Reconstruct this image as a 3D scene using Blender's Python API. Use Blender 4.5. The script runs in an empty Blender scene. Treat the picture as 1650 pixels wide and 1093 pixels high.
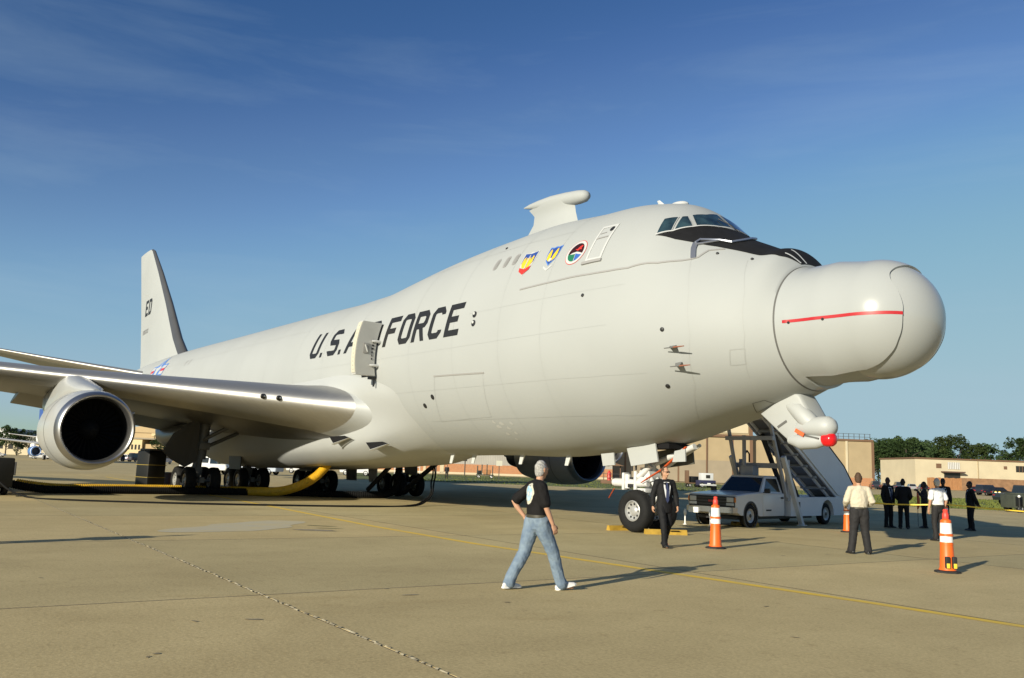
import bpy, bmesh, math, random
import numpy as np
from mathutils import Vector, Matrix, geometry
from mathutils import noise as pnoise
from mathutils.bvhtree import BVHTree
R = math.radians
random.seed(7)
rng = np.random.default_rng(7)
SC = bpy.context.scene
COL = SC.collection

# ------------------------------------------------------------------ camera, sky, sun
CAMPOS = np.array([9.8915, -18.4779, 1.6663])
YAW, PIT, ROL, FPX = R(53.0384), R(8.5539), R(2.0410), 1387.8
_fw = np.array([-math.sin(YAW)*math.cos(PIT), math.cos(YAW)*math.cos(PIT), math.sin(PIT)])
_rt = np.array([math.cos(YAW), math.sin(YAW), 0.0])
_up = np.cross(_rt, _fw)
_cr, _sr = math.cos(ROL), math.sin(ROL)
cam_d = bpy.data.cameras.new('camera')
cam = bpy.data.objects.new('camera', cam_d)
COL.objects.link(cam)
xr = _cr*_rt + _sr*_up
yu = -_sr*_rt + _cr*_up
M = Matrix.Identity(4)
for i in range(3):
    M[i][0], M[i][1], M[i][2], M[i][3] = xr[i], yu[i], -_fw[i], CAMPOS[i]
cam.matrix_world = M
cam_d.sensor_fit = 'HORIZONTAL'
cam_d.sensor_width = 36.0
cam_d.lens = FPX/1650*36
cam_d.clip_start, cam_d.clip_end = 0.1, 6000
SC.camera = cam

SUN_AZ, SUN_EL = R(284.0), R(17.6)          # direction towards the sun, from +X counter-clockwise
wd = bpy.data.worlds.new('World')
SC.world = wd
wd.use_nodes = True
nt = wd.node_tree
nt.nodes.clear()
n_out = nt.nodes.new('ShaderNodeOutputWorld')
n_bg = nt.nodes.new('ShaderNodeBackground')
n_sky = nt.nodes.new('ShaderNodeTexSky')
n_sky.sky_type = 'NISHITA'
n_sky.sun_disc = False
n_sky.sun_elevation = SUN_EL
n_sky.sun_rotation = math.pi/2 - SUN_AZ
n_sky.altitude = 100
n_sky.air_density = 1.0
n_sky.dust_density = 0.25
n_sky.ozone_density = 4.0
SKY_STRENGTH = 0.095
n_bg.inputs[1].default_value = SKY_STRENGTH
# thin cirrus wisps
tc = nt.nodes.new('ShaderNodeTexCoord')
mp = nt.nodes.new('ShaderNodeMapping')
mp.inputs['Rotation'].default_value = (R(4), R(-5), R(53))
mp.inputs['Scale'].default_value = (1.6, 2.2, 13.0)
mp.inputs['Location'].default_value = (5.3, 0.6, 2.2)
nz = nt.nodes.new('ShaderNodeTexNoise')
nz.inputs['Scale'].default_value = 1.25
nz.inputs['Detail'].default_value = 6
nz.inputs['Roughness'].default_value = 0.6
nz.inputs['Distortion'].default_value = 0.35
rp = nt.nodes.new('ShaderNodeValToRGB')
rp.color_ramp.elements[0].position = 0.48
rp.color_ramp.elements[0].color = (0, 0, 0, 1)
rp.color_ramp.elements[1].position = 0.85
rp.color_ramp.elements[1].color = (0.16, 0.16, 0.16, 1)
mx = nt.nodes.new('ShaderNodeMixRGB')
mx.inputs[2].default_value = (0.34, 0.44, 0.50, 1)
nt.links.new(tc.outputs['Generated'], mp.inputs['Vector'])
nt.links.new(mp.outputs[0], nz.inputs['Vector'])
nt.links.new(nz.outputs['Fac'], rp.inputs[0])
nt.links.new(rp.outputs[0], mx.inputs[0])
# soft response of the film to the sky: deep blue overhead, no glare at the horizon
sc1 = nt.nodes.new('ShaderNodeVectorMath')
sc1.operation = 'SCALE'
sc1.inputs['Scale'].default_value = SKY_STRENGTH
crv = nt.nodes.new('ShaderNodeRGBCurve')
crv.mapping.extend = 'HORIZONTAL'
for ci, pts in enumerate(([(0, 0), (.067, .030), (.096, .074), (.17, .170), (.30, .242), (.6, .265), (1, .27)],
                          [(0, 0), (.143, .088), (.20, .166), (.30, .295), (.45, .36), (.7, .385), (1, .39)],
                          [(0, 0), (.277, .215), (.36, .320), (.45, .418), (.6, .435), (.8, .445), (1, .445)])):
    c_ = crv.mapping.curves[ci]
    c_.points[0].location, c_.points[-1].location = pts[0], pts[-1]
    for q_ in pts[1:-1]:
        c_.points.new(*q_)
crv.mapping.update()
sc2 = nt.nodes.new('ShaderNodeVectorMath')
sc2.operation = 'SCALE'
sc2.inputs['Scale'].default_value = 1/SKY_STRENGTH
nt.links.new(n_sky.outputs[0], sc1.inputs[0])
nt.links.new(sc1.outputs[0], crv.inputs['Color'])
nt.links.new(crv.outputs[0], mx.inputs[1])
nt.links.new(mx.outputs[0], sc2.inputs[0])
nt.links.new(sc2.outputs[0], n_bg.inputs[0])
nt.links.new(n_bg.outputs[0], n_out.inputs[0])

sun_d = bpy.data.lights.new('sun', 'SUN')
sun = bpy.data.objects.new('sun', sun_d)
COL.objects.link(sun)
sun_d.energy = 4.6
sun_d.angle = R(0.53)
sun_d.color = (1.0, 0.92, 0.745)
tosun = Vector((math.cos(SUN_AZ)*math.cos(SUN_EL), math.sin(SUN_AZ)*math.cos(SUN_EL), math.sin(SUN_EL)))
sun.rotation_euler = (-tosun).to_track_quat('-Z', 'Y').to_euler()
sun.location = tosun*100
SC.view_settings.view_transform = 'Standard'
SC.view_settings.look = 'None'
SC.view_settings.exposure = 0.46
SC.view_settings.gamma = 1.0
SC.view_settings.use_curve_mapping = False

# ------------------------------------------------------------------ helpers
def ground(px, py, z=0.0):
    """ground point seen at a pixel of the 1650x1093 photograph"""
    a, b = px-825, py-546.5
    u, v = _cr*a+_sr*b, -_sr*a+_cr*b
    d = u*_rt - v*_up + FPX*_fw
    t = (z-CAMPOS[2])/d[2]
    return CAMPOS + t*d

def at_depth(px, D, z=0.0):
    """point at depth D on the vertical plane through column px, at height z"""
    d = (px-825)/FPX*_rt + _fw
    q = CAMPOS + d*D
    return np.array([q[0], q[1], z])

def mat(name, col, rough=0.6, metal=0.0, spec=0.5, var=0.0, vscale=3.0, col2=None, bump=0.0, bscale=20.0, coat=0.0, emit=None, detail=5.0, stretch=None):
    m = bpy.data.materials.new(name)
    m.use_nodes = True
    t = m.node_tree
    p = t.nodes['Principled BSDF']
    p.inputs['Base Color'].default_value = (*col, 1)
    p.inputs['Roughness'].default_value = rough
    p.inputs['Metallic'].default_value = metal
    p.inputs['Specular IOR Level'].default_value = spec
    p.inputs['Coat Weight'].default_value = coat
    if var > 0 or bump > 0:
        g = t.nodes.new('ShaderNodeTexCoord')
        src = g.outputs['Object']
        if stretch:
            mpn = t.nodes.new('ShaderNodeMapping')
            mpn.inputs['Scale'].default_value = stretch
            t.links.new(src, mpn.inputs[0])
            src = mpn.outputs[0]
    if var > 0:
        n = t.nodes.new('ShaderNodeTexNoise')
        n.inputs['Scale'].default_value = vscale
        n.inputs['Detail'].default_value = detail
        r = t.nodes.new('ShaderNodeValToRGB')
        c2 = col2 if col2 else tuple(max(0, c*(1-var)) for c in col)
        r.color_ramp.elements[0].position = 0.32
        r.color_ramp.elements[1].position = 0.68
        r.color_ramp.elements[0].color = (*c2, 1)
        r.color_ramp.elements[1].color = (*col, 1)
        t.links.new(src, n.inputs['Vector'])
        t.links.new(n.outputs['Fac'], r.inputs[0])
        t.links.new(r.outputs[0], p.inputs['Base Color'])
    if bump > 0:
        n2 = t.nodes.new('ShaderNodeTexNoise')
        n2.inputs['Scale'].default_value = bscale
        n2.inputs['Detail'].default_value = 4
        b = t.nodes.new('ShaderNodeBump')
        b.inputs['Strength'].default_value = bump
        b.inputs['Distance'].default_value = 0.02
        t.links.new(src, n2.inputs['Vector'])
        t.links.new(n2.outputs['Fac'], b.inputs['Height'])
        t.links.new(b.outputs[0], p.inputs['Normal'])
    if emit:
        p.inputs['Emission Color'].default_value = (*emit[:3], 1)
        p.inputs['Emission Strength'].default_value = emit[3]
    return m

def put(o, parent=None):
    COL.objects.link(o)
    if parent is not None:
        o.parent = parent
    return o

ORIG = {}
def thing(name, label, cat, loc=(0, 0, 0), rz=0.0, group=None):
    o = bpy.data.objects.new(name, None)
    o.empty_display_size = 0.2
    o.location = loc
    o.rotation_euler = (0, 0, rz)
    o['label'] = label
    o['category'] = cat
    if group:
        o['group'] = group
    COL.objects.link(o)
    return o

def tag(o, label, cat, group=None):
    o['label'] = label
    o['category'] = cat
    if group:
        o['group'] = group
    return o

def dup(root, loc, rz, label=None, group=None):
    r = root.copy()
    COL.objects.link(r)
    r.location = loc
    r.rotation_euler = (0, 0, rz)
    if label:
        r['label'] = label
    if group:
        r['group'] = group
    for ch in list(root.children):
        c = ch.copy()
        COL.objects.link(c)
        c.parent = r
        for g in list(ch.children):
            d = g.copy()
            COL.objects.link(d)
            d.parent = c
    return r

class MB:
    """collects shapes, then links them as one mesh object"""
    def __init__(s):
        s.v, s.f, s.m, s.cur = [], [], [], 0
    def mi(s, i):
        s.cur = i
        return s
    def add(s, vs, fs):
        o = len(s.v)
        s.v += [tuple(map(float, p)) for p in vs]
        for f in fs:
            s.f.append([i+o for i in f])
            s.m.append(s.cur)
        return s
    def box(s, c, d, rot=None, bev=0.0):
        x, y, z = d[0]/2, d[1]/2, d[2]/2
        if bev > 0:
            b = min(bev, x*.9, y*.9, z*.9)
            pts, fs = [], []
            bm = bmesh.new()
            bmesh.ops.create_cube(bm, size=1.0)
            for vv in bm.verts:
                vv.co = Vector((vv.co.x*2*x, vv.co.y*2*y, vv.co.z*2*z))
            bmesh.ops.bevel(bm, geom=list(bm.edges), offset=b, segments=2, affect='EDGES', profile=0.6)
            bm.verts.index_update()
            pts = [tuple(vv.co) for vv in bm.verts]
            fs = [[vv.index for vv in ff.verts] for ff in bm.faces]
            bm.free()
        else:
            pts = [(-x, -y, -z), (x, -y, -z), (x, y, -z), (-x, y, -z), (-x, -y, z), (x, -y, z), (x, y, z), (-x, y, z)]
            fs = [(3, 2, 1, 0), (4, 5, 6, 7), (0, 1, 5, 4), (1, 2, 6, 5), (2, 3, 7, 6), (3, 0, 4, 7)]
        if rot is not None:
            pts = [rot @ Vector(p) for p in pts]
        return s.add([(p[0]+c[0], p[1]+c[1], p[2]+c[2]) for p in pts], fs)
    def tube(s, path, rad, n=10, cap=True, squash=1.0):
        path = [Vector(p) for p in path]
        k = len(path)
        rads = rad if isinstance(rad, (list, tuple)) else [rad]*k
        vs = []
        ref = None
        for i in range(k):
            t = (path[min(i+1, k-1)]-path[max(i-1, 0)])
            if t.length < 1e-9:
                t = Vector((0, 0, 1))
            t.normalize()
            if ref is None:
                ref = Vector((0, 0, 1)) if abs(t.z) < 0.9 else Vector((1, 0, 0))
            a = t.cross(ref)
            if a.length < 1e-6:
                a = t.orthogonal()
            a.normalize()
            b = a.cross(t)
            ref = b
            for j in range(n):
                an = 2*math.pi*j/n
                vs.append(path[i]+a*(math.cos(an)*rads[i])+b*(math.sin(an)*rads[i]*squash))
        fs = []
        for i in range(k-1):
            for j in range(n):
                fs.append((i*n+j, i*n+(j+1) % n, (i+1)*n+(j+1) % n, (i+1)*n+j))
        if cap:
            fs.append(tuple(range(n-1, -1, -1)))
            fs.append(tuple((k-1)*n+j for j in range(n)))
        return s.add(vs, fs)
    def bar(s, p0, p1, w, h=None):
        """rectangular bar between two points"""
        h = h or w
        p0, p1 = Vector(p0), Vector(p1)
        t = (p1-p0).normalized()
        ref = Vector((0, 0, 1)) if abs(t.z) < 0.95 else Vector((1, 0, 0))
        a = t.cross(ref).normalized()
        b = a.cross(t)
        vs = []
        for p in (p0, p1):
            for x, y in ((-1, -1), (1, -1), (1, 1), (-1, 1)):
                vs.append(p+a*(x*w/2)+b*(y*h/2))
        return s.add(vs, [(3, 2, 1, 0), (4, 5, 6, 7), (0, 1, 5, 4), (1, 2, 6, 5), (2, 3, 7, 6), (3, 0, 4, 7)])
    def lathe(s, prof, c, ax=(1, 0, 0), n=48, closed=False, a0=0.0, a1=2*math.pi):
        """prof: list of (distance along axis, radius)"""
        ax = Vector(ax).normalized()
        ref = Vector((0, 0, 1)) if abs(ax.z) < 0.9 else Vector((1, 0, 0))
        a = ax.cross(ref).normalized()
        b = ax.cross(a)
        full = abs(a1-a0-2*math.pi) < 1e-6
        nn = n if full else n+1
        vs = []
        for x, r in prof:
            for j in range(nn):
                an = a0+(a1-a0)*j/n
                vs.append(Vector(c)+ax*x+a*(r*math.cos(an))+b*(r*math.sin(an)))
        fs = []
        k = len(prof)
        rng_i = range(k if closed else k-1)
        for i in rng_i:
            i2 = (i+1) % k
            for j in range(n):
                j2 = (j+1) % nn
                fs.append((i*nn+j, i2*nn+j, i2*nn+j2, i*nn+j2))
        return s.add(vs, fs)
    def ell(s, c, r, nu=16, nv=10, rot=None):
        vs, fs = [], []
        for i in range(1, nv):
            ph = math.pi*i/nv
            for j in range(nu):
                an = 2*math.pi*j/nu
                vs.append(Vector((r[0]*math.sin(ph)*math.cos(an), r[1]*math.sin(ph)*math.sin(an), r[2]*math.cos(ph))))
        top, bot = len(vs), len(vs)+1
        vs += [Vector((0, 0, r[2])), Vector((0, 0, -r[2]))]
        for i in range(nv-2):
            for j in range(nu):
                j2 = (j+1) % nu
                fs.append((i*nu+j, (i+1)*nu+j, (i+1)*nu+j2, i*nu+j2))
        for j in range(nu):
            j2 = (j+1) % nu
            fs.append((top, j, j2))
            fs.append((bot, (nv-2)*nu+j2, (nv-2)*nu+j))
        if rot is not None:
            vs = [rot @ v for v in vs]
        return s.add([v+Vector(c) for v in vs], fs)
    def grid(s, P, closed_v=False, flip=False):
        """P[i][j] points"""
        P = [[Vector(p) for p in row] for row in P]
        n, k = len(P), len(P[0])
        vs = [p for row in P for p in row]
        fs = []
        for i in range(n-1):
            for j in range(k if closed_v else k-1):
                j2 = (j+1) % k
                q = (i*k+j, i*k+j2, (i+1)*k+j2, (i+1)*k+j)
                fs.append(q[::-1] if flip else q)
        return s.add(vs, fs)
    def loft(s, rings, cap=True):
        n = len(rings[0])
        vs = [p for r in rings for p in r]
        fs = []
        for i in range(len(rings)-1):
            for j in range(n):
                j2 = (j+1) % n
                fs.append((i*n+j, i*n+j2, (i+1)*n+j2, (i+1)*n+j))
        if cap:
            fs.append(tuple(range(n-1, -1, -1)))
            fs.append(tuple((len(rings)-1)*n+j for j in range(n)))
        return s.add(vs, fs)
    def prism(s, pts, a, b, axis='y'):
        """extrude a 2D outline between a and b along an axis; pts are the other two coordinates in xyz order"""
        def mk(p, q):
            return {'x': (q, p[0], p[1]), 'y': (p[0], q, p[1]), 'z': (p[0], p[1], q)}[axis]
        n = len(pts)
        vs = [mk(p, a) for p in pts]+[mk(p, b) for p in pts]
        fs = [tuple(range(n-1, -1, -1)), tuple(range(n, 2*n))]
        for i in range(n):
            j = (i+1) % n
            fs.append((i, j, n+j, n+i))
        return s.add(vs, fs)
    def mesh(s, name, mats, smooth=35):
        me = bpy.data.meshes.new(name)
        me.from_pydata(s.v, [], s.f)
        me.validate()
        bm = bmesh.new()
        bm.from_mesh(me)
        bmesh.ops.recalc_face_normals(bm, faces=bm.faces)
        bm.to_mesh(me)
        bm.free()
        for m in (mats if isinstance(mats, (list, tuple)) else [mats]):
            me.materials.append(m)
        if len(me.polygons) == len(s.m):
            me.polygons.foreach_set('material_index', s.m)
        if smooth:
            me.shade_smooth()
            me.set_sharp_from_angle(angle=R(smooth))
        me.update()
        return me
    def build(s, name, mats, parent=None, smooth=35, world=True, label=None):
        """world=True: the coordinates are world ones and the parent is an unrotated thing (or a part whose origin is the thing's)"""
        if parent is not None and world:
            p, off = parent, Vector((0, 0, 0))
            while p is not None:
                off += p.location
                p = p.parent
            s.v = [(a-off.x, b-off.y, c-off.z) for a, b, c in s.v]
        o = bpy.data.objects.new(name, s.mesh(name, mats, smooth))
        if label:
            o['label'] = label
        return put(o, parent)

def struct(o):
    o['kind'] = 'structure'
    return o
def stuff(o):
    o['kind'] = 'stuff'
    return o

# ------------------------------------------------------------------ materials
M_white = mat('aircraft_white', (0.375, 0.392, 0.388), 0.62, spec=0.18, var=0.05, vscale=0.35)
M_tur = mat('turret_gloss_white', (0.375, 0.392, 0.388), 0.22, spec=0.5, var=0.04, vscale=0.6)
M_white2 = mat('fairing_white', (0.40, 0.415, 0.41), 0.5, var=0.05, vscale=0.6)
M_seam = mat('panel_seam', (0.10, 0.10, 0.095), 0.7)
M_faint = mat('faint_seam', (0.33, 0.343, 0.338), 0.6)
M_joint = mat('skin_joint', (0.335, 0.350, 0.346), 0.55)
M_black = mat('anti_glare_black', (0.012, 0.012, 0.013), 0.75, spec=0.25, var=0.3, vscale=4)
M_letter = mat('lettering_black', (0.012, 0.012, 0.012), 0.55)
M_glass = mat('cockpit_glass', (0.035, 0.07, 0.085), 0.06, spec=0.8, var=0.55, vscale=3.0, col2=(0.01, 0.02, 0.03))
M_red = mat('red_stripe', (0.42, 0.014, 0.02), 0.4)
M_redcap = mat('red_cap', (0.72, 0.012, 0.015), 0.22)
M_alu = mat('polished_aluminium', (0.50, 0.49, 0.46), 0.52, metal=0.9, var=0.08, vscale=2.0, stretch=(6, 1, 1))
M_alu2 = mat('wing_grey', (0.15, 0.148, 0.14), 0.36, metal=0.55, var=0.12, vscale=0.8)
M_lip = mat('engine_lip_metal', (0.40, 0.40, 0.40), 0.36, metal=0.95, var=0.06, vscale=3)
M_nac = mat('nacelle_white', (0.40, 0.41, 0.40), 0.3, var=0.05, vscale=0.8, coat=0.1)
M_dark = mat('dark_metal', (0.03, 0.03, 0.032), 0.5, metal=0.4)
M_vdark = mat('engine_interior', (0.012, 0.012, 0.013), 0.85, spec=0.1)
M_gear = mat('landing_gear_white', (0.62, 0.62, 0.60), 0.4, var=0.15, vscale=6)
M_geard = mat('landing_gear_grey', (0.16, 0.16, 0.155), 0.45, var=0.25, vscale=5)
M_tyre = mat('tyre_rubber', (0.011, 0.011, 0.011), 0.8, spec=0.3, var=0.3, vscale=6)
M_rim = mat('wheel_rim', (0.40, 0.40, 0.385), 0.35, metal=0.3)
M_orange = mat('strap_orange', (0.75, 0.12, 0.03), 0.6)
M_pgrey = mat('plug_grey', (0.30, 0.295, 0.285), 0.5)
M_blue = mat('emblem_blue', (0.03, 0.07, 0.28), 0.4)
M_yel = mat('emblem_yellow', (0.75, 0.50, 0.03), 0.4)
M_emw = mat('emblem_white', (0.52, 0.53, 0.52), 0.4)
M_emred = mat('emblem_red', (0.55, 0.04, 0.03), 0.4)
M_emblk = mat('emblem_space', (0.012, 0.005, 0.006), 0.4, var=0.6, vscale=2.4, col2=(0.05, 0.008, 0.006))
M_emgreen = mat('emblem_green', (0.02, 0.16, 0.08), 0.4)
M_emsea = mat('emblem_sea_blue', (0.04, 0.12, 0.42), 0.4)
M_skyblue = mat('insignia_blue', (0.10, 0.22, 0.55), 0.4)
M_doorgrey = mat('door_skin_grey', (0.47, 0.47, 0.445), 0.45, var=0.08, vscale=2)
M_cream = mat('door_edge_cream', (0.52, 0.50, 0.40), 0.5)
M_stain = mat('belly_stain', (0.44, 0.45, 0.44), 0.5)
# ------------------------------------------------------------------ fuselage surface
st = np.array([2.33, 2.6, 3.1, 3.6, 4.6, 5.6, 7, 9, 11, 13, 15, 17, 19, 21, 22.5, 24, 26, 40, 48, 56, 62, 66, 68.6])
ZT = np.array([6.88, 7.298, 7.448, 7.677, 8.214, 9.084, 9.515, 9.652, 9.782, 9.715, 9.607, 9.435, 9.186, 8.932, 8.881, 8.846, 8.867, 8.937, 8.99, 8.95, 8.88, 8.72, 8.5])
sb = np.array([2.33, 3.2, 4.2, 5.5, 7, 9, 11, 14, 44, 50, 56, 62, 66, 68.6])
ZB = np.array([3.79, 3.488, 3.215, 2.863, 2.46, 2.28, 2.123, 2.131, 2.131, 3.3, 4.9, 6.4, 7.25, 7.6])
sw = np.array([2.33, 3.0, 4.0, 5.5, 7.5, 9.5, 12, 46, 52, 58, 63, 66.5, 68.6])
WW = np.array([1.66, 2.08, 2.5, 2.92, 3.14, 3.22, 3.25, 3.25, 2.95, 2.25, 1.5, .9, .35])
zcs = np.array([2.33, 5, 9, 46, 56, 64, 68.6])
ZC = np.array([5.33, 5.42, 5.5, 5.5, 6.2, 7.2, 7.95])
def pch(x, xs, ys):
    x = np.clip(np.asarray(x, float), xs[0], xs[-1])
    m = np.gradient(ys, xs)
    i = np.clip(np.searchsorted(xs, x)-1, 0, len(xs)-2)
    h = xs[i+1]-xs[i]
    t = (x-xs[i])/h
    return (2*t**3-3*t**2+1)*ys[i]+(t**3-2*t**2+t)*h*m[i]+(-2*t**3+3*t**2)*ys[i+1]+(t**3-t**2)*h*m[i+1]
def FS(s, th):
    """fuselage skin: station s metres aft of the original nose tip, angle th (0 = starboard side, pi/2 = crown)"""
    s, th = np.broadcast_arrays(np.asarray(s, float), np.asarray(th, float))
    zt, zb, w, zc = pch(s, st, ZT), pch(s, sb, ZB), pch(s, sw, WW), pch(s, zcs, ZC)
    sn = np.sin(th)
    return np.stack([-s, -w*np.cos(th), zc+np.where(sn > 0, (zt-zc)*sn, (zc-zb)*sn)], -1)
def FN(s, th):
    e = 1e-3
    a = FS(np.asarray(s)+e, th)-FS(np.asarray(s)-e, th)
    b = FS(s, np.asarray(th)+e)-FS(s, np.asarray(th)-e)
    n = np.cross(a, b)
    n = n/np.maximum(np.linalg.norm(n, axis=-1, keepdims=True), 1e-9)
    c = FS(s, th)
    sb_ = -c[..., 0]
    out = c-np.stack([c[..., 0], 0*c[..., 1], pch(sb_, zcs, ZC)], -1)
    sg = np.sign((n*out).sum(-1, keepdims=True))
    return n*sg
def th_of_z(s, z):
    zt, zb, zc = pch(s, st, ZT), pch(s, sb, ZB), pch(s, zcs, ZC)
    h = np.where(z > zc, zt-zc, zc-zb)
    return np.arcsin(np.clip((z-zc)/h, -1, 1))
def FSo(s, th, off):
    return FS(s, th)+FN(s, th)*off

def fill2d(rings, step):
    """triangulate an even-odd filled set of outlines with interior points every step"""
    pts, edges = [], []
    for r in rings:
        o = len(pts)
        dense = []
        for i in range(len(r)):
            a, b = np.array(r[i], float), np.array(r[(i+1) % len(r)], float)
            n = max(1, int(np.ceil(np.linalg.norm(b-a)/step)))
            for k in range(n):
                dense.append(a+(b-a)*k/n)
        pts += dense
        n = len(dense)
        edges += [(o+i, o+(i+1) % n) for i in range(n)]
    A = np.array([p for r in rings for p in r])
    lo, hi = A.min(0), A.max(0)
    def inside(p):
        c = False
        for r in rings:
            n = len(r)
            for i in range(n):
                (x1, y1), (x2, y2) = r[i], r[(i+1) % n]
                if (y1 > p[1]) != (y2 > p[1]) and p[0] < (x2-x1)*(p[1]-y1)/(y2-y1)+x1:
                    c = not c
        return c
    for x in np.arange(lo[0]+step*.5, hi[0], step):
        for y in np.arange(lo[1]+step*.5, hi[1], step):
            if inside((x, y)):
                pts.append(np.array([x, y]))
    V, E_, F, *_ = geometry.delaunay_2d_cdt([Vector((float(p[0]), float(p[1]))) for p in pts], edges, [], 0, 1e-5)
    V = [(v.x, v.y) for v in V]
    F = [f for f in F if inside((sum(V[i][0] for i in f)/3, sum(V[i][1] for i in f)/3))]
    return V, F

AC = thing('jumbo_jet', 'big white four engined jet with bulbous nose turret and black lettering on its side', 'airplane', (-8.0, 0, 0))

def decal(name, rings, m, off=0.006, step=0.16, mode='th', parent=None, port=False):
    """thin printed or inset sheet that follows the skin; rings in (s, theta) or, mode 'z', in (s, height)"""
    V, F = fill2d(rings, step)
    V = np.array(V)
    th = th_of_z(V[:, 0], V[:, 1]) if mode == 'z' else V[:, 1]
    if mode == 'th':
        pass
    P = FSo(V[:, 0], th, off)
    if port:
        P[:, 1] *= -1
    mb = MB()
    mb.add(P, F)
    o = mb.build(name, m, parent or AC, smooth=60)
    return o

def strip(name, pts, w, m, off=0.007, parent=None, mode='th', thick=0.0):
    """thin line along the skin through (s, theta) points"""
    pts = np.array(pts, float)
    if mode == 'z':
        pts[:, 1] = th_of_z(pts[:, 0], pts[:, 1])
    d = []
    for i in range(len(pts)-1):
        n = 8
        for k in range(n):
            d.append(pts[i]+(pts[i+1]-pts[i])*k/n)
    d.append(pts[-1])
    d = np.array(d)
    c = FSo(d[:, 0], d[:, 1], off)
    nrm = FN(d[:, 0], d[:, 1])
    t = np.gradient(c, axis=0)
    t /= np.linalg.norm(t, axis=1, keepdims=True)
    b = np.cross(nrm, t)
    mb = MB()
    if thick > 0:
        rings = [[c[i]+b[i]*w/2-nrm[i]*.02, c[i]+b[i]*w/2+nrm[i]*thick, c[i]-b[i]*w/2+nrm[i]*thick, c[i]-b[i]*w/2-nrm[i]*.02] for i in range(len(c))]
        mb.loft(rings)
    else:
        mb.grid([[c[i]+b[i]*w/2, c[i]-b[i]*w/2] for i in range(len(c))])
    return mb.build(name, m, parent or AC, smooth=40)

# skin
S_ = np.unique(np.r_[np.linspace(2.33, 7, 90), np.linspace(7, 26, 90), np.linspace(26, 68.6, 80)])
T_ = np.linspace(-math.pi, math.pi, 181)[:-1]
G = FS(S_[:, None], T_[None, :])
mb = MB()
mb.grid(G, closed_v=True)
k = len(T_)
n0 = (len(S_)-1)*k
mb.f.append(list(range(n0, n0+k)))
mb.m.append(0)
mb.f.append(list(range(k))[::-1])
mb.m.append(0)
fus = mb.build('fuselage', M_white, AC, smooth=50)

# black anti-glare panel in front of the cockpit
agl = np.array([(5.613, .749), (5.104, .804), (4.697, .887), (4.124, .955), (3.415, .994), (2.90, 1.0), (2.62, 1.03), (2.36, 1.30)])[::-1]
agu = np.array([(5.613, .749), (5.249, .889), (5.022, 1.065), (4.858, 1.238), (4.742, 1.393), (4.70, math.pi/2)])[::-1]
mb = MB()
rows = []
for s in np.unique(np.r_[np.linspace(2.36, 4.70, 60), np.linspace(4.70, 5.60, 30)]):
    lo = np.interp(s, agl[:, 0], agl[:, 1])
    hi = math.pi/2 if s < 4.70 else np.interp(s, agu[:, 0], agu[:, 1])
    hi = max(hi, lo+.002)
    th = np.linspace(lo, hi, 22)
    rows.append((s, th))
Pst = [FSo(np.full(len(th), s), th, .010) for s, th in rows]
mb.grid(Pst)
mb.grid([[(p[0], -p[1], p[2]) for p in r] for r in Pst])
mb.build('anti_glare_panel', M_black, AC, smooth=60)
# two pale stripes at the tip of the panel
strip('tip_stripe', [(2.66, 1.34), (2.37, 1.44)], .05, M_emw, .016)
strip('tip_stripe', [(2.62, 1.16), (2.38, 1.31)], .05, M_emw, .016)

# cockpit windows, both sides
WIN = [[(5.602, .764), (5.715, .959), (5.477, 1.052), (5.33, .864)],
       [(5.269, .895), (5.415, 1.093), (5.35, 1.14), (5.053, 1.071)],
       [(5.324, 1.201), (5.248, 1.367), (5.300, 1.548), (4.80, 1.548), (4.814, 1.34), (5.01, 1.118)]]
for port in (False, True):
    for w in WIN:
        w_ = np.array(w)
        c = w_.mean(0)
        fr = c+(w_-c)*np.array([1.16, 1.14])
        if w is WIN[2]:
            fr[:, 1] = np.minimum(fr[:, 1], 1.562)
        f = decal('cockpit_window', [fr], M_white2, .018, .08, port=port)
        f['label'] = 'pale frame of a cockpit window'
        decal('window_pane', [w_], M_glass, .026, .07, parent=f, port=port)
strip('window_sill', [(5.622, .752), (5.288, .868), (5.027, 1.064), (4.872, 1.24), (4.752, 1.395), (4.71, 1.56)], .045, M_emw, .03)
mb = MB()
mb.tube([FSo(4.62, 1.56, .03), FSo(4.75, 1.50, .10), FSo(5.05, 1.45, .06)], .012, 6)
mb.build('wiper', M_dark, AC)

M_plug = mat('window_plug_grey', (.26, .26, .25), .5)
# plugged upper deck windows
for s0 in (12.24, 11.70, 11.22):
    ring = []
    for a in np.linspace(0, 2*math.pi, 20, endpoint=False):
        ca, sa = math.cos(a), math.sin(a)
        ring.append((s0-.115*np.sign(ca)*abs(ca)**.6, 8.18+.20*np.sign(sa)*abs(sa)**.6))
    w = decal('cabin_window', [ring], M_pgrey, .012, .06, mode='z')
    inner = [(s0+(a-s0)*.62, 8.18+(b-8.18)*.74) for a, b in ring]
    decal('window_plug', [inner], M_plug, .018, .06, mode='z', parent=w)

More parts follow.
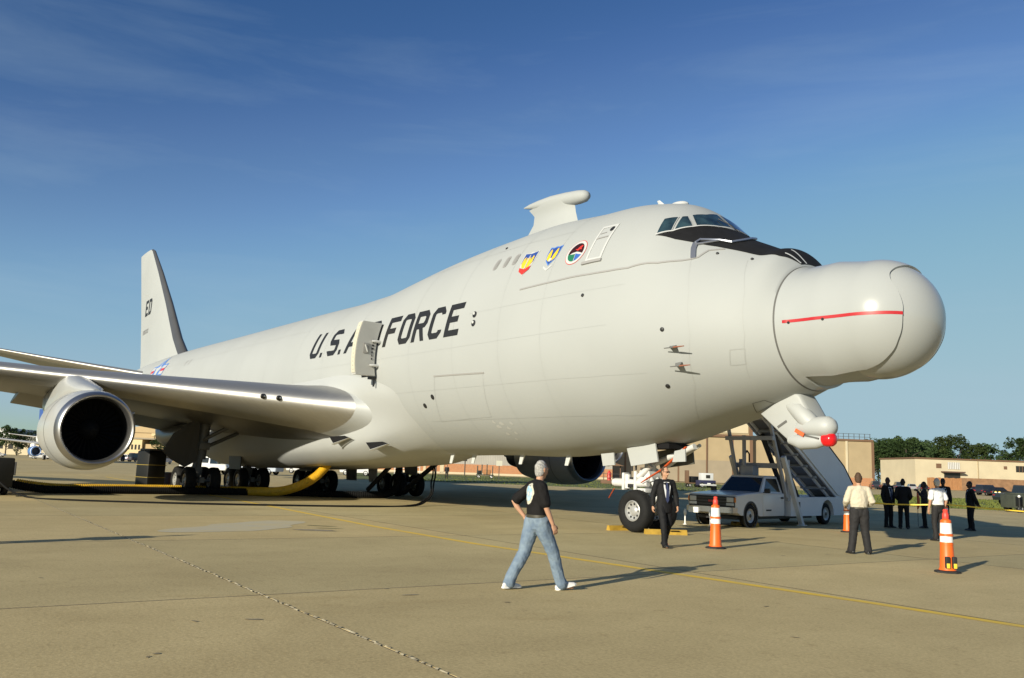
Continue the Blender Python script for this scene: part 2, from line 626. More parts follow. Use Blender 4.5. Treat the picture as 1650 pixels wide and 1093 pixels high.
# upper deck door: pale outline, grey handle, dark porthole, step
DS0, DS1, DZ0, DZ1 = 7.72, 7.13, 7.46, 8.60
def frame_rings(a0, a1, b0, b1, w):
    return [[(a0, b0), (a0, b1), (a1, b1), (a1, b0)], [(a0-w, b0+w), (a0-w, b1-w), (a1+w, b1-w), (a1+w, b0+w)]]
dr = decal('upper_deck_door', [[(DS0, DZ0), (DS0, DZ1), (DS1, DZ1), (DS1, DZ0)]], M_white2, .006, .12, mode='z')
decal('door_outline', frame_rings(DS0, DS1, DZ0, DZ1, .07), M_emw, .014, .12, mode='z', parent=dr)
decal('porthole', [[(7.27+.075*math.cos(a), 8.44+.075*math.sin(a)) for a in np.linspace(0, 6.283, 14, endpoint=False)]], M_dark, .02, .06, mode='z', parent=dr)
strip('door_handle', [(7.66, 8.17), (7.25, 8.19)], .05, M_pgrey, .018, mode='z', parent=dr)
strip('door_hinge', [(7.62, 8.33), (7.40, 8.35)], .03, M_pgrey, .018, mode='z', parent=dr)
strip('door_step', [(7.80, 7.40), (7.08, 7.41)], .09, M_pgrey, .01, mode='z', parent=dr, thick=.04)

# emblems
def P2(s0, z0, sc, pts, sk=0.0):
    return [(s0-x*sc+0*y, z0+y*sc) for x, y in pts]
shield = [(-.5, .62), (-.2, .56), (0, .62), (.2, .56), (.5, .62), (.48, .1), (.36, -.28), (0, -.62), (-.36, -.28), (-.48, .1)]
def emblem_sword(s0, z0, k):
    b = decal('emblem', [P2(s0, z0, k, [(x*1.14, y*1.12-.02) for x, y in shield])], M_emw, .008, .1, mode='z')
    decal('field', [P2(s0, z0, k, [(-.5, .62), (0, .55), (.5, .62), (.48, .05), (.3, -.18), (-.3, -.18), (-.48, .05)])], M_blue, .013, .1, mode='z', parent=b)
    for sg in (-1, 1):
        decal('wing_device', [P2(s0, z0, k, [(sg*x, y) for x, y in [(.05, -.3), (.05, .28), (.14, .34), (.2, .12), (.3, .42), (.4, .30), (.42, 0), (.28, -.24)]][::sg])], M_yel, .018, .08, mode='z', parent=b)
    decal('sword_blade', [P2(s0, z0, k, [(-.035, -.34), (-.035, .42), (0, .5), (.035, .42), (.035, -.34)])], M_emw, .022, .08, mode='z', parent=b)
    decal('scroll', [P2(s0, z0, k, [(-.46, -.2), (-.22, -.28), (0, -.34), (.22, -.28), (.46, -.2), (.40, -.42), (0, -.66), (-.40, -.42)])], M_emred, .016, .1, mode='z', parent=b)
def emblem_wings(s0, z0, k):
    b = decal('emblem', [P2(s0, z0, k, shield)], M_skyblue, .008, .1, mode='z')
    decal('field', [P2(s0, z0, k, [(x*.86, y*.86) for x, y in shield])], M_blue, .013, .1, mode='z', parent=b)
    for sg in (-1, 1):
        decal('wing_device', [P2(s0, z0, k, [(sg*x, y) for x, y in [(.06, -.18), (.09, .08), (.20, .40), (.30, .44), (.38, .1), (.34, -.18), (.14, -.34)]][::sg])], M_yel, .018, .08, mode='z', parent=b)
    decal('star_device', [P2(s0, z0, k, [(.12*math.cos(a), -.26+.12*math.sin(a)) for a in np.linspace(0, 6.283, 10, endpoint=False)])], M_emw, .022, .08, mode='z', parent=b)
    decal('scroll', [P2(s0, z0, k, [(-.36, -.58), (0, -.80), (.36, -.58), (.36, -.68), (0, -.92), (-.36, -.68)])], M_emw, .010, .1, mode='z', parent=b)
def ringpts(r, n=32, a0=0, a1=2*math.pi):
    return [(r*math.cos(a), r*math.sin(a)) for a in np.linspace(a0, a1, n, endpoint=abs(a1-a0) < 6.2)]
def emblem_round(s0, z0, k):
    b = decal('emblem', [P2(s0, z0, k, ringpts(.56))], M_emred, .008, .1, mode='z')
    decal('border', [P2(s0, z0, k, ringpts(.535))], M_emw, .012, .1, mode='z', parent=b)
    up = ringpts(.42, 20, R(-14), R(194))
    decal('space_field', [P2(s0, z0, k, up+[(-.2, .0), (.05, .02), (.25, -.04)])], M_emblk, .016, .08, mode='z', parent=b)
    decal('red_swirl', [P2(s0, z0, k, [(-.12, .16), (.02, .14), (.10, .24), (.22, .30), (.30, .24), (.24, .16), (.30, .08), (.16, .10), (.10, .04), (-.02, .10)])], M_emred, .020, .06, mode='z', parent=b)
    decal('sea_field', [P2(s0, z0, k, ringpts(.42, 12, R(-80), R(-22))+[(.2, -.12), (.02, -.06)])], M_emsea, .016, .08, mode='z', parent=b)
    decal('land_field', [P2(s0, z0, k, ringpts(.42, 14, R(-174), R(-84))+[(0, -.08), (-.2, -.08)])], M_emgreen, .016, .08, mode='z', parent=b)
emblem_sword(10.47, 7.90, .60)
emblem_wings(9.35, 7.95, .54)
emblem_round(8.28, 7.86, .70)

# big lettering: U.S. AIR FORCE
def letter(ch):
    tx, ty, c = .27, .19, .22
    o = [(c, 0), (1-c, 0), (1, c*.8), (1, 1-c*.8), (1-c, 1), (c, 1), (0, 1-c*.8), (0, c*.8)]
    i_ = [(c+.12, ty), (1-c-.12, ty), (1-tx, c), (1-tx, 1-c), (1-c-.12, 1-ty), (c+.12, 1-ty), (tx, 1-c), (tx, c)]
    if ch == 'U':
        return [[(0, 1), (0, c*.8), (c, 0), (1-c, 0), (1, c*.8), (1, 1), (1-tx, 1), (1-tx, c), (1-c-.1, ty), (c+.1, ty), (tx, c), (tx, 1)]]
    if ch == 'S':
        return [[(c, 0), (1-c, 0), (1, c*.8), (1, .5-c*.3), (1-c*.7, .5+ty*.5), (c+.1, .5+ty*.5+.02), (tx, .62), (tx, 1-c), (c+.12, 1-ty), (1-c-.12, 1-ty), (1-tx, .8), (1, .8), (1, 1-c*.8), (1-c, 1), (c, 1), (0, 1-c*.8), (0, .5+c*.3), (c*.7, .5-ty*.5), (1-c-.1, .5-ty*.5-.02), (1-tx, .38), (1-tx, c), (1-c-.12, ty), (c+.12, ty), (tx, .2), (0, .2), (0, c*.8)]]
    if ch == 'A':
        return [[(0, 0), (.34, 1), (.66, 1), (1, 0), (1-tx*.9, 0), (.66, .22), (.34, .22), (tx*.9, 0)], [(.40, .38), (.60, .38), (.5, .80)]]
    if ch == 'I':
        return [[(0, 0), (1, 0), (1, 1), (0, 1)]]
    if ch == 'R':
        return [[(0, 0), (tx, 0), (tx, .40), (.45, .40), (1-tx, 0), (1, 0), (.72, .42), (1-c*.6, .44), (1, .56), (1, 1-c*.7), (1-c, 1), (0, 1)], [(tx, .40+ty), (tx, 1-ty), (1-c-.12, 1-ty), (1-tx, 1-c), (1-tx, .66), (1-c-.12, .40+ty)]]
    if ch == 'F':
        return [[(0, 0), (tx, 0), (tx, .42), (.8, .42), (.8, .42+ty), (tx, .42+ty), (tx, 1-ty), (1, 1-ty), (1, 1), (0, 1)]]
    if ch == 'O':
        return [o, i_]
    if ch == 'C':
        return [[(c, 0), (1-c, 0), (1, c*.8), (1, .26), (1-tx, .26), (1-tx, c), (1-c-.12, ty), (c+.12, ty), (tx, c), (tx, 1-c), (c+.12, 1-ty), (1-c-.12, 1-ty), (1-tx, 1-c), (1-tx, .74), (1, .74), (1, 1-c*.8), (1-c, 1), (c, 1), (0, 1-c*.8), (0, c*.8)]]
    if ch == 'E':
        return [[(0, 0), (1, 0), (1, ty), (tx, ty), (tx, .42), (.8, .42), (.8, .42+ty), (tx, .42+ty), (tx, 1-ty), (1, 1-ty), (1, 1), (0, 1)]]
    if ch == 'D':
        return [[(0, 0), (1-c, 0), (1, c*.8), (1, 1-c*.8), (1-c, 1), (0, 1)], [(tx, ty), (1-c-.12, ty), (1-tx, c), (1-tx, 1-c), (1-c-.12, 1-ty), (tx, 1-ty)]]
    if ch == '.':
        return [[(0, 0), (1, 0), (1, 1), (0, 1)]]
for ch, s0, w in (('U', 24.62, .86), ('.', 23.58, .20), ('S', 22.98, .92), ('.', 21.88, .20), ('A', 21.36, .98), ('I', 20.16, .24), ('R', 19.72, .86), ('F', 18.24, .86), ('O', 17.20, .84), ('R', 16.22, .84), ('C', 15.18, .82), ('E', 14.14, .84)):
    z0 = 5.98-(24.6-s0)*.008
    h = 1.11 if ch != '.' else .2
    sl = .14
    rings = [[(s0-x*w-y*h*sl, z0+y*h) for x, y in r] for r in letter(ch)]
    decal('letter', rings, M_letter, .007, .12, mode='z')

# hairline seams, wire run and little fittings on the nose
strip('wire_run', [(10.321, .358), (9.196, .376), (8.101, .388), (7.373, .39), (6.696, .401), (6.03, .418), (5.206, .507), (4.633, .625), (4.447, .67), (4.318, .716), (4.209, .853), (3.9, .947)], .05, M_pgrey, .004, thick=.015)
o_ = strip('cable_guard', [(4.411, .683), (4.56, .80), (4.623, .882)], .13, mat('guard_silver', (.35, .37, .42), .35, metal=.7), .006, thick=.04)
mb = MB()
mb.tube([FSo(a, b, .05) for a, b in [(4.623, .882), (4.597, .948), (4.23, 1.065), (3.95, 1.10), (3.86, 1.25), (3.95, 1.45), (4.1, 1.6)]], .035, 8)
mb.tube([FSo(a, b, .04) for a, b in [(4.60, .86), (4.35, .98), (4.23, 1.06)]], .03, 8)
mb.build('sensor_cable', bpy.data.materials['guard_silver'], AC)
for sm in ([(4.648, .89), (4.447, .67), (4.194, .3), (4.103, -.16), (4.414, -.736), (5.204, -1.27)], [(3.187, .843), (2.923, .347), (2.885, -.206), (3.13, -.813)]):
    strip('panel_seam', sm, .012, M_faint, .004)
for s_j in (9.1, 11.1, 13.6, 16.3, 20.6, 23.2, 26.0, 29.4, 33.0, 37.0, 41.0, 45.0, 49.0, 53.5):
    strip('panel_joint', [(s_j, t) for t in np.linspace(-.9, 1.5, 9)], .012, M_joint, .003)
for z_j, sa, sb2 in ((8.75, 9, 24), (7.45, 26, 55), (5.5, 6.5, 26), (4.2, 5.5, 19.5), (6.55, 6.0, 12.8), (3.2, 6.2, 16)):
    strip('stringer_joint', [(s, z_j) for s in np.linspace(sa, sb2, 12)], .012, M_joint, .0035, mode='z')
def outline(name, ring, w, m, off=.005):
    r = list(ring)+[ring[0]]
    return strip(name, r, w, m, off)
outline('access_panel', [(3.261, -.381), (2.945, -.389), (3.038, -.601), (3.373, -.58)], .02, M_faint)
outline('cargo_door_outline', [(14.72, -.266), (11.97, -.286), (12.36, -.723), (15.36, -.762)], .02, M_faint)
strip('cargo_door_hinge', [(14.75, -.262), (11.9, -.280)], .05, M_pgrey, .003, thick=.012)
outline('belly_hatch', [(3.584, -1.238), (3.285, -1.253), (3.244, -1.398), (3.9, -1.50)], .02, M_seam)
for s, t, r in ((4.8, -.077, .055), (5.1, -.68, .06), (7.459, .234, .05), (3.957, .84, .04), (3.123, .884, .04), (12.47, .913, .05)):
    mb = MB()
    p, n = FS(s, t), FN(s, t)
    mb.lathe([(-.02, r), (.02, r), (.035, r*.6), (.035, .001)], p, n, 14)
    mb.build('sensor_port', M_dark, AC)
for s, t, r in ((15.154, -.471, .075), (15.827, -.558, .075), (12.471, .228, .085), (12.457, .158, .085)):
    mb = MB()
    p, n = FS(s, t), FN(s, t)
    mb.lathe([(-.02, r*1.25), (.012, r*1.25), (.02, r), (.02, .001)], p, n, 18)
    f = mb.build('round_vent', M_dark, AC)
    mb = MB()
    mb.lathe([(.018, r*.55), (.026, r*.5), (.026, .001)], Vector(p)+Vector((-.02, 0, .03)), n, 14)
    mb.build('vent_plug', M_emw, AC if False else f)
for s, t in ((4.565, -.266), (4.544, -.454)):          # pitot probes with their red covers
    p, n = Vector(FS(s, t)), Vector(FN(s, t))
    mb = MB()
    q = p+n*.22
    mb.loft([[p+Vector((-.12, 0, .02)), p+Vector((.10, 0, .02)), p+Vector((.10, 0, -.02)), p+Vector((-.12, 0, -.02))], [q+Vector((-.02, 0, .012)), q+Vector((.12, 0, .012)), q+Vector((.12, 0, -.012)), q+Vector((-.02, 0, -.012))]])
    mb.tube([q+Vector((-.18, 0, 0)), q+Vector((.12, 0, 0)), q+Vector((.45, 0, 0))], [.012, .016, .008], 8)
    f = mb.build('pitot_probe', M_geard, AC)
    mb = MB()
    mb.tube([q+Vector((.12, 0, 0)), q+Vector((.20, 0, 0)), q+Vector((.46, 0, 0))], [.020, .022, .012], 8)
    mb.build('probe_cover', mat('cover_red', (.26, .10, .06), .6), f)
# blade antennas on the crown
for s, lean in ((14.6, 0.1), (7.33, .2)):
    p = Vector(FS(s, math.pi/2))
    mb = MB()
    mb.loft([[p+Vector((.13, 0, -.03)), p+Vector((0, .03, -.03)), p+Vector((-.15, 0, -.03)), p+Vector((0, -.03, -.03))], [p+Vector((.02-lean, 0, .24)), p+Vector((-.03-lean, .015, .24)), p+Vector((-.09-lean, 0, .24)), p+Vector((-.03-lean, -.015, .24))]])
    mb.build('blade_antenna', M_emw, AC, smooth=0)
p = Vector(FS(6.75, math.pi/2))
mb = MB()
mb.ell(p, (.35, .2, .12), 14, 8)
mb.build('satcom_fairing', M_emw, AC)

# open cabin door swung out square to the side, and its doorway
zz = np.linspace(4.88, 6.88, 13)
decal('doorway', [[(19.72, 4.9), (19.72, 6.85), (18.72, 6.85), (18.72, 4.9)]], M_vdark, .005, .15, mode='z')
def skin_y(z, s=18.6):
    return float(FS(s, th_of_z(np.array(s), np.array(z)))[1])
def door_ring(z, inset=0.0):
    y0 = skin_y(z)-.10
    return [(-18.52, y0-inset, z), (-18.50, y0-.80+inset, z), (-18.74, y0-.82+inset, z), (-18.76, y0-inset, z)]
mb = MB()
mb.loft([door_ring(z) for z in zz])
od = mb.build('cabin_door', M_doorgrey, AC, smooth=0)
mb = MB()
mb.loft([[(-18.51, skin_y(z)-.10-.80, z), (-18.51, skin_y(z)-.10-.822, z), (-18.75, skin_y(z)-.10-.842, z), (-18.75, skin_y(z)-.10-.82, z)] for z in np.linspace(4.94, 6.83, 13)])
mb.build('door_edge', M_cream, od, smooth=0)
mb = MB()
for z in np.linspace(5.05, 6.7, 12):
    y0 = skin_y(z)-.10
    mb.lathe([(0, .014), (.008, .012), (.008, .001)], (-18.62, y0-.833, z), (0, -1, 0), 6)
mb.build('door_rivet', M_geard, od)
mb = MB()
for z in np.linspace(5.65, 6.02, 2):
    y0 = skin_y(z)-.10
mb.box((-18.495, skin_y(5.85)-.50, 5.87), (.02, .26, .38), bev=.04)
mb.build('handle_recess', mat('recess_grey', (.27, .265, .25), .5), od)
mb = MB()
mb.bar((-18.47, skin_y(5.7)-.44, 5.74), (-18.47, skin_y(5.9)-.56, 6.0), .05, .03)
mb.build('door_handle', M_emw, od)
mb = MB()
for i, (zc_, w_) in enumerate(((6.12, .09), (6.0, .12), (5.88, .14), (5.74, .07), (5.62, .05), (5.5, .06))):
    mb.box((-18.505, skin_y(zc_)-.235, zc_), (.012, w_*.6, .07))
mb.build('door_placard', M_letter, od)
for z in (5.25, 6.15):
    mb = MB()
    mb.tube([(-18.42, skin_y(z)+.02, z), (-18.40, skin_y(z)-.22, z), (-18.46, skin_y(z)-.34, z)], [.055, .05, .04], 8)
    mb.build('door_hinge', M_emw, od)
mb = MB()
mb.box((-18.62, skin_y(6.6)-.02, 6.45), (.10, .22, .8))
mb.box((-18.66, skin_y(4.9)-.15, 4.80), (.12, .28, .10))
mb.box((-18.62, skin_y(4.8)-.10, 4.62), (.05, .06, .26))
mb.build('hinge_arm', M_dark, od)
# ------------------------------------------------------------------ nose turret
TZ = 5.33
# ring fairing and inner barrel
mb = MB()
n = 96
def tring(X, a, b, zc=TZ):
    return [(X, -a*math.cos(t), zc+b*math.sin(t)) for t in np.linspace(0, 2*math.pi, n, endpoint=False)]
mb.grid([tring(-2.36, 1.635, 1.52), tring(-2.30, 1.55, 1.47), tring(-1.9, 1.44, 1.40, TZ), tring(-1.3, 1.36, 1.345), tring(-.6, 1.325, 1.325), tring(-.3, 1.2, 1.2)], closed_v=True)
tur = mb.build('nose_turret', M_white, AC, smooth=50)
mb = MB()
mb.grid([tring(-2.335, 1.66, 1.545), tring(-2.29, 1.645, 1.53)], closed_v=True)
mb.build('turret_seam', M_seam, tur)
# ball
mb = MB()
rb = 1.352
mb.ell((-.60, 0, TZ), (rb, rb, rb), 72, 48)
mb.build('turret_ball', M_tur, tur, smooth=60)
# roll shell: a barrel that closes over the ball and is open underneath
SEAM_T = [-62, -60, -56, -48, -34, -5, 3, 23, 40, 46, 57, 70, 90]
SEAM_A = [92, 89, 76, 61, 49.5, 42, 41.5, 46.5, 57, 59, 59, 57, 56]
def shell_r(X):
    return 1.40+.105*min(1, max(0, (-.6-X)/.75))**1.3+.09*max(0, (-1.35-X)/.7)**2
def shell_mesh(thick=.07):
    mbx = MB()
    ts = np.linspace(R(-59.5), math.pi+R(59.5), 150)
    outer, inner = [], []
    for t in ts:
        tt = math.degrees(t if t <= math.pi/2 else math.pi-t)
        al = float(pch(tt, np.array(SEAM_T, float), np.array(SEAM_A, float)))
        prof = [(X, shell_r(X)) for X in np.linspace(-2.05, -.6, 16)]
        for k in range(1, 15):
            an = R(90-(90-min(al, 89.9))*k/14)
            prof.append((-.6+1.40*math.cos(an), 1.40*math.sin(an)))
        vq = lambda X: 1-.068*max(0, (-1.35-X)/.7)**1.5
        ro = [(X, -r*math.cos(t), TZ+r*vq(X)*math.sin(t)) for X, r in prof]
        ri = []
        for j, (X, r) in enumerate(prof):
            if j < 16:
                ri.append((X, -(r-thick)*math.cos(t), TZ+(r-thick)*vq(X)*math.sin(t)))
            else:
                q = (1.40-.042)/1.40
                ri.append((-.6+(X+.6)*q, -r*q*math.cos(t), TZ+r*q*math.sin(t)))
        outer.append(ro)
        inner.append(ri)
    k, w = len(ts), len(outer[0])
    mbx.grid(outer)
    mbx.grid(inner, flip=True)
    for j in range(w-1):
        for i0 in (0, k-1):
            mbx.add([outer[i0][j], outer[i0][j+1], inner[i0][j+1], inner[i0][j]], [(0, 1, 2, 3)])
    for i in range(k-1):
        mbx.add([outer[i][-1], outer[i+1][-1], inner[i+1][-1], inner[i][-1]], [(0, 1, 2, 3)])
    return mbx
shell = shell_mesh().build('roll_shell', M_tur, tur, smooth=45)
# full collar behind the shell
mb = MB()
mb.grid([tring(-2.30, 1.645, 1.53), tring(-2.18, 1.620, 1.510), tring(-2.05, 1.595, 1.487), tring(-2.05, 1.50, 1.40)], closed_v=True)
mb.build('turret_collar', M_tur, tur, smooth=50)
# red stripe on the shell
mb = MB()
P_ = []
for u in np.linspace(0, 1, 44):
    if u < .8:
        X = -2.28+(-.6+2.28)*u/.8
        a = shell_r(X) if X > -2.05 else 1.50+.13*min(1, (-2.05-X)/.25+.5)
        if X < -2.03:
            a = 1.60
    else:
        an = R(90-48.3*(u-.8)/.2)
        X, a = -.6+1.40*math.cos(an), 1.40*math.sin(an)
    a += .006
    z0 = np.interp(X, [-2.3, -1.5, -.5, .3, .45], [5.265, 5.27, 5.275, 5.265, 5.255])
    P_.append([(X, -math.sqrt(max(0, a*a-(z-TZ)**2)), z) for z in (z0-.036, z0, z0+.036)])
mb.grid(P_)
mb.build('red_stripe', M_red, tur)
for X, z in ((-1.96, 5.235), (-1.14, 5.235)):
    mb = MB()
    mb.lathe([(0, .035), (.02, .03), (.02, .001)], (X, -(shell_r(X)-.006), z), (0, -1, 0), 10)
    mb.build('sensor_port', M_dark, tur)

# chin pod under the nose
mb = MB()
prof = [(-3.72, 3.26), (-3.3, 3.5), (-2.75, 3.80), (-2.55, 3.70), (-2.42, 3.50), (-2.22, 3.16), (-2.02, 2.95), (-1.95, 2.80), (-2.15, 2.52), (-2.55, 2.46), (-2.86, 2.55), (-3.1, 2.74)]
cxp, czp = np.mean([p[0] for p in prof]), np.mean([p[1] for p in prof])
rings = []
for y, k in ((-.36, .90), (-.34, .95), (-.25, 1.0), (.25, 1.0), (.34, .95), (.36, .90)):
    rings.append([(cxp+(x-cxp)*k, y, czp+(z-czp)*k) for x, z in prof])
mb.loft(rings)
pod = mb.build('chin_pod', M_white2, AC, smooth=40)
mb = MB()
mb.tube([(-2.62, -.28, 2.88), (-2.3, -.28, 2.89), (-1.95, -.28, 2.90), (-1.78, -.28, 2.90), (-1.66, -.28, 2.90), (-1.60, -.28, 2.90)], [.14, .225, .255, .245, .17, .04], 20)
mb.tube([(-2.9, -.26, 3.44), (-2.6, -.28, 3.30), (-2.3, -.29, 3.02), (-2.1, -.28, 2.94)], [.10, .21, .22, .12], 16)
mb.build('upper_sensor_bulb', M_white2, pod, smooth=60)
mb = MB()
mb.tube([(-2.85, -.30, 2.60), (-2.5, -.32, 2.55), (-2.1, -.30, 2.56), (-1.85, -.28, 2.60)], [.10, .19, .17, .12], 16)
mb.build('lower_sensor_tube', M_white2, pod, smooth=60)
mb = MB()
mb.tube([(-1.95, -.28, 2.60), (-1.93, -.28, 2.60), (-1.86, -.28, 2.60), (-1.72, -.28, 2.605), (-1.66, -.28, 2.605), (-1.635, -.28, 2.605)], [.10, .145, .165, .165, .13, .05], 20)
mb.build('red_cover', M_redcap, pod, smooth=60)
mb = MB()
mb.box((-2.44, -.50, 2.76), (.26, .03, .09), Matrix.Rotation(R(28), 3, 'Y'))
mb.build('warning_streamer', M_orange, pod)
mb = MB()
mb.box((-2.2, -.46, 2.67), (.5, .02, .035), Matrix.Rotation(R(12), 3, 'Y'))
mb.box((-3.02, -.366, 2.98), (.30, .012, .06), Matrix.Rotation(R(-30), 3, 'Y'))
mb.build('pod_vent', M_seam, pod)

# dorsal fairing pylon with its torpedo shaped pod
mb = MB()
def blade(z, x0, x1, w):
    return [(x0+(x1-x0)*u, w*math.sin(math.pi*min(1, u**.7))*s_, z) for u, s_ in [(u, 1) for u in np.linspace(0, 1, 12)]+[(u, -1) for u in np.linspace(1, 0, 12)[1:-1]]]
mb.loft([blade(9.45, -11.18, -14.3, .26), blade(9.95, -11.22, -13.95, .22), blade(10.3, -11.34, -13.62, .18), blade(10.6, -11.40, -13.58, .17), blade(10.72, -11.3, -13.7, .25), blade(10.9, -11.2, -13.9, .27)], cap=True)
dor = mb.build('dorsal_pylon', M_white, AC, smooth=60)
mb = MB()
mb.tube([(-10.72, 0, 10.74), (-10.76, 0, 10.74), (-10.90, 0, 10.75), (-11.2, 0, 10.78), (-11.8, 0, 10.84), (-12.6, 0, 10.92), (-13.3, 0, 10.98), (-13.8, 0, 11.03), (-14.2, 0, 11.06)], [.02, .13, .20, .235, .245, .23, .17, .10, .02], 22)
mb.build('dorsal_pod', M_white, dor, smooth=60)

# ------------------------------------------------------------------ wing to body fairing
S2 = np.linspace(15.2, 46.0, 150)
T2 = np.linspace(R(-180), 0, 101)
rows = []
for s in S2:
    f = min(1, max(0, (s-16.3)/5.5))
    f = f*f*(3-2*f)
    bk = min(1, max(0, (45.5-s)/7))
    amp = (.62*f)*bk*bk*(3-2*bk)
    row = []
    for t in T2:
        side = abs(math.cos(t))
        dn = -math.sin(t)
        a = math.degrees(math.acos(side)) if side < 1 else 0
        up_edge = 3+10*(1-f)
        g = min(1, max(0, (a-up_edge)/14))
        g = g*g*(3-2*g)
        lob = math.exp(-((a-48)/(11 if a < 48 else 24))**2)
        o_ = amp*g*(.38+.85*lob)*(1-.80*min(1, max(0, (a-62)/24))) - .035*(1-min(1, g*f*4))
        row.append(FSo(s, t, o_)-np.array([0, 0, amp*.12*dn]))
    rows.append(row)
mb = MB()
mb.grid(rows)
fair = mb.build('wing_fairing', M_white2, AC, smooth=60)
for sx, y_, z_ in ((21.75, -3.02, 2.58), (19.4, -2.60, 2.36)):      # ram air scoops
    mb = MB()
    mb.add([(-sx-.55, y_-.25, z_+.10), (-sx-.1, y_-.28, z_-.16), (-sx+.95, y_-.10, z_+.06), (-sx+.4, y_-.05, z_+.14)], [(0, 1, 2, 3)])
    f = mb.build('air_scoop', M_vdark, fair, smooth=0)
    mb = MB()
    mb.loft([[(-sx-.1, y_-.30, z_-.17), (-sx-.1, y_-.24, z_-.24), (-sx-.12, y_-.34, z_-.20)], [(-sx+1.0, y_-.12, z_+.07), (-sx+1.0, y_-.06, z_+.03), (-sx+1.0, y_-.16, z_+.05)]])
    mb.build('scoop_lip', M_emw, fair)

# ------------------------------------------------------------------ wings
def airfoil(n=34, tc=.12, camber=.012):
    xs = .5*(1-np.cos(np.linspace(0, math.pi, n)))
    yt = 5*tc*(.2969*np.sqrt(xs)-.126*xs-.3516*xs**2+.2843*xs**3-.1015*xs**4)
    yc = camber*4*xs*(1-xs)
    up = list(zip(xs, yc+yt))
    lo = list(zip(xs, yc-yt))
    return lo[::-1]+up[1:]          # from trailing edge along the underside to the nose and back over the top
def wing_sections(tab, side, n=34):
    out = []
    for y, s0, ch, z0, tw, tcr in tab:
        sec = []
        for x, t in airfoil(n, tcr):
            a = R(tw)
            dx, dz = x*ch, t*ch
            sec.append((-(s0+dx*math.cos(a)+dz*math.sin(a)), side*y, z0-dx*math.sin(a)+dz*math.cos(a)))
        out.append(sec)
    return out
def wing_tab():
    te = ([2.2, 12.0, 32.2], [36.4, 40.2, 51.6])
    tab = []
    for y in np.concatenate([[2.2, 2.6, 3.0, 3.45, 3.9], np.linspace(4.6, 12, 9), np.linspace(12, 32.2, 15)[1:]]):
        s0 = 20.3+.95*(y-3.9)-(.45*((3.9-y)/1.7)**1.6 if y < 3.9 else 0)
        ch = np.interp(y, *te)-s0
        z0 = 3.80+.118*(y-3.9)-.010*max(0, y-6)+.0010*max(0, y-14)**2
        if y < 4:
            z0 += .02
        tab.append((y, s0, ch, z0, np.interp(y, [2, 12, 32], [2.2, .8, -1.5]), np.interp(y, [2, 4, 12, 32], [.145, .115, .075, .07])))
    return tab
WT = wing_tab()
def build_wing(side):
    secs = wing_sections(WT, side)
    nn = len(secs[0])
    mid = nn//2
    le0, le1 = mid-9, mid+8
    mb = MB()
    k = len(secs)
    mb.grid([s_[:le0+1] for s_ in secs])
    mb.grid([s_[le1:] for s_ in secs])
    tip = secs[-1]
    mb.add(tip, [tuple(range(nn))])
    w = mb.build('wing', M_alu2, AC, smooth=50)
    mb = MB()
    # the polished nose starts outside the fillet
    i0 = 3
    mb.grid([s_[le0:le1+1] for s_ in secs[i0:]])
    mb.build('leading_edge', M_alu, w, smooth=60)
    mb = MB()
    mb.grid([s_[le0:le1+1] for s_ in secs[:i0+1]])
    mb.build('root_fillet', M_white2, w, smooth=60)
    # flaps, slightly drooped, with their track fairings
    for ya, yb in ((4.2, 10.3), (10.45, 12.3), (13.6, 20.6), (21.0, 28.5)):
        rings = []
        for y in np.linspace(ya, yb, 5):
            s0 = 20.3+.95*(y-3.9)
            te = np.interp(y, [2.2, 12, 32.2], [36.4, 40.2, 51.6])
            zz_ = np.interp(y, [t[0] for t in WT], [t[3]-(te-s0)*math.sin(R(t[4])) for t in WT])
            L = .16*(te-s0)+.4
            rings.append([(-(te-L), side*y, zz_-.02), (-(te-L*.5), side*y, zz_-.26), (-(te+.55), side*y, zz_-.48), (-(te+.5), side*y, zz_-.40), (-(te-L*.4), side*y, zz_-.06)])
        mb = MB()
        mb.loft(rings)
        mb.build('flap', M_alu2, w, smooth=30)
    for y in (5.0, 15.2, 18.6, 24.5):
        te = np.interp(y, [2.2, 12, 32.2], [36.4, 40.2, 51.6])
        zz_ = np.interp(y, [t[0] for t in WT], [t[3] for t in WT])-.25
        k_ = 1.25 if y < 8 else .8
        mb = MB()
        mb.tube([(-(te-4.4*k_), side*y, zz_-.2), (-(te-3.6*k_), side*y, zz_-.42), (-(te-2.0*k_), side*y, zz_-.72*k_), (-(te-.2), side*y, zz_-.80*k_), (-(te+1.2*k_), side*y, zz_-.66*k_), (-(te+2.0*k_), side*y, zz_-.45*k_), (-(te+2.3*k_), side*y, zz_-.38*k_)], [.06, .30, .48*k_, .52*k_, .44*k_, .25*k_, .05], 16, squash=1.0)
        mb.build('flap_track_fairing', M_alu2, w, smooth=60)
    # landing lights
    for y in (6.08, 5.62):
        s0 = 20.3+.95*(y-3.9)
        z0 = 3.80+.118*(y-3.9)
        c = (-(s0+.02), side*(y), z0+.03)
        mb = MB()
        mb.ell(c, (.10, .21, .105), 18, 10, Matrix.Rotation(R(43)*-side, 3, 'Z'))
        l = mb.build('landing_light', M_dark, w, smooth=60)
        mb = MB()
        mb.ell((c[0]+.055, c[1]-.0, c[2]), (.07, .12, .05), 12, 8, Matrix.Rotation(R(43)*-side, 3, 'Z'))
        mb.build('light_lens', mat('lens_clear', (.5, .52, .5), .08, metal=.6), l, smooth=60)
    mb = MB()
    return w
wingR, wingL = build_wing(-1), build_wing(1)

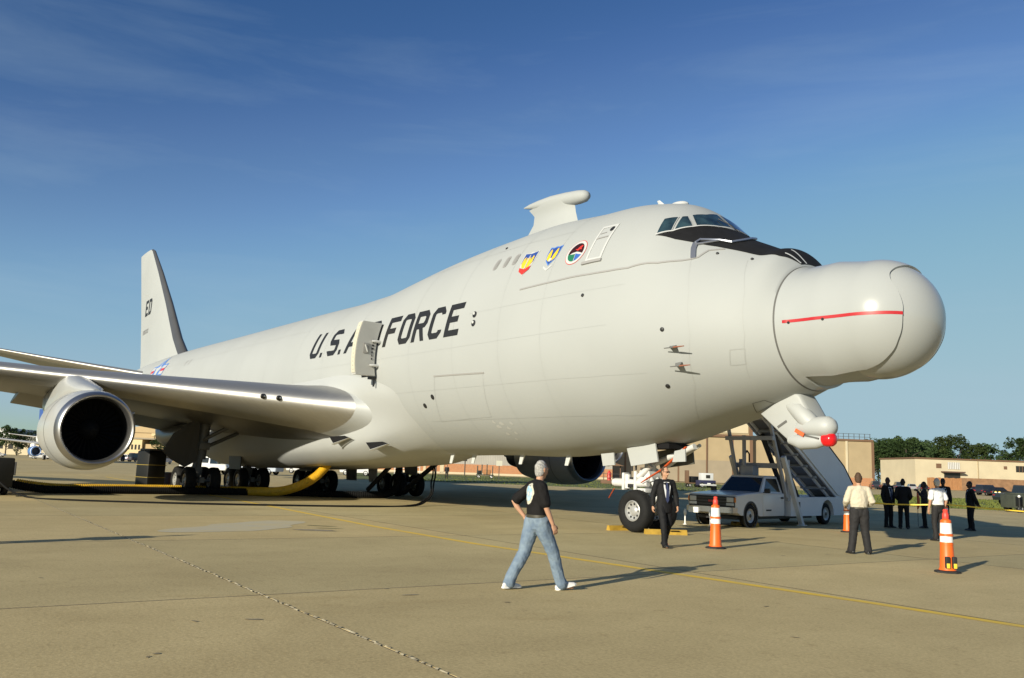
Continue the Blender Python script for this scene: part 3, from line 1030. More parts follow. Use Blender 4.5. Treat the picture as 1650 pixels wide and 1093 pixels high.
# ------------------------------------------------------------------ tail
def surf_loft(name, secs, m, le_m=None):
    nn = len(secs[0])
    mid = nn//2
    a, b = mid-5, mid+5
    mb = MB()
    mb.grid([s_[:a+1] for s_ in secs])
    mb.grid([s_[b:] for s_ in secs])
    mb.add(secs[-1], [tuple(range(nn))])
    o = mb.build(name, m, AC, smooth=50)
    mb = MB()
    mb.grid([s_[a:b+1] for s_ in secs])
    mb.build('leading_edge', le_m or M_alu, o, smooth=60)
    return o
def fin_sec(z, s0, s1, tc):
    ch = s1-s0
    return [(-(s0+x*ch), t*ch, z) for x, t in airfoil(28, tc, 0)]
fin = surf_loft('tail_fin', [fin_sec(8.2, 52.0, 66.4, .09), fin_sec(9.35, 54.0, 66.45, .085), fin_sec(10.4, 55.5, 66.8, .085), fin_sec(13.5, 58.8, 67.8, .085), fin_sec(16.5, 62.3, 68.9, .085), fin_sec(18.85, 65.3, 69.8, .08), fin_sec(19.1, 66.0, 69.85, .06)], M_white, M_alu2)
def fin_decal(name, ch, s0, w, z0, h, m):
    for r in [letter(ch)]:
        V, F = fill2d([[(s0-x*w-y*h*.16, z0+y*h) for x, y in rr] for rr in r], .2)
        P = []
        for s, z in V:
            le = np.interp(z, [10.4, 13.5, 16.5], [55.5, 58.8, 62.3])
            te = np.interp(z, [10.4, 13.5, 16.5], [66.8, 67.8, 68.9])
            x = (s-le)/(te-le)
            yt = 5*.085*(.2969*math.sqrt(x)-.126*x-.3516*x**2+.2843*x**3-.1015*x**4)*(te-le)
            P.append((-s, -yt-.02, z))
        mb = MB()
        mb.add(P, F)
        mb.build(name, m, fin)
fin_decal('letter', 'E', 65.75, 1.0, 13.15, 1.3, M_letter)
fin_decal('letter', 'D', 64.45, 1.0, 13.15, 1.3, M_letter)
for i in range(6):
    fin_decal('serial_digit', 'OIEOCO'[i], 66.3-i*.40, .3, 11.65, .36, M_pgrey)
for side in (-1, 1):
    secs = []
    for y, s0, s1, z0 in ((.8, 56.4, 66.8, 7.42), (4.4, 59.6, 67.7, 8.06), (8, 63.0, 69.0, 8.75), (11.1, 66.0, 70.2, 9.38)):
        secs.append([(-(s0+x*(s1-s0)), side*y, z0+t*(s1-s0)) for x, t in airfoil(28, .09, -.004)])
    surf_loft('tailplane', secs, M_white, M_alu)
# national insignia on the rear fuselage
def star(r):
    return [(r*(1 if i % 2 == 0 else .4)*math.sin(i*math.pi/5), r*(1 if i % 2 == 0 else .4)*math.cos(i*math.pi/5)) for i in range(10)]
IS0, IZ0 = 51.0, 7.35
b = decal('insignia', [[(IS0-x, IZ0+y) for x, y in [(-2.0, .42), (-.9, .42), (0, 1.05), (.9, .42), (2.0, .42), (2.0, -.42), (.9, -.42), (0, -1.05), (-.9, -.42), (-2.0, -.42)]]], M_skyblue, .01, .2, mode='z')
decal('insignia_star', [[(IS0-x, IZ0+y) for x, y in star(.85)]], M_emw, .018, .15, mode='z', parent=b)
for sg in (-1, 1):
    decal('insignia_bar', [[(IS0-sg*x, IZ0+y) for x, y in [(.95, .32), (1.9, .32), (1.9, .10), (.95, .10)]]], M_emw, .018, .2, mode='z', parent=b)
    decal('insignia_bar', [[(IS0-sg*x, IZ0+y) for x, y in [(.95, .10), (1.9, .10), (1.9, -.10), (.95, -.10)]]], M_emred, .018, .2, mode='z', parent=b)
    decal('insignia_bar', [[(IS0-sg*x, IZ0+y) for x, y in [(.95, -.10), (1.9, -.10), (1.9, -.32), (.95, -.32)]]], M_emw, .018, .2, mode='z', parent=b)
for s in (43.3, 44.1):
    strip('drain_mark', [(s, 7.55), (s+.1, 7.2)], .16, M_pgrey, .008, mode='z')

# ------------------------------------------------------------------ engines
def engine(y, s0, z0, wl):
    side = -1 if y < 0 else 1
    c = (-s0, y, z0)
    mb = MB()
    mb.lathe([(-.34, 1.338), (-.7, 1.40), (-1.3, 1.45), (-2.2, 1.465), (-3.2, 1.40), (-4.2, 1.27), (-4.9, 1.14), (-4.9, 1.09), (-4.3, 1.12), (-4.2, .9)], c, n=72)
    e = mb.build('engine_nacelle', M_nac, AC, smooth=50)
    mb = MB()
    mb.lathe([(-.34, 1.338), (-.22, 1.31), (-.10, 1.275), (-.03, 1.235), (0, 1.20), (-.02, 1.165), (-.10, 1.125), (-.25, 1.095), (-.38, 1.085)], c, n=72)
    mb.build('inlet_lip', M_lip, e, smooth=60)
    mb = MB()
    mb.lathe([(-.38, 1.085), (-.7, 1.09), (-1.25, 1.13), (-1.6, 1.14), (-1.6, .01)], c, n=48)
    mb.build('inlet_duct', M_vdark, e, smooth=40)
    mb = MB()
    for k in range(28):
        a = 2*math.pi*k/28
        def P(r, da, x):
            return (c[0]+x, c[1]+r*math.cos(a+da), c[2]+r*math.sin(a+da))
        mb.add([P(.36, -.07, -1.24), P(.36, .10, -1.42), P(1.10, .16, -1.40), P(1.10, .04, -1.22)], [(0, 1, 2, 3)])
    stuff(mb.build('fan_blade', M_vdark, e))
    mb = MB()
    mb.lathe([(-.78, .005), (-.9, .12), (-1.1, .26), (-1.4, .37)], c, n=24)
    mb.build('spinner', M_vdark, e)
    mb = MB()
    mb.lathe([(-4.2, .9), (-5.2, .82), (-6.4, .58), (-6.4, .50), (-6.0, .45), (-7.3, .05)], c, n=40)
    mb.build('core_exhaust', M_dark, e)
    mb = MB()
    rings = []
    for dx, zb, zt_, w in ((-.75, 1.2, 1.46, .14), (-1.2, 1.2, 1.57, .30), (-2.2, 1.2, 1.74, .46), (-3.4, 1.2, wl-.30, .54), (-4.4, .9, wl-.08, .56), (-5.4, .8, wl-.02, .52), (-6.9, .5, wl-.16, .44), (-9.0, .6, wl-.35, .30), (-11.5, 1.1, wl-.55, .08)):
        w2 = w
        rings.append([(c[0]+dx, y-w2*.7, z0+zb), (c[0]+dx, y-w2, z0+zb+(zt_-zb)*.3), (c[0]+dx, y-w2, z0+zb+(zt_-zb)*.75), (c[0]+dx, y-w2*.6, z0+zt_-.03), (c[0]+dx, y, z0+zt_), (c[0]+dx, y+w2*.6, z0+zt_-.03), (c[0]+dx, y+w2, z0+zb+(zt_-zb)*.75), (c[0]+dx, y+w2, z0+zb+(zt_-zb)*.3), (c[0]+dx, y+w2*.7, z0+zb)])
    mb.loft(rings)
    mb.build('engine_pylon', M_nac, e, smooth=60)
    mb = MB()
    mb.loft([[(c[0]-1.9, y-side*1.38, z0+.45), (c[0]-2.8, y-side*1.38, z0+.45), (c[0]-2.8, y-side*1.36, z0+.52), (c[0]-1.9, y-side*1.36, z0+.52)], [(c[0]-2.2, y-side*1.72, z0+.75), (c[0]-2.8, y-side*1.74, z0+.78), (c[0]-2.8, y-side*1.73, z0+.80), (c[0]-2.2, y-side*1.71, z0+.77)]])
    mb.build('nacelle_strake', M_nac, e, smooth=0)
    outline_pts = [(-1.55, 1.458)]
    mb = MB()
    mb.lathe([(-1.50, 1.4585), (-1.515, 1.4615), (-1.53, 1.462)], c, n=72)
    mb.build('cowl_joint', M_seam, e)
    return e
for y, s0, z0, wl in ((-11.68, 23.2, 2.53, 2.25), (11.68, 23.2, 2.40, 2.30), (-20.83, 31.2, 3.45, 2.6), (20.83, 31.2, 3.45, 2.6)):
    engine(y, s0, z0, wl)

# ------------------------------------------------------------------ landing gear
def wheel(parent, x, y, z, r, w, out=-1, sub=True):
    mb = MB()
    h = w/2
    mb.lathe([(-h*.55, r*.47), (-h*.85, r*.52), (-h, r*.66), (-h*.98, r*.80), (-h*.82, r*.93), (-h*.5, r*.985), (-h*.16, r), (-h*.14, r*.988), (-h*.10, r*.988), (-h*.08, r), (h*.08, r), (h*.10, r*.988), (h*.14, r*.988), (h*.16, r), (h*.5, r*.985), (h*.82, r*.93), (h*.98, r*.80), (h, r*.66), (h*.85, r*.52), (h*.55, r*.47)], (x, y, z), (0, 1, 0), 40)
    t = mb.build('tyre', M_tyre, parent, smooth=50)
    mb = MB()
    for o in (-1, 1):
        mb.lathe([(o*h*.62, r*.49), (o*h*.80, r*.49), (o*h*.86, r*.45), (o*h*.60, r*.40), (o*h*.50, r*.26), (o*h*.66, r*.20), (o*h*.74, r*.12), (o*h*.74, .001)], (x, y, z), (0, 1, 0), 32)
    mb.build('wheel_rim', M_rim, t, smooth=40)
    mb = MB()
    for k in range(9):
        a = 2*math.pi*k/9
        mb.lathe([(out*h*.52, r*.055), (out*h*.60, r*.055), (out*h*.60, .001)], (x+r*.33*math.cos(a), y, z+r*.33*math.sin(a)), (0, 1, 0), 8)
    mb.build('lug_hole', M_dark, t)
    return t
NX = -7.86
mb = MB()
mb.tube([(NX+.15, 0, 2.9), (NX+.08, 0, 1.75)], .17, 16)
mb.tube([(NX+.08, 0, 1.75), (NX, 0, .62)], .11, 14)
mb.tube([(NX, -.50, .62), (NX, .50, .62)], .075, 12)
mb.tube([(NX+.06, -.22, 1.62), (NX+.06, .22, 1.62)], .22, 14)
mb.box((NX-.02, -.16, 1.5), (.5, .34, .12), bev=.02)
mb.box((NX-.02, -.16, 1.18), (.46, .34, .12), bev=.02)
ng = mb.build('nose_gear', M_gear, AC, smooth=40)
wheel(ng, NX, -.46, .60, .60, .42)
wheel(ng, NX, .46, .60, .60, .42)
mb = MB()
mb.tube([(NX-1.0, -.42, 1.38), (NX-.92, -.40, 1.38), (NX-.3, -.3, 1.38), (NX+.25, -.25, 1.38)], [.10, .12, .12, .09], 14)
mb.tube([(NX-.45, -.36, 1.22), (NX-.45, -.36, 1.62)], .09, 12)
mb.tube([(NX-.15, -.36, 1.10), (NX-.15, -.36, 1.72)], .06, 12)
mb.tube([(NX+.3, -.2, 1.9), (NX-.1, -.3, 1.55)], .08, 12)
mb.box((NX-.55, -.36, 1.42), (.10, .24, .50), bev=.03)
mb.box((NX+.05, -.30, 1.05), (.22, .2, .32), bev=.03)
mb.build('steering_actuator', M_gear, ng, smooth=40)
mb = MB()
mb.tube([(NX+.22, -.12, 1.55), (NX+.55, -.12, 1.05), (NX+.15, -.12, .70)], .06, 10)
mb.tube([(NX+.22, .12, 1.55), (NX+.55, .12, 1.05), (NX+.15, .12, .70)], .06, 10)
mb.build('torque_link', M_gear, ng)
mb = MB()
mb.box((NX-.35, -.32, 1.30), (.34, .22, .10))
mb.box((NX-.30, -.34, 1.52), (.26, .10, .05))
mb.build('actuator_valve', M_dark, ng)
mb = MB()
mb.tube([(NX-.2, -.3, 1.75), (NX-.2, -.3, 2.1)], .03, 8)
mb.build('hydraulic_line', M_dark, ng)
mb = MB()
mb.tube([(NX-.35, -.3, 1.72), (NX-.35, -.3, 2.05)], .025, 8)
mb.build('hydraulic_line', M_dark, ng)
mb = MB()
mb.tube([(NX+.05, .05, 1.9), (NX+1.7, .05, 2.45)], .085, 12)
mb.tube([(NX+.1, .3, 1.7), (NX+1.6, .4, 2.5)], .05, 10)
mb.build('drag_brace', M_gear, ng)
mb = MB()
rp_ = [(NX+1.72, -.32, 2.42), (NX+1.35, -.36, 2.12), (NX+.9, -.40, 1.78), (NX+.45, -.42, 1.56), (NX+.15, -.44, 1.40)]
mb.tube(rp_, [.055, .07, .06, .05, .03], 8, squash=.4)
mb.tube([(NX-.75, -.62, 1.20), (NX-.85, -.64, 1.05), (NX-.95, -.64, .92)], .03, 6, squash=.4)
mb.build('warning_streamer', M_orange, ng)
M_portdoor = mat('port_door_shaded', (.10, .098, .08), .6)  # shade on the port door is put into this colour
def plate(name, pts, thick, m, parent, dirv):
    d = Vector(dirv).normalized()*thick
    mb = MB()
    mb.loft([[Vector(p) for p in pts], [Vector(p)+d for p in pts]])
    return mb.build(name, m, parent, smooth=0)
plate('gear_door', [(-8.12, -.62, 2.36), (-7.02, -.62, 2.56), (-6.92, -.60, 2.00), (-7.96, -.60, 1.86)], .05, M_white2, ng, (0, 1, 0))
plate('gear_door', [(-8.15, .62, 2.32), (-6.75, .62, 2.50), (-6.72, .66, 1.98), (-8.0, .66, 1.82)], .05, M_portdoor, ng, (0, 1, 0))
plate('gear_door', [(-6.35, -.55, 2.30), (-5.98, -.55, 2.36), (-5.98, -.53, 2.02), (-6.45, -.53, 2.0)], .04, M_white2, ng, (0, 1, 0))
plate('aft_gear_door', [(-9.28, -.55, 2.20), (-8.74, -.55, 2.24), (-8.72, -.52, 1.88), (-9.22, -.52, 1.84)], .05, M_white2, ng, (0, 1, 0))
mb = MB()
mb.box((-7.35, 0, 2.44), (1.5, 1.0, .14))  # black block stands in for the shadow inside the open well
mb.build('gear_well_shade', M_vdark, ng)
M_darkdoor = mat('gear_door_shaded', (.045, .045, .045), .5)  # dark tone carries the shade these doors hang in
def main_gear(x, y, r=.62, name='main_gear'):
    sg = -1 if y < 0 else 1
    mb = MB()
    mb.tube([(x, y, .66), (x, y-sg*.1, 1.7)], .15, 14)
    mb.tube([(x, y-sg*.1, 1.6), (x+.1, y-sg*.2, 3.6)], .27, 16)
    mb.tube([(x+.35, y-.2, 1.1), (x+.2, y-.15, 3.4)], .07, 8)
    mb.tube([(x-.35, y+.2, 1.0), (x-.2, y+.1, 3.2)], .06, 8)
    mb.box((x+.1, y-sg*.15, 2.2), (.7, .5, .35), bev=.05)
    mb.box((x, y, 1.05), (.5, .42, .4), bev=.05)
    mb.bar((x-.9, y, .64), (x+.9, y, .64), .22, .24)
    for dx in (-.73, .73):
        mb.tube([(x+dx, y-.62, .62), (x+dx, y+.62, .62)], .08, 10)
    mb.tube([(x-.15, y, 1.75), (x-.55, y, 1.2), (x-.1, y, .8)], .07, 8)
    mb.tube([(x+.1, y, 2.4), (x+1.4, y-sg*1.2, 3.3)], .09, 10)
    mb.tube([(x, y, 2.0), (x-.2, y-sg*1.9, 2.9)], .09, 10)
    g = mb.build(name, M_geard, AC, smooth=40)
    for dx in (-.73, .73):
        for dy in (-.56, .56):
            wheel(g, x+dx, y+dy, r, r, .46, out=-1)
    return g
gw = main_gear(-31.6, -5.5, name='wing_gear')
gb = main_gear(-34.7, -1.92, name='body_gear')
gbl = main_gear(-34.7, 1.92, name='body_gear')
gwl = main_gear(-31.6, 5.5, name='wing_gear')
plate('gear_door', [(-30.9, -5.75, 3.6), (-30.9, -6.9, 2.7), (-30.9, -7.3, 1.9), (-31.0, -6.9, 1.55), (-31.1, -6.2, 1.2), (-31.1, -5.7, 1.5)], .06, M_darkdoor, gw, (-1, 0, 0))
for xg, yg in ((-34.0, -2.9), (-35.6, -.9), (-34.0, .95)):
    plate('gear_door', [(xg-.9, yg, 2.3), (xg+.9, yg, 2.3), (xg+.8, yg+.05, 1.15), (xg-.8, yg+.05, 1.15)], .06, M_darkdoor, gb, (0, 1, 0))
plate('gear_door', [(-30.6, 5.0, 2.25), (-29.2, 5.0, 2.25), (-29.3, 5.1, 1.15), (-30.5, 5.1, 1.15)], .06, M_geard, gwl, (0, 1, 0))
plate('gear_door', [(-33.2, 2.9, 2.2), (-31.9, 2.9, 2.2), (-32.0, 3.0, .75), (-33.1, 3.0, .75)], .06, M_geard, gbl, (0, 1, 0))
plate('gear_door', [(-30.9, 3.1, 1.55), (-29.95, 3.1, 1.6), (-29.95, 3.12, .72), (-30.75, 3.12, .72)], .05, M_white2, gbl, (0, 1, 0))
mb = MB()
mb.tube([(-27.6, 3.1, 2.1), (-30.2, 2.8, .35)], .12, 10)
mb.build('gear_brace', M_dark, gwl)
mb = MB()
mb.tube([(-26.6, 5.0, 2.1), (-29.3, 4.4, .35)], .12, 10)
mb.build('gear_brace', M_dark, gwl)
# small drain masts and beacons on the belly
for X, y_ in ((-13.4, -.3), (-11.0, -.3), (-17.4, -.5), (-16.4, -.2)):
    z_ = float(pch(-X, sb, ZB))
    mb = MB()
    mb.loft([[(X-.10, y_-.03, z_+.08), (X+.12, y_-.03, z_+.08), (X+.12, y_+.03, z_+.08), (X-.10, y_+.03, z_+.08)], [(X-.22, y_-.012, z_-.30), (X-.06, y_-.012, z_-.30), (X-.06, y_+.012, z_-.30), (X-.22, y_+.012, z_-.30)]])
    mb.build('belly_mast', M_emw, AC, smooth=0)
# worn paint marks under the forward cargo door
for (a, b_, w) in ((12.05, -.80, .12), (11.85, -.86, .09), (12.3, -.84, .14), (11.55, -.80, .08), (12.15, -.94, .10), (11.7, -.93, .07), (12.4, -.78, .07), (11.98, -1.02, .06)):
    decal('paint_scuff', [[(a-w, b_-.02), (a-w*.2, b_+.022), (a+w*.8, b_+.012), (a+w, b_-.010), (a+w*.1, b_-.024)]], M_stain, .005, .08)
# ------------------------------------------------------------------ ground
M_conc = bpy.data.materials.new('apron_concrete')
M_conc.use_nodes = True
t_ = M_conc.node_tree
p_ = t_.nodes['Principled BSDF']
p_.inputs['Roughness'].default_value = 0.9
p_.inputs['Specular IOR Level'].default_value = 0.25
geo = t_.nodes.new('ShaderNodeNewGeometry')
def noise(scale, detail=6, rough=.6, stretch=None, dist=0.0):
    n = t_.nodes.new('ShaderNodeTexNoise')
    n.inputs['Scale'].default_value = scale
    n.inputs['Detail'].default_value = detail
    n.inputs['Roughness'].default_value = rough
    n.inputs['Distortion'].default_value = dist
    if stretch:
        m_ = t_.nodes.new('ShaderNodeMapping')
        m_.inputs['Scale'].default_value = stretch
        t_.links.new(geo.outputs['Position'], m_.inputs[0])
        t_.links.new(m_.outputs[0], n.inputs['Vector'])
    else:
        t_.links.new(geo.outputs['Position'], n.inputs['Vector'])
    return n
def ramp(src, p0, c0, p1, c1):
    r = t_.nodes.new('ShaderNodeValToRGB')
    r.color_ramp.elements[0].position, r.color_ramp.elements[1].position = p0, p1
    r.color_ramp.elements[0].color, r.color_ramp.elements[1].color = (*c0, 1), (*c1, 1)
    t_.links.new(src, r.inputs[0])
    return r
def mul(a, b, f=1.0):
    m_ = t_.nodes.new('ShaderNodeMixRGB')
    m_.blend_type = 'MULTIPLY'
    m_.inputs[0].default_value = f
    t_.links.new(a, m_.inputs[1])
    t_.links.new(b, m_.inputs[2])
    return m_
base_c = ramp(noise(.11, 5).outputs['Fac'], .35, (.490, .395, .205), .68, (.575, .470, .250))
blot = ramp(noise(.55, 10, .68, (1, .7, 1), .4).outputs['Fac'], .34, (.87, .86, .84), .64, (1.03, 1.03, 1.03))
grain = ramp(noise(26, 6, .85).outputs['Fac'], .34, (.70, .69, .66), .62, (1.12, 1.12, 1.11))
pits = ramp(noise(5, 6, .8).outputs['Fac'], .30, (.72, .69, .64), .45, (1, 1, 1))
oi = t_.nodes.new('ShaderNodeObjectInfo')
slabv = ramp(oi.outputs['Random'], 0, (.90, .93, .95), 1, (1.07, 1.04, 1.0))
stn = ramp(noise(.23, 9, .7, (1, .3, 1), 1.2).outputs['Fac'], .60, (1, 1, 1), .80, (.70, .62, .50))
m1 = mul(base_c.outputs[0], blot.outputs[0])
m2 = mul(m1.outputs[0], grain.outputs[0])
m3 = mul(m2.outputs[0], pits.outputs[0], .8)
m4 = mul(m3.outputs[0], slabv.outputs[0])
m5 = mul(m4.outputs[0], stn.outputs[0])
t_.links.new(m5.outputs[0], p_.inputs['Base Color'])
bp = t_.nodes.new('ShaderNodeBump')
bp.inputs['Strength'].default_value = .35
bp.inputs['Distance'].default_value = .01
t_.links.new(noise(30, 5, .7).outputs['Fac'], bp.inputs['Height'])
t_.links.new(bp.outputs[0], p_.inputs['Normal'])

mb = MB()
mb.add([(-2600, -900, -.03), (900, -900, -.03), (900, 2600, -.03), (-2600, 2600, -.03)], [(0, 1, 2, 3)])
grd = struct(mb.build('ground', M_conc))
# apron slabs with open joints
apron = bpy.data.objects.new('apron', None)
COL.objects.link(apron)
apron['kind'] = 'structure'
apron.location = (-.79, -14.2, 0)
apron.rotation_euler = (0, 0, R(-2.6))
L = 7.6
bm = bmesh.new()
bmesh.ops.create_cube(bm, size=1.0)
for v in bm.verts:
    v.co = Vector((v.co.x*(L-.020), v.co.y*(L-.026), v.co.z*.028))
sl_me = bpy.data.meshes.new('slab')
bm.to_mesh(sl_me)
bm.free()
sl_me.materials.append(M_conc)
for i in range(-9, 3):
    for j in range(-2, 10):
        o = bpy.data.objects.new('slab', sl_me)
        o.location = ((i+.5)*L, (j+.5)*L, -.014)
        put(o, apron)
# crumbling filler along the long joint
M_fill = mat('joint_filler', (.50, .44, .30), .9, var=.9, vscale=7, col2=(.10, .08, .05))
mb = MB()
x = -26.0
while x < 15:
    w = random.uniform(.03, .14)
    o = random.uniform(-.016, .016)
    k = random.uniform(.004, .013)
    mb.add([(x, o-k, .0015), (x+w, o-k*random.uniform(.5, 1.2), .0015), (x+w, o+k*random.uniform(.5, 1.3), .012), (x, o+k, .010)], [(0, 1, 2, 3)])
    x += w*random.uniform(1.0, 2.4)
jf = mb.build('joint_filler', M_fill, apron, world=False)
stuff(jf)
mb = MB()
mb.add([(-60, -.017, -.004), (18, -.017, -.004), (18, .017, -.004), (-60, .017, -.004)], [(0, 1, 2, 3)])
M_seal = mat('sealant_dark', (.07, .055, .04), .9, var=.6, vscale=3, col2=(.20, .15, .09))
mb.build('joint_sealant', M_seal, apron, world=False)
for i in range(-8, 3):
    mb = MB()
    mb.add([(i*L-.013, -15, .0015), (i*L+.013, -15, .0015), (i*L+.013, 60, .0015), (i*L-.013, 60, .0015)], [(0, 1, 2, 3)])
    mb.build('joint_sealant', M_seal, apron, world=False)
for j in (-1, 1, 2, 3, 4, 5):
    mb = MB()
    mb.add([(-60, j*L-.012, .0025), (18, j*L-.012, .0025), (18, j*L+.012, .0025), (-60, j*L+.012, .0025)], [(0, 1, 2, 3)])
    mb.build('joint_sealant', M_seal, apron, world=False)
# taxi line
M_line = mat('taxi_yellow', (.76, .50, .03), .8, var=.4, vscale=3.2, col2=(.62, .44, .09), detail=9)

pl = [(-60, -3.2), (-38, -4.6), (-21.26, -6.06), (-11.25, -7.06), (-6.0, -7.30), (-.5, -7.12), (3.07, -6.98), (8, -6.98), (16, -7.0)]
mb = MB()
P_ = []
for i in range(len(pl)):
    P_.append([(pl[i][0], pl[i][1]-.10, .004), (pl[i][0], pl[i][1]+.10, .004)])
mb.grid(P_)
struct(mb.build('taxi_line', M_line))
# pale repaired patch
def blob(name, c, ax, ay, rot, m, z, n=40, seed=1, jag=.18):
    rr = random.Random(seed)
    ph = [rr.uniform(0, 6.28) for _ in range(6)]
    pts = []
    for i in range(n):
        a = 2*math.pi*i/n
        k = 1+sum(jag/(q+1)*math.sin((q+2)*a+ph[q]) for q in range(6))
        x_, y_ = ax*k*math.cos(a), ay*k*math.sin(a)
        pts.append((c[0]+x_*math.cos(rot)-y_*math.sin(rot), c[1]+x_*math.sin(rot)+y_*math.cos(rot), z))
    mb = MB()
    mb.add(pts, [tuple(range(n))])
    return stuff(mb.build(name, m))
blob('repair_patch', (-11.7, -10.4), 2.1, 1.15, R(-52), mat('patch_pale', (.455, .415, .30), .9, var=.35, vscale=1.6, col2=(.50, .42, .24), detail=10), .004, seed=3, jag=.22)
blob('weed_tuft', (-11.5, -8.45), .42, .07, R(40), mat('weed_olive', (.10, .11, .03), .9), .006, seed=15)
blob('weed_tuft', (-10.7, -8.6), .30, .06, R(60), bpy.data.materials['weed_olive'], .006, seed=16)
blob('rubber_stain', (-10.2, -9.2), .55, .20, R(60), mat('stain_brown', (.20, .16, .09), .9, var=.5, vscale=6, col2=(.33, .29, .21)), .006, seed=5)
blob('rubber_stain', (.80, -14.9), .11, .025, R(60), bpy.data.materials['stain_brown'], .006, seed=6)
blob('rubber_stain', (-.05, -12.5), .10, .03, R(80), bpy.data.materials['stain_brown'], .006, seed=8)
# grass
M_grass = mat('grass', (.14, .16, .028), .9, var=.45, vscale=.35, col2=(.085, .105, .02), bump=.5, bscale=3, detail=10)
def strip_poly(name, near, far, m, z):
    mb = MB()
    P0, P1 = [], []
    for p in near:
        g = ground(*p)
        P0.append((g[0], g[1], z))
    for p in far:
        g = ground(*p)
        P1.append((g[0], g[1], z))
    mb.grid([[a, b] for a, b in zip(P0, P1)])
    return mb.build(name, m)
gr = strip_poly('grass', [(560, 771), (700, 776), (800, 780), (960, 786.5), (1130, 792), (1300, 804), (1400, 812), (1480, 817), (1720, 828)], [(560, 761), (700, 764.5), (800, 768), (960, 774), (1130, 779), (1300, 791), (1400, 797.5), (1480, 801), (1720, 811)], M_grass, .004)
gr['kind'] = 'structure'
# tufts along the edges so the strip is not a flat sheet
mb = MB()
rr = random.Random(11)
for _ in range(9000):
    u = rr.uniform(0, 1)
    px = rr.uniform(1380, 1660) if u < .6 else rr.uniform(640, 1380)
    n0 = np.interp(px, [560, 700, 800, 960, 1130, 1300, 1400, 1480, 1720], [771, 776, 780, 786.5, 792, 804, 812, 817, 828])
    f0 = np.interp(px, [560, 700, 800, 960, 1130, 1300, 1400, 1480, 1720], [761, 764.5, 768, 774, 779, 791, 797.5, 801, 811])
    g = ground(px, f0+(n0-f0)*rr.random()**1.3)
    h, w, a = rr.uniform(.05, .13), rr.uniform(.05, .14), rr.uniform(0, 3.14)
    mb.add([(g[0]-w*math.cos(a), g[1]-w*math.sin(a), .003), (g[0]+w*math.cos(a), g[1]+w*math.sin(a), .003), (g[0]+rr.uniform(-.05, .05), g[1]+rr.uniform(-.05, .05), h)], [(0, 1, 2)])
stuff(mb.build('grass_tufts', M_grass, smooth=0))

M_oil = mat('oil_spot', (.20, .165, .10), .8, var=.5, vscale=8, col2=(.33, .27, .16))
rr = random.Random(21)
for k in range(16):
    px, py = rr.uniform(60, 1600), rr.uniform(850, 1070)
    g = ground(px, py)
    s_ = rr.uniform(.015, .055)
    blob('oil_spot', (g[0], g[1]), s_, s_*rr.uniform(.4, .9), rr.uniform(0, 3), M_oil, .006, n=18, seed=40+k, jag=.3)
# ------------------------------------------------------------------ things around the jet
M_paint = mat('truck_white', (.66, .66, .65), .32, coat=.3, var=.04, vscale=1.5)
M_trim = mat('trim_black', (.02, .02, .02), .5)
M_chrome = mat('bumper_chrome', (.55, .55, .55), .22, metal=1.0)
M_wglass = mat('vehicle_glass', (.015, .018, .02), .06, spec=.8)
M_amber = mat('lamp_amber', (.75, .22, .02), .3)
M_lamp = mat('lamp_clear', (.6, .6, .58), .15)
M_rubber = mat('rubber_black', (.02, .02, .02), .75)
M_stair = mat('stair_panel_white', (.78, .78, .78), .4, var=.06, vscale=1.2)
M_frame = mat('stair_frame_grey', (.42, .43, .44), .45, var=.15, vscale=3)
M_tread = mat('tread_metal', (.24, .24, .24), .5, metal=.5)
M_chock = mat('chock_yellow', (.50, .31, .04), .6, var=.35, vscale=6)
M_coneo = mat('cone_orange', (.82, .14, .015), .45, var=.10, vscale=4)
M_conew = mat('reflective_white', (.80, .80, .78), .35)
M_conered = mat('cone_top_red', (.70, .06, .04), .45)
M_tape = mat('tape_yellow', (.80, .56, .05), .5)
M_hose = mat('duct_yellow', (.72, .42, .015), .6, var=.25, vscale=5)
M_cable = mat('cable_black', (.012, .012, .012), .9, spec=.1)

M_olive0 = mat('service_olive', (.06, .065, .05), .6)
def part(mb, name, m, par, smooth=35, label=None):
    return mb.build(name, m, par, smooth, world=False, label=label)

def road_wheel(par, x, y, r, w, out, rimm=None, style=0):
    mb = MB()
    h = w/2
    mb.lathe([(-h*.7, r*.60), (-h, r*.70), (-h, r*.88), (-h*.75, r*.99), (h*.75, r*.99), (h, r*.88), (h, r*.70), (h*.7, r*.60)], (x, y, r), (0, 1, 0), 28)
    t = part(mb, 'wheel', M_tyre, par, 40)
    mb = MB()
    mb.lathe([(out*h*.72, r*.63), (out*h*.90, r*.61), (out*h*.80, r*.52), (out*h*.62, r*.42), (out*h*.86, r*.26), (out*h*.88, r*.001)], (x, y, r), (0, 1, 0), 24)
    part(mb, 'rim', rimm or M_rim, t, 40)
    mb = MB()
    mb.lathe([(out*h*.89, r*.17), (out*h*1.0, r*.15), (out*h*1.0, .001)], (x, y, r), (0, 1, 0), 14)
    part(mb, 'hub_cap', M_trim, t)
    return t

# ---- boarding stair truck
TO = Vector((-9.55, 5.61, 0))
TRZ = math.atan2(-.993, .12)
tr = thing('stair_truck', 'white pickup truck carrying a boarding staircase parked behind the jet nose', 'truck', TO, TRZ)
def arch(xc, zc, r, n=12):
    return [(xc+r*math.cos(a), zc+r*math.sin(a)) for a in np.linspace(0, math.pi, n)]
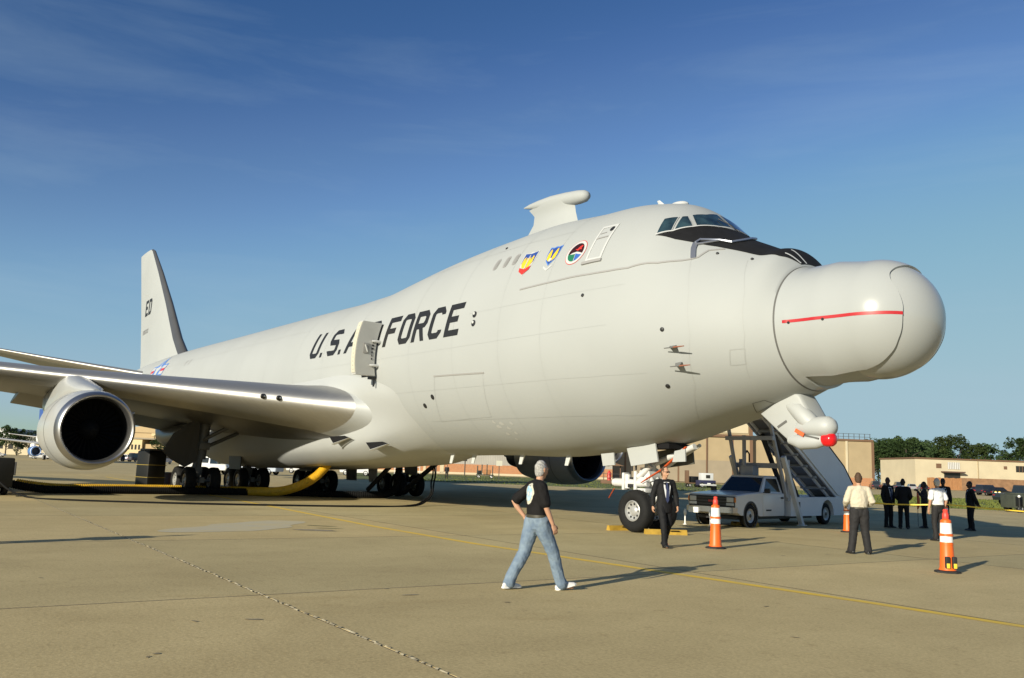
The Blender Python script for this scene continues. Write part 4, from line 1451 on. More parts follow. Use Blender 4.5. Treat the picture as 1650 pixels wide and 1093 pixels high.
# cab side outline (x, z), wheel arch cut from the lower edge
side = [(.92, .52), (.92, .98), (.86, 1.06), (.2, 1.12), (-.72, 1.17), (-2.28, 1.13), (-2.28, .36), (-.62, .36)]+[(x, z) for x, z in arch(0.0, .40, .47)[::-1]][::1]+[(.62, .40)]
mb = MB()
rings = []
for y, k in ((-.93, 1), (-.90, 1), (.90, 1), (.93, 1)):
    ins = .035 if abs(y) > .91 else 0
    rings.append([(x*(1-.02*(ins > 0)), y, z-(ins if z > 1.0 else 0)) for x, z in side])
mb.loft(rings)
body = part(mb, 'body', M_paint, tr, 25)
mb = MB()
lo = [(-.78, -.84, 1.14), (-.78, .84, 1.14), (-2.26, .86, 1.12), (-2.26, -.86, 1.12)]
hi = [(-1.38, -.66, 1.70), (-1.38, .66, 1.70), (-2.16, .68, 1.70), (-2.16, -.68, 1.70)]
mid_ = [(-1.36, -.62, 1.735), (-1.36, .62, 1.735), (-2.12, .64, 1.735), (-2.12, -.64, 1.735)]
mb.loft([lo, hi, mid_])
cab = part(mb, 'cab', M_paint, tr, 25)
def lerp(a, b, t):
    return tuple(a[i]+(b[i]-a[i])*t for i in range(3))
def quad_on(a, b, c, d, m0, m1, n0, n1, off):
    """a-b lower edge, d-c upper edge; inset window between fractions"""
    P = lambda u, v: Vector(lerp(lerp(a, b, u), lerp(d, c, u), v))
    q = [P(m0, n0), P(m1, n0), P(m1, n1), P(m0, n1)]
    nrm = (q[1]-q[0]).cross(q[3]-q[0]).normalized()
    return q, nrm
def window(par, name, a, b, c, d, m0, m1, n0, n1, flip=1, m=None):
    q, nrm = quad_on(a, b, c, d, m0, m1, n0, n1, 0)
    mb = MB()
    mb.loft([[p-nrm*flip*.01 for p in q], [p+nrm*flip*.008 for p in q]])
    return part(mb, name, m or M_wglass, par, 0)
window(cab, 'windshield', lo[0], lo[1], hi[1], hi[0], .04, .96, .06, .92)
for sg in (0, 1):
    a, b, c, d = (lo[1], lo[2], hi[2], hi[1]) if sg else (lo[3], lo[0], hi[0], hi[3])
    window(cab, 'side_window', a, b, c, d, .14 if sg else .10, .90 if sg else .86, .10, .88)
window(cab, 'rear_window', lo[2], lo[3], hi[3], hi[2], .12, .88, .2, .85)
mb = MB()
mb.box((-1.5, .935, .72), (1.44, .012, .70), bev=.004)
dr = part(mb, 'cab_door', M_paint, tr, 30)
mb = MB()
mb.box((-2.06, .955, .98), (.16, .03, .06), bev=.01)
part(mb, 'handle', M_trim, dr)
mb = MB()
mb.box((-1.15, .945, .56), (.34, .012, .05))
part(mb, 'badge', M_trim, dr)
for y in (1.06, -1.06):
    mb = MB()
    mb.box((-.86, y, 1.22), (.10, .20, .16), bev=.03)
    mb.bar((-.86, y*.85, 1.16), (-.86, y, 1.18), .03)
    part(mb, 'wing_mirror', M_trim, tr)
mb = MB()
mb.box((.925, 0, .83), (.03, 1.78, .36), bev=.01)
gr_ = part(mb, 'grille', M_trim, tr)
mb = MB()
mb.box((.945, 0, .84), (.012, .22, .07))
part(mb, 'emblem', M_emred, gr_)
for k in range(3):
    mb = MB()
    mb.box((.944, 0, .74+.1*k), (.01, 1.16, .012))
    part(mb, 'grille_bar', M_geard, gr_)
for y in (-.72, .72):
    mb = MB()
    mb.box((.935, y, .90), (.03, .26, .16), bev=.02)
    part(mb, 'headlight', M_lamp, tr)
    mb = MB()
    mb.box((.925, y*1.22, .90), (.03, .10, .16), bev=.02)
    part(mb, 'indicator', M_amber, tr)
    mb = MB()
    mb.box((.935, y, .75), (.03, .3, .09), bev=.02)
    part(mb, 'parking_lamp', M_lamp, tr)
mb = MB()
mb.loft([[(.86, -.95, .48), (1.06, -.90, .48), (1.06, -.90, .66), (.86, -.95, .66)], [(1.02, -.6, .48), (1.14, -.6, .48), (1.14, -.6, .66), (1.02, -.6, .66)], [(1.02, .6, .48), (1.14, .6, .48), (1.14, .6, .66), (1.02, .6, .66)], [(.86, .95, .48), (1.06, .90, .48), (1.06, .90, .66), (.86, .95, .66)]])
part(mb, 'bumper', M_chrome, tr, 20)
mb = MB()
mb.box((1.16, -.55, .52), (.05, .38, .18))
part(mb, 'number_plate', M_conew, tr)
for y in (-.85, .15):
    mb = MB()
    mb.tube([(1.22, y, .42), (1.22, y, .02)], .025, 8)
    mb.ell((1.22, y, .42), (.05, .05, .12), 10, 8)
    mb.lathe([(0, .07), (.02, .07), (.02, .001)], (1.22, y, .005), (0, 0, 1), 12)
    part(mb, 'jack_stand', M_conew, tr)
for x, rr_ in ((0.0, .385), (-5.42, .395)):
    for y, o_ in ((.80, 1), (-.80, -1)):
        road_wheel(tr, x, y, rr_, .25, o_, M_rim)
for x in (0, ):
    for y in (-.9, .9):
        mb = MB()
        mb.lathe([(-.035 if y > 0 else .035, .45), (.034 if y > 0 else -.034, .47), (.034 if y > 0 else -.034, .40)], (x, y, .40), (0, 1, 0), 24, a0=0, a1=math.pi*2)
        part(mb, 'wheel_arch', M_trim, tr)
mb = MB()
mb.box((-3.0, 0, .42), (7.0, .9, .16))
mb.box((-2.0, 0, .30), (5.2, 1.5, .10))
part(mb, 'chassis', M_trim, tr)
# box body behind the cab
bs = [(-2.62, .34), (-2.62, 1.0), (-7.45, 1.03), (-7.45, .34), (-5.93, .34)]+arch(-5.42, .42, .50)[::-1]+[(-4.91, .34)]
mb = MB()
mb.prism(bs, .60, .98)
mb.prism(bs, -.98, -.60)
mb.box((-5.0, 0, .92), (4.8, 1.2, .12))
part(mb, 'box_body', M_stair, tr, 20)
mb = MB()
mb.box((-3.2, .985, .72), (.16, .02, .24))
part(mb, 'control_box', M_trim, tr)
# staircase
SX0, SZ0, SX1, SZ1 = -7.4, .45, -1.0, 4.22
def sz(x):
    return SZ0+(x-SX0)*(SZ1-SZ0)/(SX1-SX0)
sl = (SZ1-SZ0)/(SX1-SX0)
st_root = MB()
for y in (-.24, .86):
    st_root.prism([(SX0, sz(SX0)-.05), (SX0, sz(SX0)+.28), (SX1, sz(SX1)+.28), (SX1, sz(SX1)-.22), (SX1-.5, sz(SX1-.5)-.22)], y, y+.06)
strs = part(st_root, 'staircase', M_stair, tr, 20)
for k in range(19):
    x = SX0+.35+k*(SX1-SX0-.35)/18.5
    mb = MB()
    mb.box((x, .34, sz(x)+.06), (.30, 1.03, .035))
    mb.box((x-.13, .34, sz(x)-.01), (.02, 1.03, .10))
    part(mb, 'step', M_tread, strs, 0)
for y in (.93, -.30):
    mb = MB()
    mb.prism([(SX0-.2, 1.04), (SX0-.2, sz(SX0)+1.05), (-6.9, sz(-6.9)+1.42), (SX1, sz(SX1)+1.42), (1.0, sz(SX1)+1.42), (1.0, sz(SX1)-.05), (SX1, sz(SX1)-.05), (-6.35, sz(-6.35)+.02)], y, y+.04)
    bal = part(mb, 'side_panel', M_stair, strs, 0)
    mb = MB()
    mb.tube([(SX0-.25, y+.02, sz(SX0)+1.08), (-6.9, y+.02, sz(-6.9)+1.47), (SX1, y+.02, sz(SX1)+1.47), (1.0, y+.02, sz(SX1)+1.47)], .035, 8)
    part(mb, 'handrail', M_trim, bal)
    mb = MB()
    mb.tube([(-6.88, y+.02, sz(-6.88)+1.425), (SX1, y+.02, sz(SX1)+1.425)], .022, 6)
    part(mb, 'rail_strip', M_cream, bal)
mb = MB()
mb.box((0, 0, SZ1-.02), (2.0, 1.9, .14))
mb.box((.9, 0, SZ1-.02), (.3, 1.95, .24), bev=.05)
part(mb, 'platform', M_frame, strs, 0)
mb = MB()
mb.loft([[(SX0+.1, yy, sz(SX0+.1)+dz) for yy, dz in ((-.17, -.06), (.84, -.06), (.84, -.02), (-.17, -.02))], [(SX1, yy, sz(SX1)+dz) for yy, dz in ((-.17, -.20), (.84, -.20), (.84, -.16), (-.17, -.16))]])
part(mb, 'underside_plate', M_tread, strs, 0)
for u in np.linspace(.06, .94, 9):
    x = SX0+.1+u*(SX1-SX0-.1)
    mb = MB()
    mb.box((x, .335, sz(x)-.17-.1*u), (.07, 1.0, .08), Matrix.Rotation(-math.atan(sl), 3, 'Y'))
    part(mb, 'cross_member', M_frame, strs, 0)
for yy in (.02, .64):
    mb = MB()
    mb.bar((SX0+.2, yy, sz(SX0+.2)-.13), (SX1, yy, sz(SX1)-.27), .07, .09)
    part(mb, 'stair_beam', M_stair, strs, 0)
# lifting frame over the cab
for y in (.93, -.93):
    mb = MB()
    mb.box((-2.50, y, 1.60), (.16, .10, 1.45))
    part(mb, 'frame_post', M_frame, tr, 0)
    mb = MB()
    mb.bar((-2.4, y, 1.0), (-1.25, y*.9, 4.15), .10)
    part(mb, 'frame_strut', M_frame, tr, 0)
    mb = MB()
    mb.bar((-2.0, y*1.12, 2.42), (-3.28, y*1.12, .02), .16, .14)
    leg = part(mb, 'outrigger_leg', M_paint, tr, 0)
    mb = MB()
    mb.box((-3.29, y*1.12, .02), (.30, .24, .03))
    part(mb, 'foot_pad', M_paint, leg, 0)
mb = MB()
mb.box((-2.36, 0, 2.10), (.22, 2.05, .18))
part(mb, 'crossbeam', M_frame, tr, 0)
mb = MB()
mb.box((-1.5, 0, 3.05), (.14, 1.9, .14))
part(mb, 'crossbeam', M_frame, tr, 0)
mb = MB()
mb.box((-1.9, -.45, 2.62), (.10, .10, 1.1))
part(mb, 'frame_post', M_frame, tr, 0)
mb = MB()
mb.box((-2.1, -.35, 1.9), (.4, .5, .34))
part(mb, 'winch_box', M_frame, tr, 0)
mb = MB()
mb.tube([(-2.2, -.6, 2.2), (-2.2, -.6, 2.5), (-2.1, -.45, 2.62), (-2.0, -.3, 2.5), (-2.0, -.3, 2.2)], .03, 8)
part(mb, 'hydraulic_hose', M_cable, tr)
mb = MB()
mb.tube([(-3.8, .1, 1.0), (-2.2, .1, 3.2)], .09, 10)
part(mb, 'hydraulic_ram', M_trim, tr)
mb = MB()
mb.tube([(-3.8, .6, 1.0), (-2.2, .6, 3.2)], .09, 10)
part(mb, 'hydraulic_ram', M_trim, tr)

# ---- wheel chocks
def chock(name, label, loc, rz, s=(.62, .17, .14), m=None, grp='yellow wheel chocks'):
    o = thing(name, label, 'chock', loc, rz, grp)
    mb = MB()
    x, y, z = s[0]/2, s[1]/2, s[2]
    mb.loft([[(-x, -y, 0), (-x, y, 0), (-x, y*.5, z), (-x, -y*.5, z)], [(x, -y, 0), (x, y, 0), (x, y*.5, z), (x, -y*.5, z)]])
    part(mb, 'block', m or M_chock, o, 0)
    mb = MB()
    mb.tube([(x*.6, -y*.8, z*.7), (x*.6, -y*1.3, z*.8), (x*.2, -y*1.3, z*.8), (x*.2, -y*.8, z*.7)], .012, 6)
    part(mb, 'rope_handle', M_cable, o)
    return o
chock('wheel_chock', 'yellow chock behind the nose wheels, on their tail side', (-8.60, -.42, 0), R(80), (.75, .18, .14))
chock('wheel_chock', 'long yellow chock in front of the nose wheels, behind the man in the dark suit', (-7.02, -.15, 0), R(60), (1.2, .18, .14))
g_ = ground(1187, 847)
chock('wheel_chock', 'yellow chock ahead of the pickup front wheel, beside the orange cone', (g_[0], g_[1], 0), R(-20), (.46, .24, .13))
g_ = ground(1216, 849)
chock('wheel_chock', 'small pale yellow chock behind the pickup front wheel', (g_[0], g_[1], 0), R(-20), (.26, .22, .14))

# ---- tall channelizing cones
def cone_master(label, loc):
    o = thing('traffic_cone', label, 'cone', loc, 0, 'tall orange cones with white bands')
    mb = MB()
    mb.lathe([(.0, .235), (.03, .235), (.04, .21), (.05, .15)], (0, 0, 0), (0, 0, 1), 8)
    part(mb, 'rubber_base', M_rubber, o, 20)
    mb = MB()
    rr_ = lambda z: .140-.046*z
    mb.lathe([(.05, rr_(.05)+.02), (.10, rr_(.1)), (.52, rr_(.52)), (.52, rr_(.52)+.006), (.54, rr_(.54)+.006), (.54, rr_(.54)), (.98, rr_(.98)), (1.0, .06), (1.02, .05)], (0, 0, 0), (0, 0, 1), 28)
    b = part(mb, 'cone_body', M_coneo, o, 30)
    for z0, z1 in ((.57, .68), (.73, .93)):
        mb = MB()
        mb.lathe([(z0, rr_(z0)+.003), (z1, rr_(z1)+.003)], (0, 0, 0), (0, 0, 1), 28)
        part(mb, 'white_band', M_conew, b)
    mb = MB()
    mb.lathe([(.685, rr_(.69)+.014), (.725, rr_(.72)+.014)], (0, 0, 0), (0, 0, 1), 28)
    part(mb, 'rib', M_coneo, b)
    mb = MB()
    mb.lathe([(1.0, .055), (1.03, .062), (1.10, .058), (1.13, .042), (1.17, .048), (1.19, .03), (1.19, .001)], (0, 0, 0), (0, 0, 1), 18)
    part(mb, 'handle_knob', M_conered, o)
    return o
c1 = cone_master('orange and white cone right beside the man walking in a dark suit', (*ground(1153, 884)[:2], 0))
c2 = dup(c1, Vector((*ground(1527, 923)[:2], 0)), .4, 'nearest orange and white cone, with black and yellow weights at its base')
for sx in (-.06, .07):
    mb = MB()
    mb.box((.145, sx, .20), (.06, .09, .22), bev=.02)
    w_ = part(mb, 'ballast_weight', M_trim, c2)
    w_.rotation_euler = (0, 0, R(-62))
    mb = MB()
    mb.box((.178, sx, .14), (.012, .06, .09), bev=.004)
    part(mb, 'yellow_patch', M_tape, w_)
g_ = ground(1366, 858)
dup(c1, Vector((g_[0], g_[1], 0)), 1.0, 'orange cone half hidden behind the legs of the man in the tan shirt')
g_ = ground(1513, 869)
dup(c1, Vector((g_[0]+.05, g_[1]+.3, 0)), 1.7, 'orange cone half hidden behind the man in the white shirt')
g_ = ground(1626, 822)
dup(c1, Vector((g_[0], g_[1], 0)), 2.0, 'far orange cone in front of the grey green trailer')

# ---- yellow cordon tape
tp = []
def tape(pts, name='cordon_tape', lab='', cat='tape'):
    mb = MB()
    rows = []
    for i, p in enumerate(pts):
        tw = math.sin(i*1.3)*.5
        rows.append([(p[0]-.01*math.sin(tw), p[1], p[2]-.020*math.cos(tw)), (p[0]+.01*math.sin(tw), p[1], p[2]+.020*math.cos(tw))])
    mb.grid(rows)
    o = mb.build(name, M_tape, None, 0)
    return tag(o, lab, cat, 'yellow cordon tapes')
cA, cB, cC = ground(1366, 858), ground(1513, 869), Vector((6.2, 14.2, 0))
def sag(a, b, za, zb, d, n=18):
    return [(a[0]+(b[0]-a[0])*u, a[1]+(b[1]-a[1])*u, za+(zb-za)*u-d*4*u*(1-u)) for u in np.linspace(0, 1, n)]
tape(sag((cA[0], cA[1]), (cB[0]+.05, cB[1]+.3), 1.02, 1.05, .06), lab='yellow cordon tape stretched between the tan shirted man and the white shirted man')
tape(sag((cB[0]+.05, cB[1]+.3), (3.2, 17.0), 1.05, .78, .10), lab='yellow cordon tape running from behind the white shirted man past the lone dark suit')

# ---- air hose, cables, ground power unit
def ribbed(path, r, step=.085, amp=.10):
    P = [Vector(p) for p in path]
    d = [0]
    for i in range(1, len(P)):
        d.append(d[-1]+(P[i]-P[i-1]).length)
    n = int(d[-1]/step*2)
    out, rad = [], []
    for k in range(n+1):
        s_ = d[-1]*k/n
        i = min(max(0, np.searchsorted(d, s_)-1), len(P)-2)
        u = (s_-d[i])/(d[i+1]-d[i])
        out.append(P[i].lerp(P[i+1], u))
        rad.append(r*(1+amp*(1 if k % 2 else -1)))
    return out, rad
def smooth_path(pts, n=10):
    P = [np.array(p, float) for p in pts]
    out = []
    for i in range(len(P)-1):
        p0, p1, p2, p3 = P[max(i-1, 0)], P[i], P[i+1], P[min(i+2, len(P)-1)]
        for k in range(n):
            t = k/n
            out.append(.5*((2*p1)+(-p0+p2)*t+(2*p0-5*p1+4*p2-p3)*t*t+(-p0+3*p1-3*p2+p3)*t**3))
    out.append(P[-1])
    return out
hp = smooth_path([(-30.6, -13.0, .35), (-30.8, -11.5, .19), (-31.0, -9.0, .18), (-31.2, -6.5, .18), (-31.0, -4.2, .18), (-29.8, -3.3, .19), (-28.2, -2.6, .30), (-27.0, -1.95, .75), (-26.3, -1.5, 1.4), (-26.05, -1.3, 2.0), (-26.0, -1.3, 2.4)])
hpth, hrad = ribbed(hp, .19)
mb = MB()
mb.tube(hpth, hrad, 14)
tag(mb.build('air_hose', M_hose, None, 60), 'thick ribbed yellow air hose lying under the wing and rising into the belly', 'hose')
for k, (dz, dx) in enumerate(((0, 0), (.10, .18))):
    cp = smooth_path([(-27.5, -14.0, .5), (-26.2, -13.3, .05), (-24.2, -12.3, .025), (-22.4-dx, -9.6, .025), (-21.0-dx, -6.0, .025), (-20.4-dx, -2.6, .025), (-20.6-dx, -.5, .03), (-21.4-dx, 1.0, .25), (-22.0-dx, 1.6, 1.0), (-22.4-dx, 1.9, 1.7), (-22.6-dx, 1.9, 2.2)], 12)
    cp = [p+np.array([.05*math.sin(i*.35+k), .03*math.cos(i*.5), 0]) for i, p in enumerate(cp)]
    mb = MB()
    mb.tube(cp, .036, 8)
    tag(mb.build('power_cable', M_cable, None, 60), ('black power cable looping over the concrete from the dark ground unit', 'second black cable running just behind the front cable')[k], 'cable', 'black ground power cables')
gp = thing('ground_power_unit', 'dark ground power unit at the left edge feeding the yellow hose', 'power unit', (-28.9, -14.45, 0), R(10))
M_bandy = mat('band_ochre', (.30, .22, .04), .7)
M_gpu = mat('gpu_dark', (.006, .0065, .006), .5, var=.3, vscale=3)
mb = MB()
mb.box((0, 0, .85), (2.6, 1.5, 1.1), bev=.06)
part(mb, 'housing', M_gpu, gp, 30)
for sx in (-.85, .85):
    for sy in (-.6, .6):
        road_wheel(gp, sx, sy, .28, .18, 1 if sy > 0 else -1)
mb = MB()
mb.box((1.0, .78, 1.0), (.6, .06, .5), bev=.01)
part(mb, 'control_panel', M_geard, gp)
mb = MB()
mb.lathe([(0, .24), (.25, .24), (.30, .20)], (-.6, .7, .45), (0, 1, 0), 18)
part(mb, 'hose_outlet', M_geard, gp)
mb = MB()
mb.bar((1.3, 0, .35), (2.3, 0, .25), .09)
part(mb, 'tow_bar', M_geard, gp)
# dark drum shaped cart by the wing gear
g_ = np.array([-35.2, -6.6])
bc = thing('equipment_cart', 'dark upright cart with thin yellow bands standing beside the wing wheels', 'cart', (g_[0], g_[1], 0), R(15))
mb = MB()
mb.box((0, 0, 1.05), (1.15, .95, 1.75), bev=.12)
part(mb, 'cabinet', M_gpu, bc, 30)
for z in (.62, 1.22):
    mb = MB()
    mb.box((0, 0, z), (1.17, .97, .03), bev=.01)
    part(mb, 'yellow_band', M_bandy, bc)
mb = MB()
mb.box((0, 0, 1.96), (.95, .8, .10), bev=.04)
part(mb, 'lid', M_geard, bc)
for sx in (-.4, .4):
    for sy in (-.4, .4):
        road_wheel(bc, sx, sy, .11, .08, 1 if sy > 0 else -1)
rb_ = thing('red_crate', 'dull red box on the ground between the dark cart and the wing wheels', 'box', (-35.4, -5.35, 0), R(15))
mb = MB()
mb.box((0, 0, .42), (.9, .7, .84), bev=.03)
part(mb, 'case', mat('crate_red', (.16, .06, .05), .7, var=.3, vscale=4), rb_)
mb = MB()
mb.box((0, 0, .86), (.94, .74, .05), bev=.01)
part(mb, 'lid', M_geard, rb_)

# second, black duct lying in front of the yellow one
bd, br = ribbed(smooth_path([(-30.0, -13.4, .40), (-29.9, -12.0, .17), (-30.2, -9.0, .16), (-30.3, -6.0, .16), (-30.0, -3.0, .16), (-29.0, -.4, .16), (-28.2, 1.5, .16), (-28.4, 3.2, .3), (-28.6, 3.6, 1.2), (-28.6, 3.6, 2.15)]), .16)
mb = MB()
mb.tube(bd, br, 12)
tag(mb.build('air_duct', M_cable, None, 60), 'black ribbed duct lying on the concrete just in front of the yellow hose', 'hose')
# unseen box bodied truck, added past the left edge to shade the hose
sv = thing('hose_shade_truck', 'unseen boxy truck added past the left edge to shade the yellow hose', 'truck', (-34.2, -18.6, 0), R(184))
mb = MB()
mb.box((-1.2, 0, 2.05), (6.2, 2.4, 2.7), bev=.06)
part(mb, 'box_body', M_olive0, sv)
mb = MB()
mb.loft([[(2.0, -1.1, .5), (2.0, 1.1, .5), (4.0, 1.1, .5), (4.0, -1.1, .5)], [(2.0, -1.1, 1.5), (2.0, 1.1, 1.5), (4.0, 1.1, 1.4), (4.0, -1.1, 1.4)], [(2.0, -1.0, 2.5), (2.0, 1.0, 2.5), (3.3, 1.0, 2.5), (3.3, -1.0, 2.5)]])
c_ = part(mb, 'cab', M_olive0, sv, 25)
window(c_, 'windshield', (4.0, -1.1, 1.4), (4.0, 1.1, 1.4), (3.3, 1.0, 2.5), (3.3, -1.0, 2.5), .08, .92, .1, .9)
mb = MB()
mb.box((0, 0, .6), (7.6, 1.0, .24))
part(mb, 'chassis', M_trim, sv)
for x in (3.0, -2.6):
    for y in (-.95, .95):
        road_wheel(sv, x, y, .48, .3, 1 if y > 0 else -1)
# ------------------------------------------------------------------ people
def V3(p):
    return Vector(p)
def closed_tube(mb, pts, rad, n=14, flat=None):
    """limb with rounded ends; rad entries are a radius or (half width, half depth) across local y and x"""
    pts = [V3(p) for p in pts]
    k = len(pts)
    P, Rr = [], []
    def rr(i):
        r = rad[i]
        return r if isinstance(r, (tuple, list)) else (r, r)
    t0 = (pts[1]-pts[0]).normalized()
    t1 = (pts[-1]-pts[-2]).normalized()
    r0, r1 = rr(0), rr(k-1)
    for a in (80, 55, 28):
        P.append(pts[0]-t0*min(r0)*math.sin(R(a)))
        Rr.append((r0[0]*math.cos(R(a)), r0[1]*math.cos(R(a))))
    for i in range(k):
        P.append(pts[i])
        Rr.append(rr(i))
    for a in (28, 55, 80):
        P.append(pts[-1]+t1*min(r1)*math.sin(R(a)))
        Rr.append((r1[0]*math.cos(R(a)), r1[1]*math.cos(R(a))))
    rings = []
    for i in range(len(P)):
        t = (P[min(i+1, len(P)-1)]-P[max(i-1, 0)]).normalized()
        a = Vector((0, 1, 0))
        if flat is not None:
            a = V3(flat)
        a = (a-t*a.dot(t))
        if a.length < .05:
            a = Vector((1, 0, 0))-t*t.x
        a.normalize()
        b = a.cross(t).normalized()
        rings.append([P[i]+a*(Rr[i][0]*math.cos(2*math.pi*j/n))+b*(Rr[i][1]*math.sin(2*math.pi*j/n)) for j in range(n)])
    mb.loft(rings)

def fuse(mb, name, m, par, voxel, smooth_it=3, cut=None, folds=0.0):
    """one continuous surface out of the overlapping limbs"""
    me = bpy.data.meshes.new(name)
    me.from_pydata(mb.v, [], mb.f)
    bm = bmesh.new()
    bm.from_mesh(me)
    bmesh.ops.recalc_face_normals(bm, faces=bm.faces)
    bm.to_mesh(me)
    bm.free()
    tmp = bpy.data.objects.new('tmp', me)
    COL.objects.link(tmp)
    md = tmp.modifiers.new('r', 'REMESH')
    md.mode = 'VOXEL'
    md.voxel_size = voxel
    ms = tmp.modifiers.new('s', 'SMOOTH')
    ms.factor = .5
    ms.iterations = smooth_it
    dg = bpy.context.evaluated_depsgraph_get()
    me2 = bpy.data.meshes.new_from_object(tmp.evaluated_get(dg))
    bpy.data.objects.remove(tmp)
    bpy.data.meshes.remove(me)
    me2.name = name
    me2.materials.clear()
    me2.materials.append(m)
    if cut:
        bm = bmesh.new()
        bm.from_mesh(me2)
        for co, no in cut:
            bmesh.ops.bisect_plane(bm, geom=bm.verts[:]+bm.edges[:]+bm.faces[:], plane_co=co, plane_no=no, clear_outer=True)
        bm.to_mesh(me2)
        bm.free()
    if folds > 0:
        n_ = len(me2.vertices)
        co = np.empty(n_*3)
        no = np.empty(n_*3)
        me2.vertices.foreach_get('co', co)
        me2.vertices.foreach_get('normal', no)
        co, no = co.reshape(-1, 3), no.reshape(-1, 3)
        sd = len(name)*3.7+par.location.x*5
        for i in range(n_):
            x_, y_, z_ = co[i]
            a_ = pnoise.noise(Vector((x_*9+sd, y_*9, z_*9+x_*7)))
            b_ = pnoise.noise(Vector((x_*18, y_*18+sd, z_*20-y_*16)))
            co[i] += no[i]*folds*((1-2*abs(a_))*.9-.5+b_*.6)
        me2.vertices.foreach_set('co', co.ravel())
        me2.update()
    me2.shade_smooth()
    o = bpy.data.objects.new(name, me2)
    return put(o, par)

M_skin = mat('skin', (.48, .27, .17), .5, spec=.3, var=.12, vscale=14)
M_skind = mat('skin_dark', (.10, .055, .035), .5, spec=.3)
M_hair_grey = mat('hair_grey', (.46, .45, .42), .8, var=.5, vscale=40, bump=.6, bscale=60)
M_hair_brown = mat('hair_brown', (.085, .045, .022), .7, var=.4, vscale=40, bump=.5, bscale=60)
M_hair_white = mat('hair_white', (.68, .66, .60), .8, var=.25, vscale=40)
M_hair_dark = mat('hair_dark', (.015, .012, .01), .7)
M_tee = mat('tshirt_black', (.012, .011, .011), .85, spec=.2, var=.3, vscale=6, bump=.5, bscale=9)
M_jean = mat('denim', (.115, .165, .235), .85, var=.45, vscale=9, col2=(.19, .25, .31), bump=.6, bscale=16)
M_suit = mat('suit_black', (.009, .009, .010), .75, spec=.25, bump=.3, bscale=9)
M_trou = mat('trousers_black', (.013, .012, .013), .8, bump=.4, bscale=9)
M_tan = mat('shirt_tan', (.56, .50, .38), .85, bump=.7, bscale=10, var=.08, vscale=6)
M_wshirt = mat('shirt_white', (.74, .74, .73), .8, bump=.5, bscale=10)
M_tie = mat('tie_dark_blue', (.03, .04, .10), .6)
M_shoe = mat('shoe_black', (.012, .012, .012), .35)
M_sneak = mat('sneaker_white', (.72, .71, .69), .55, var=.15, vscale=20)
M_belt = mat('belt_dark', (.05, .045, .03), .5)
M_eye = mat('eye_white', (.7, .7, .68), .3)

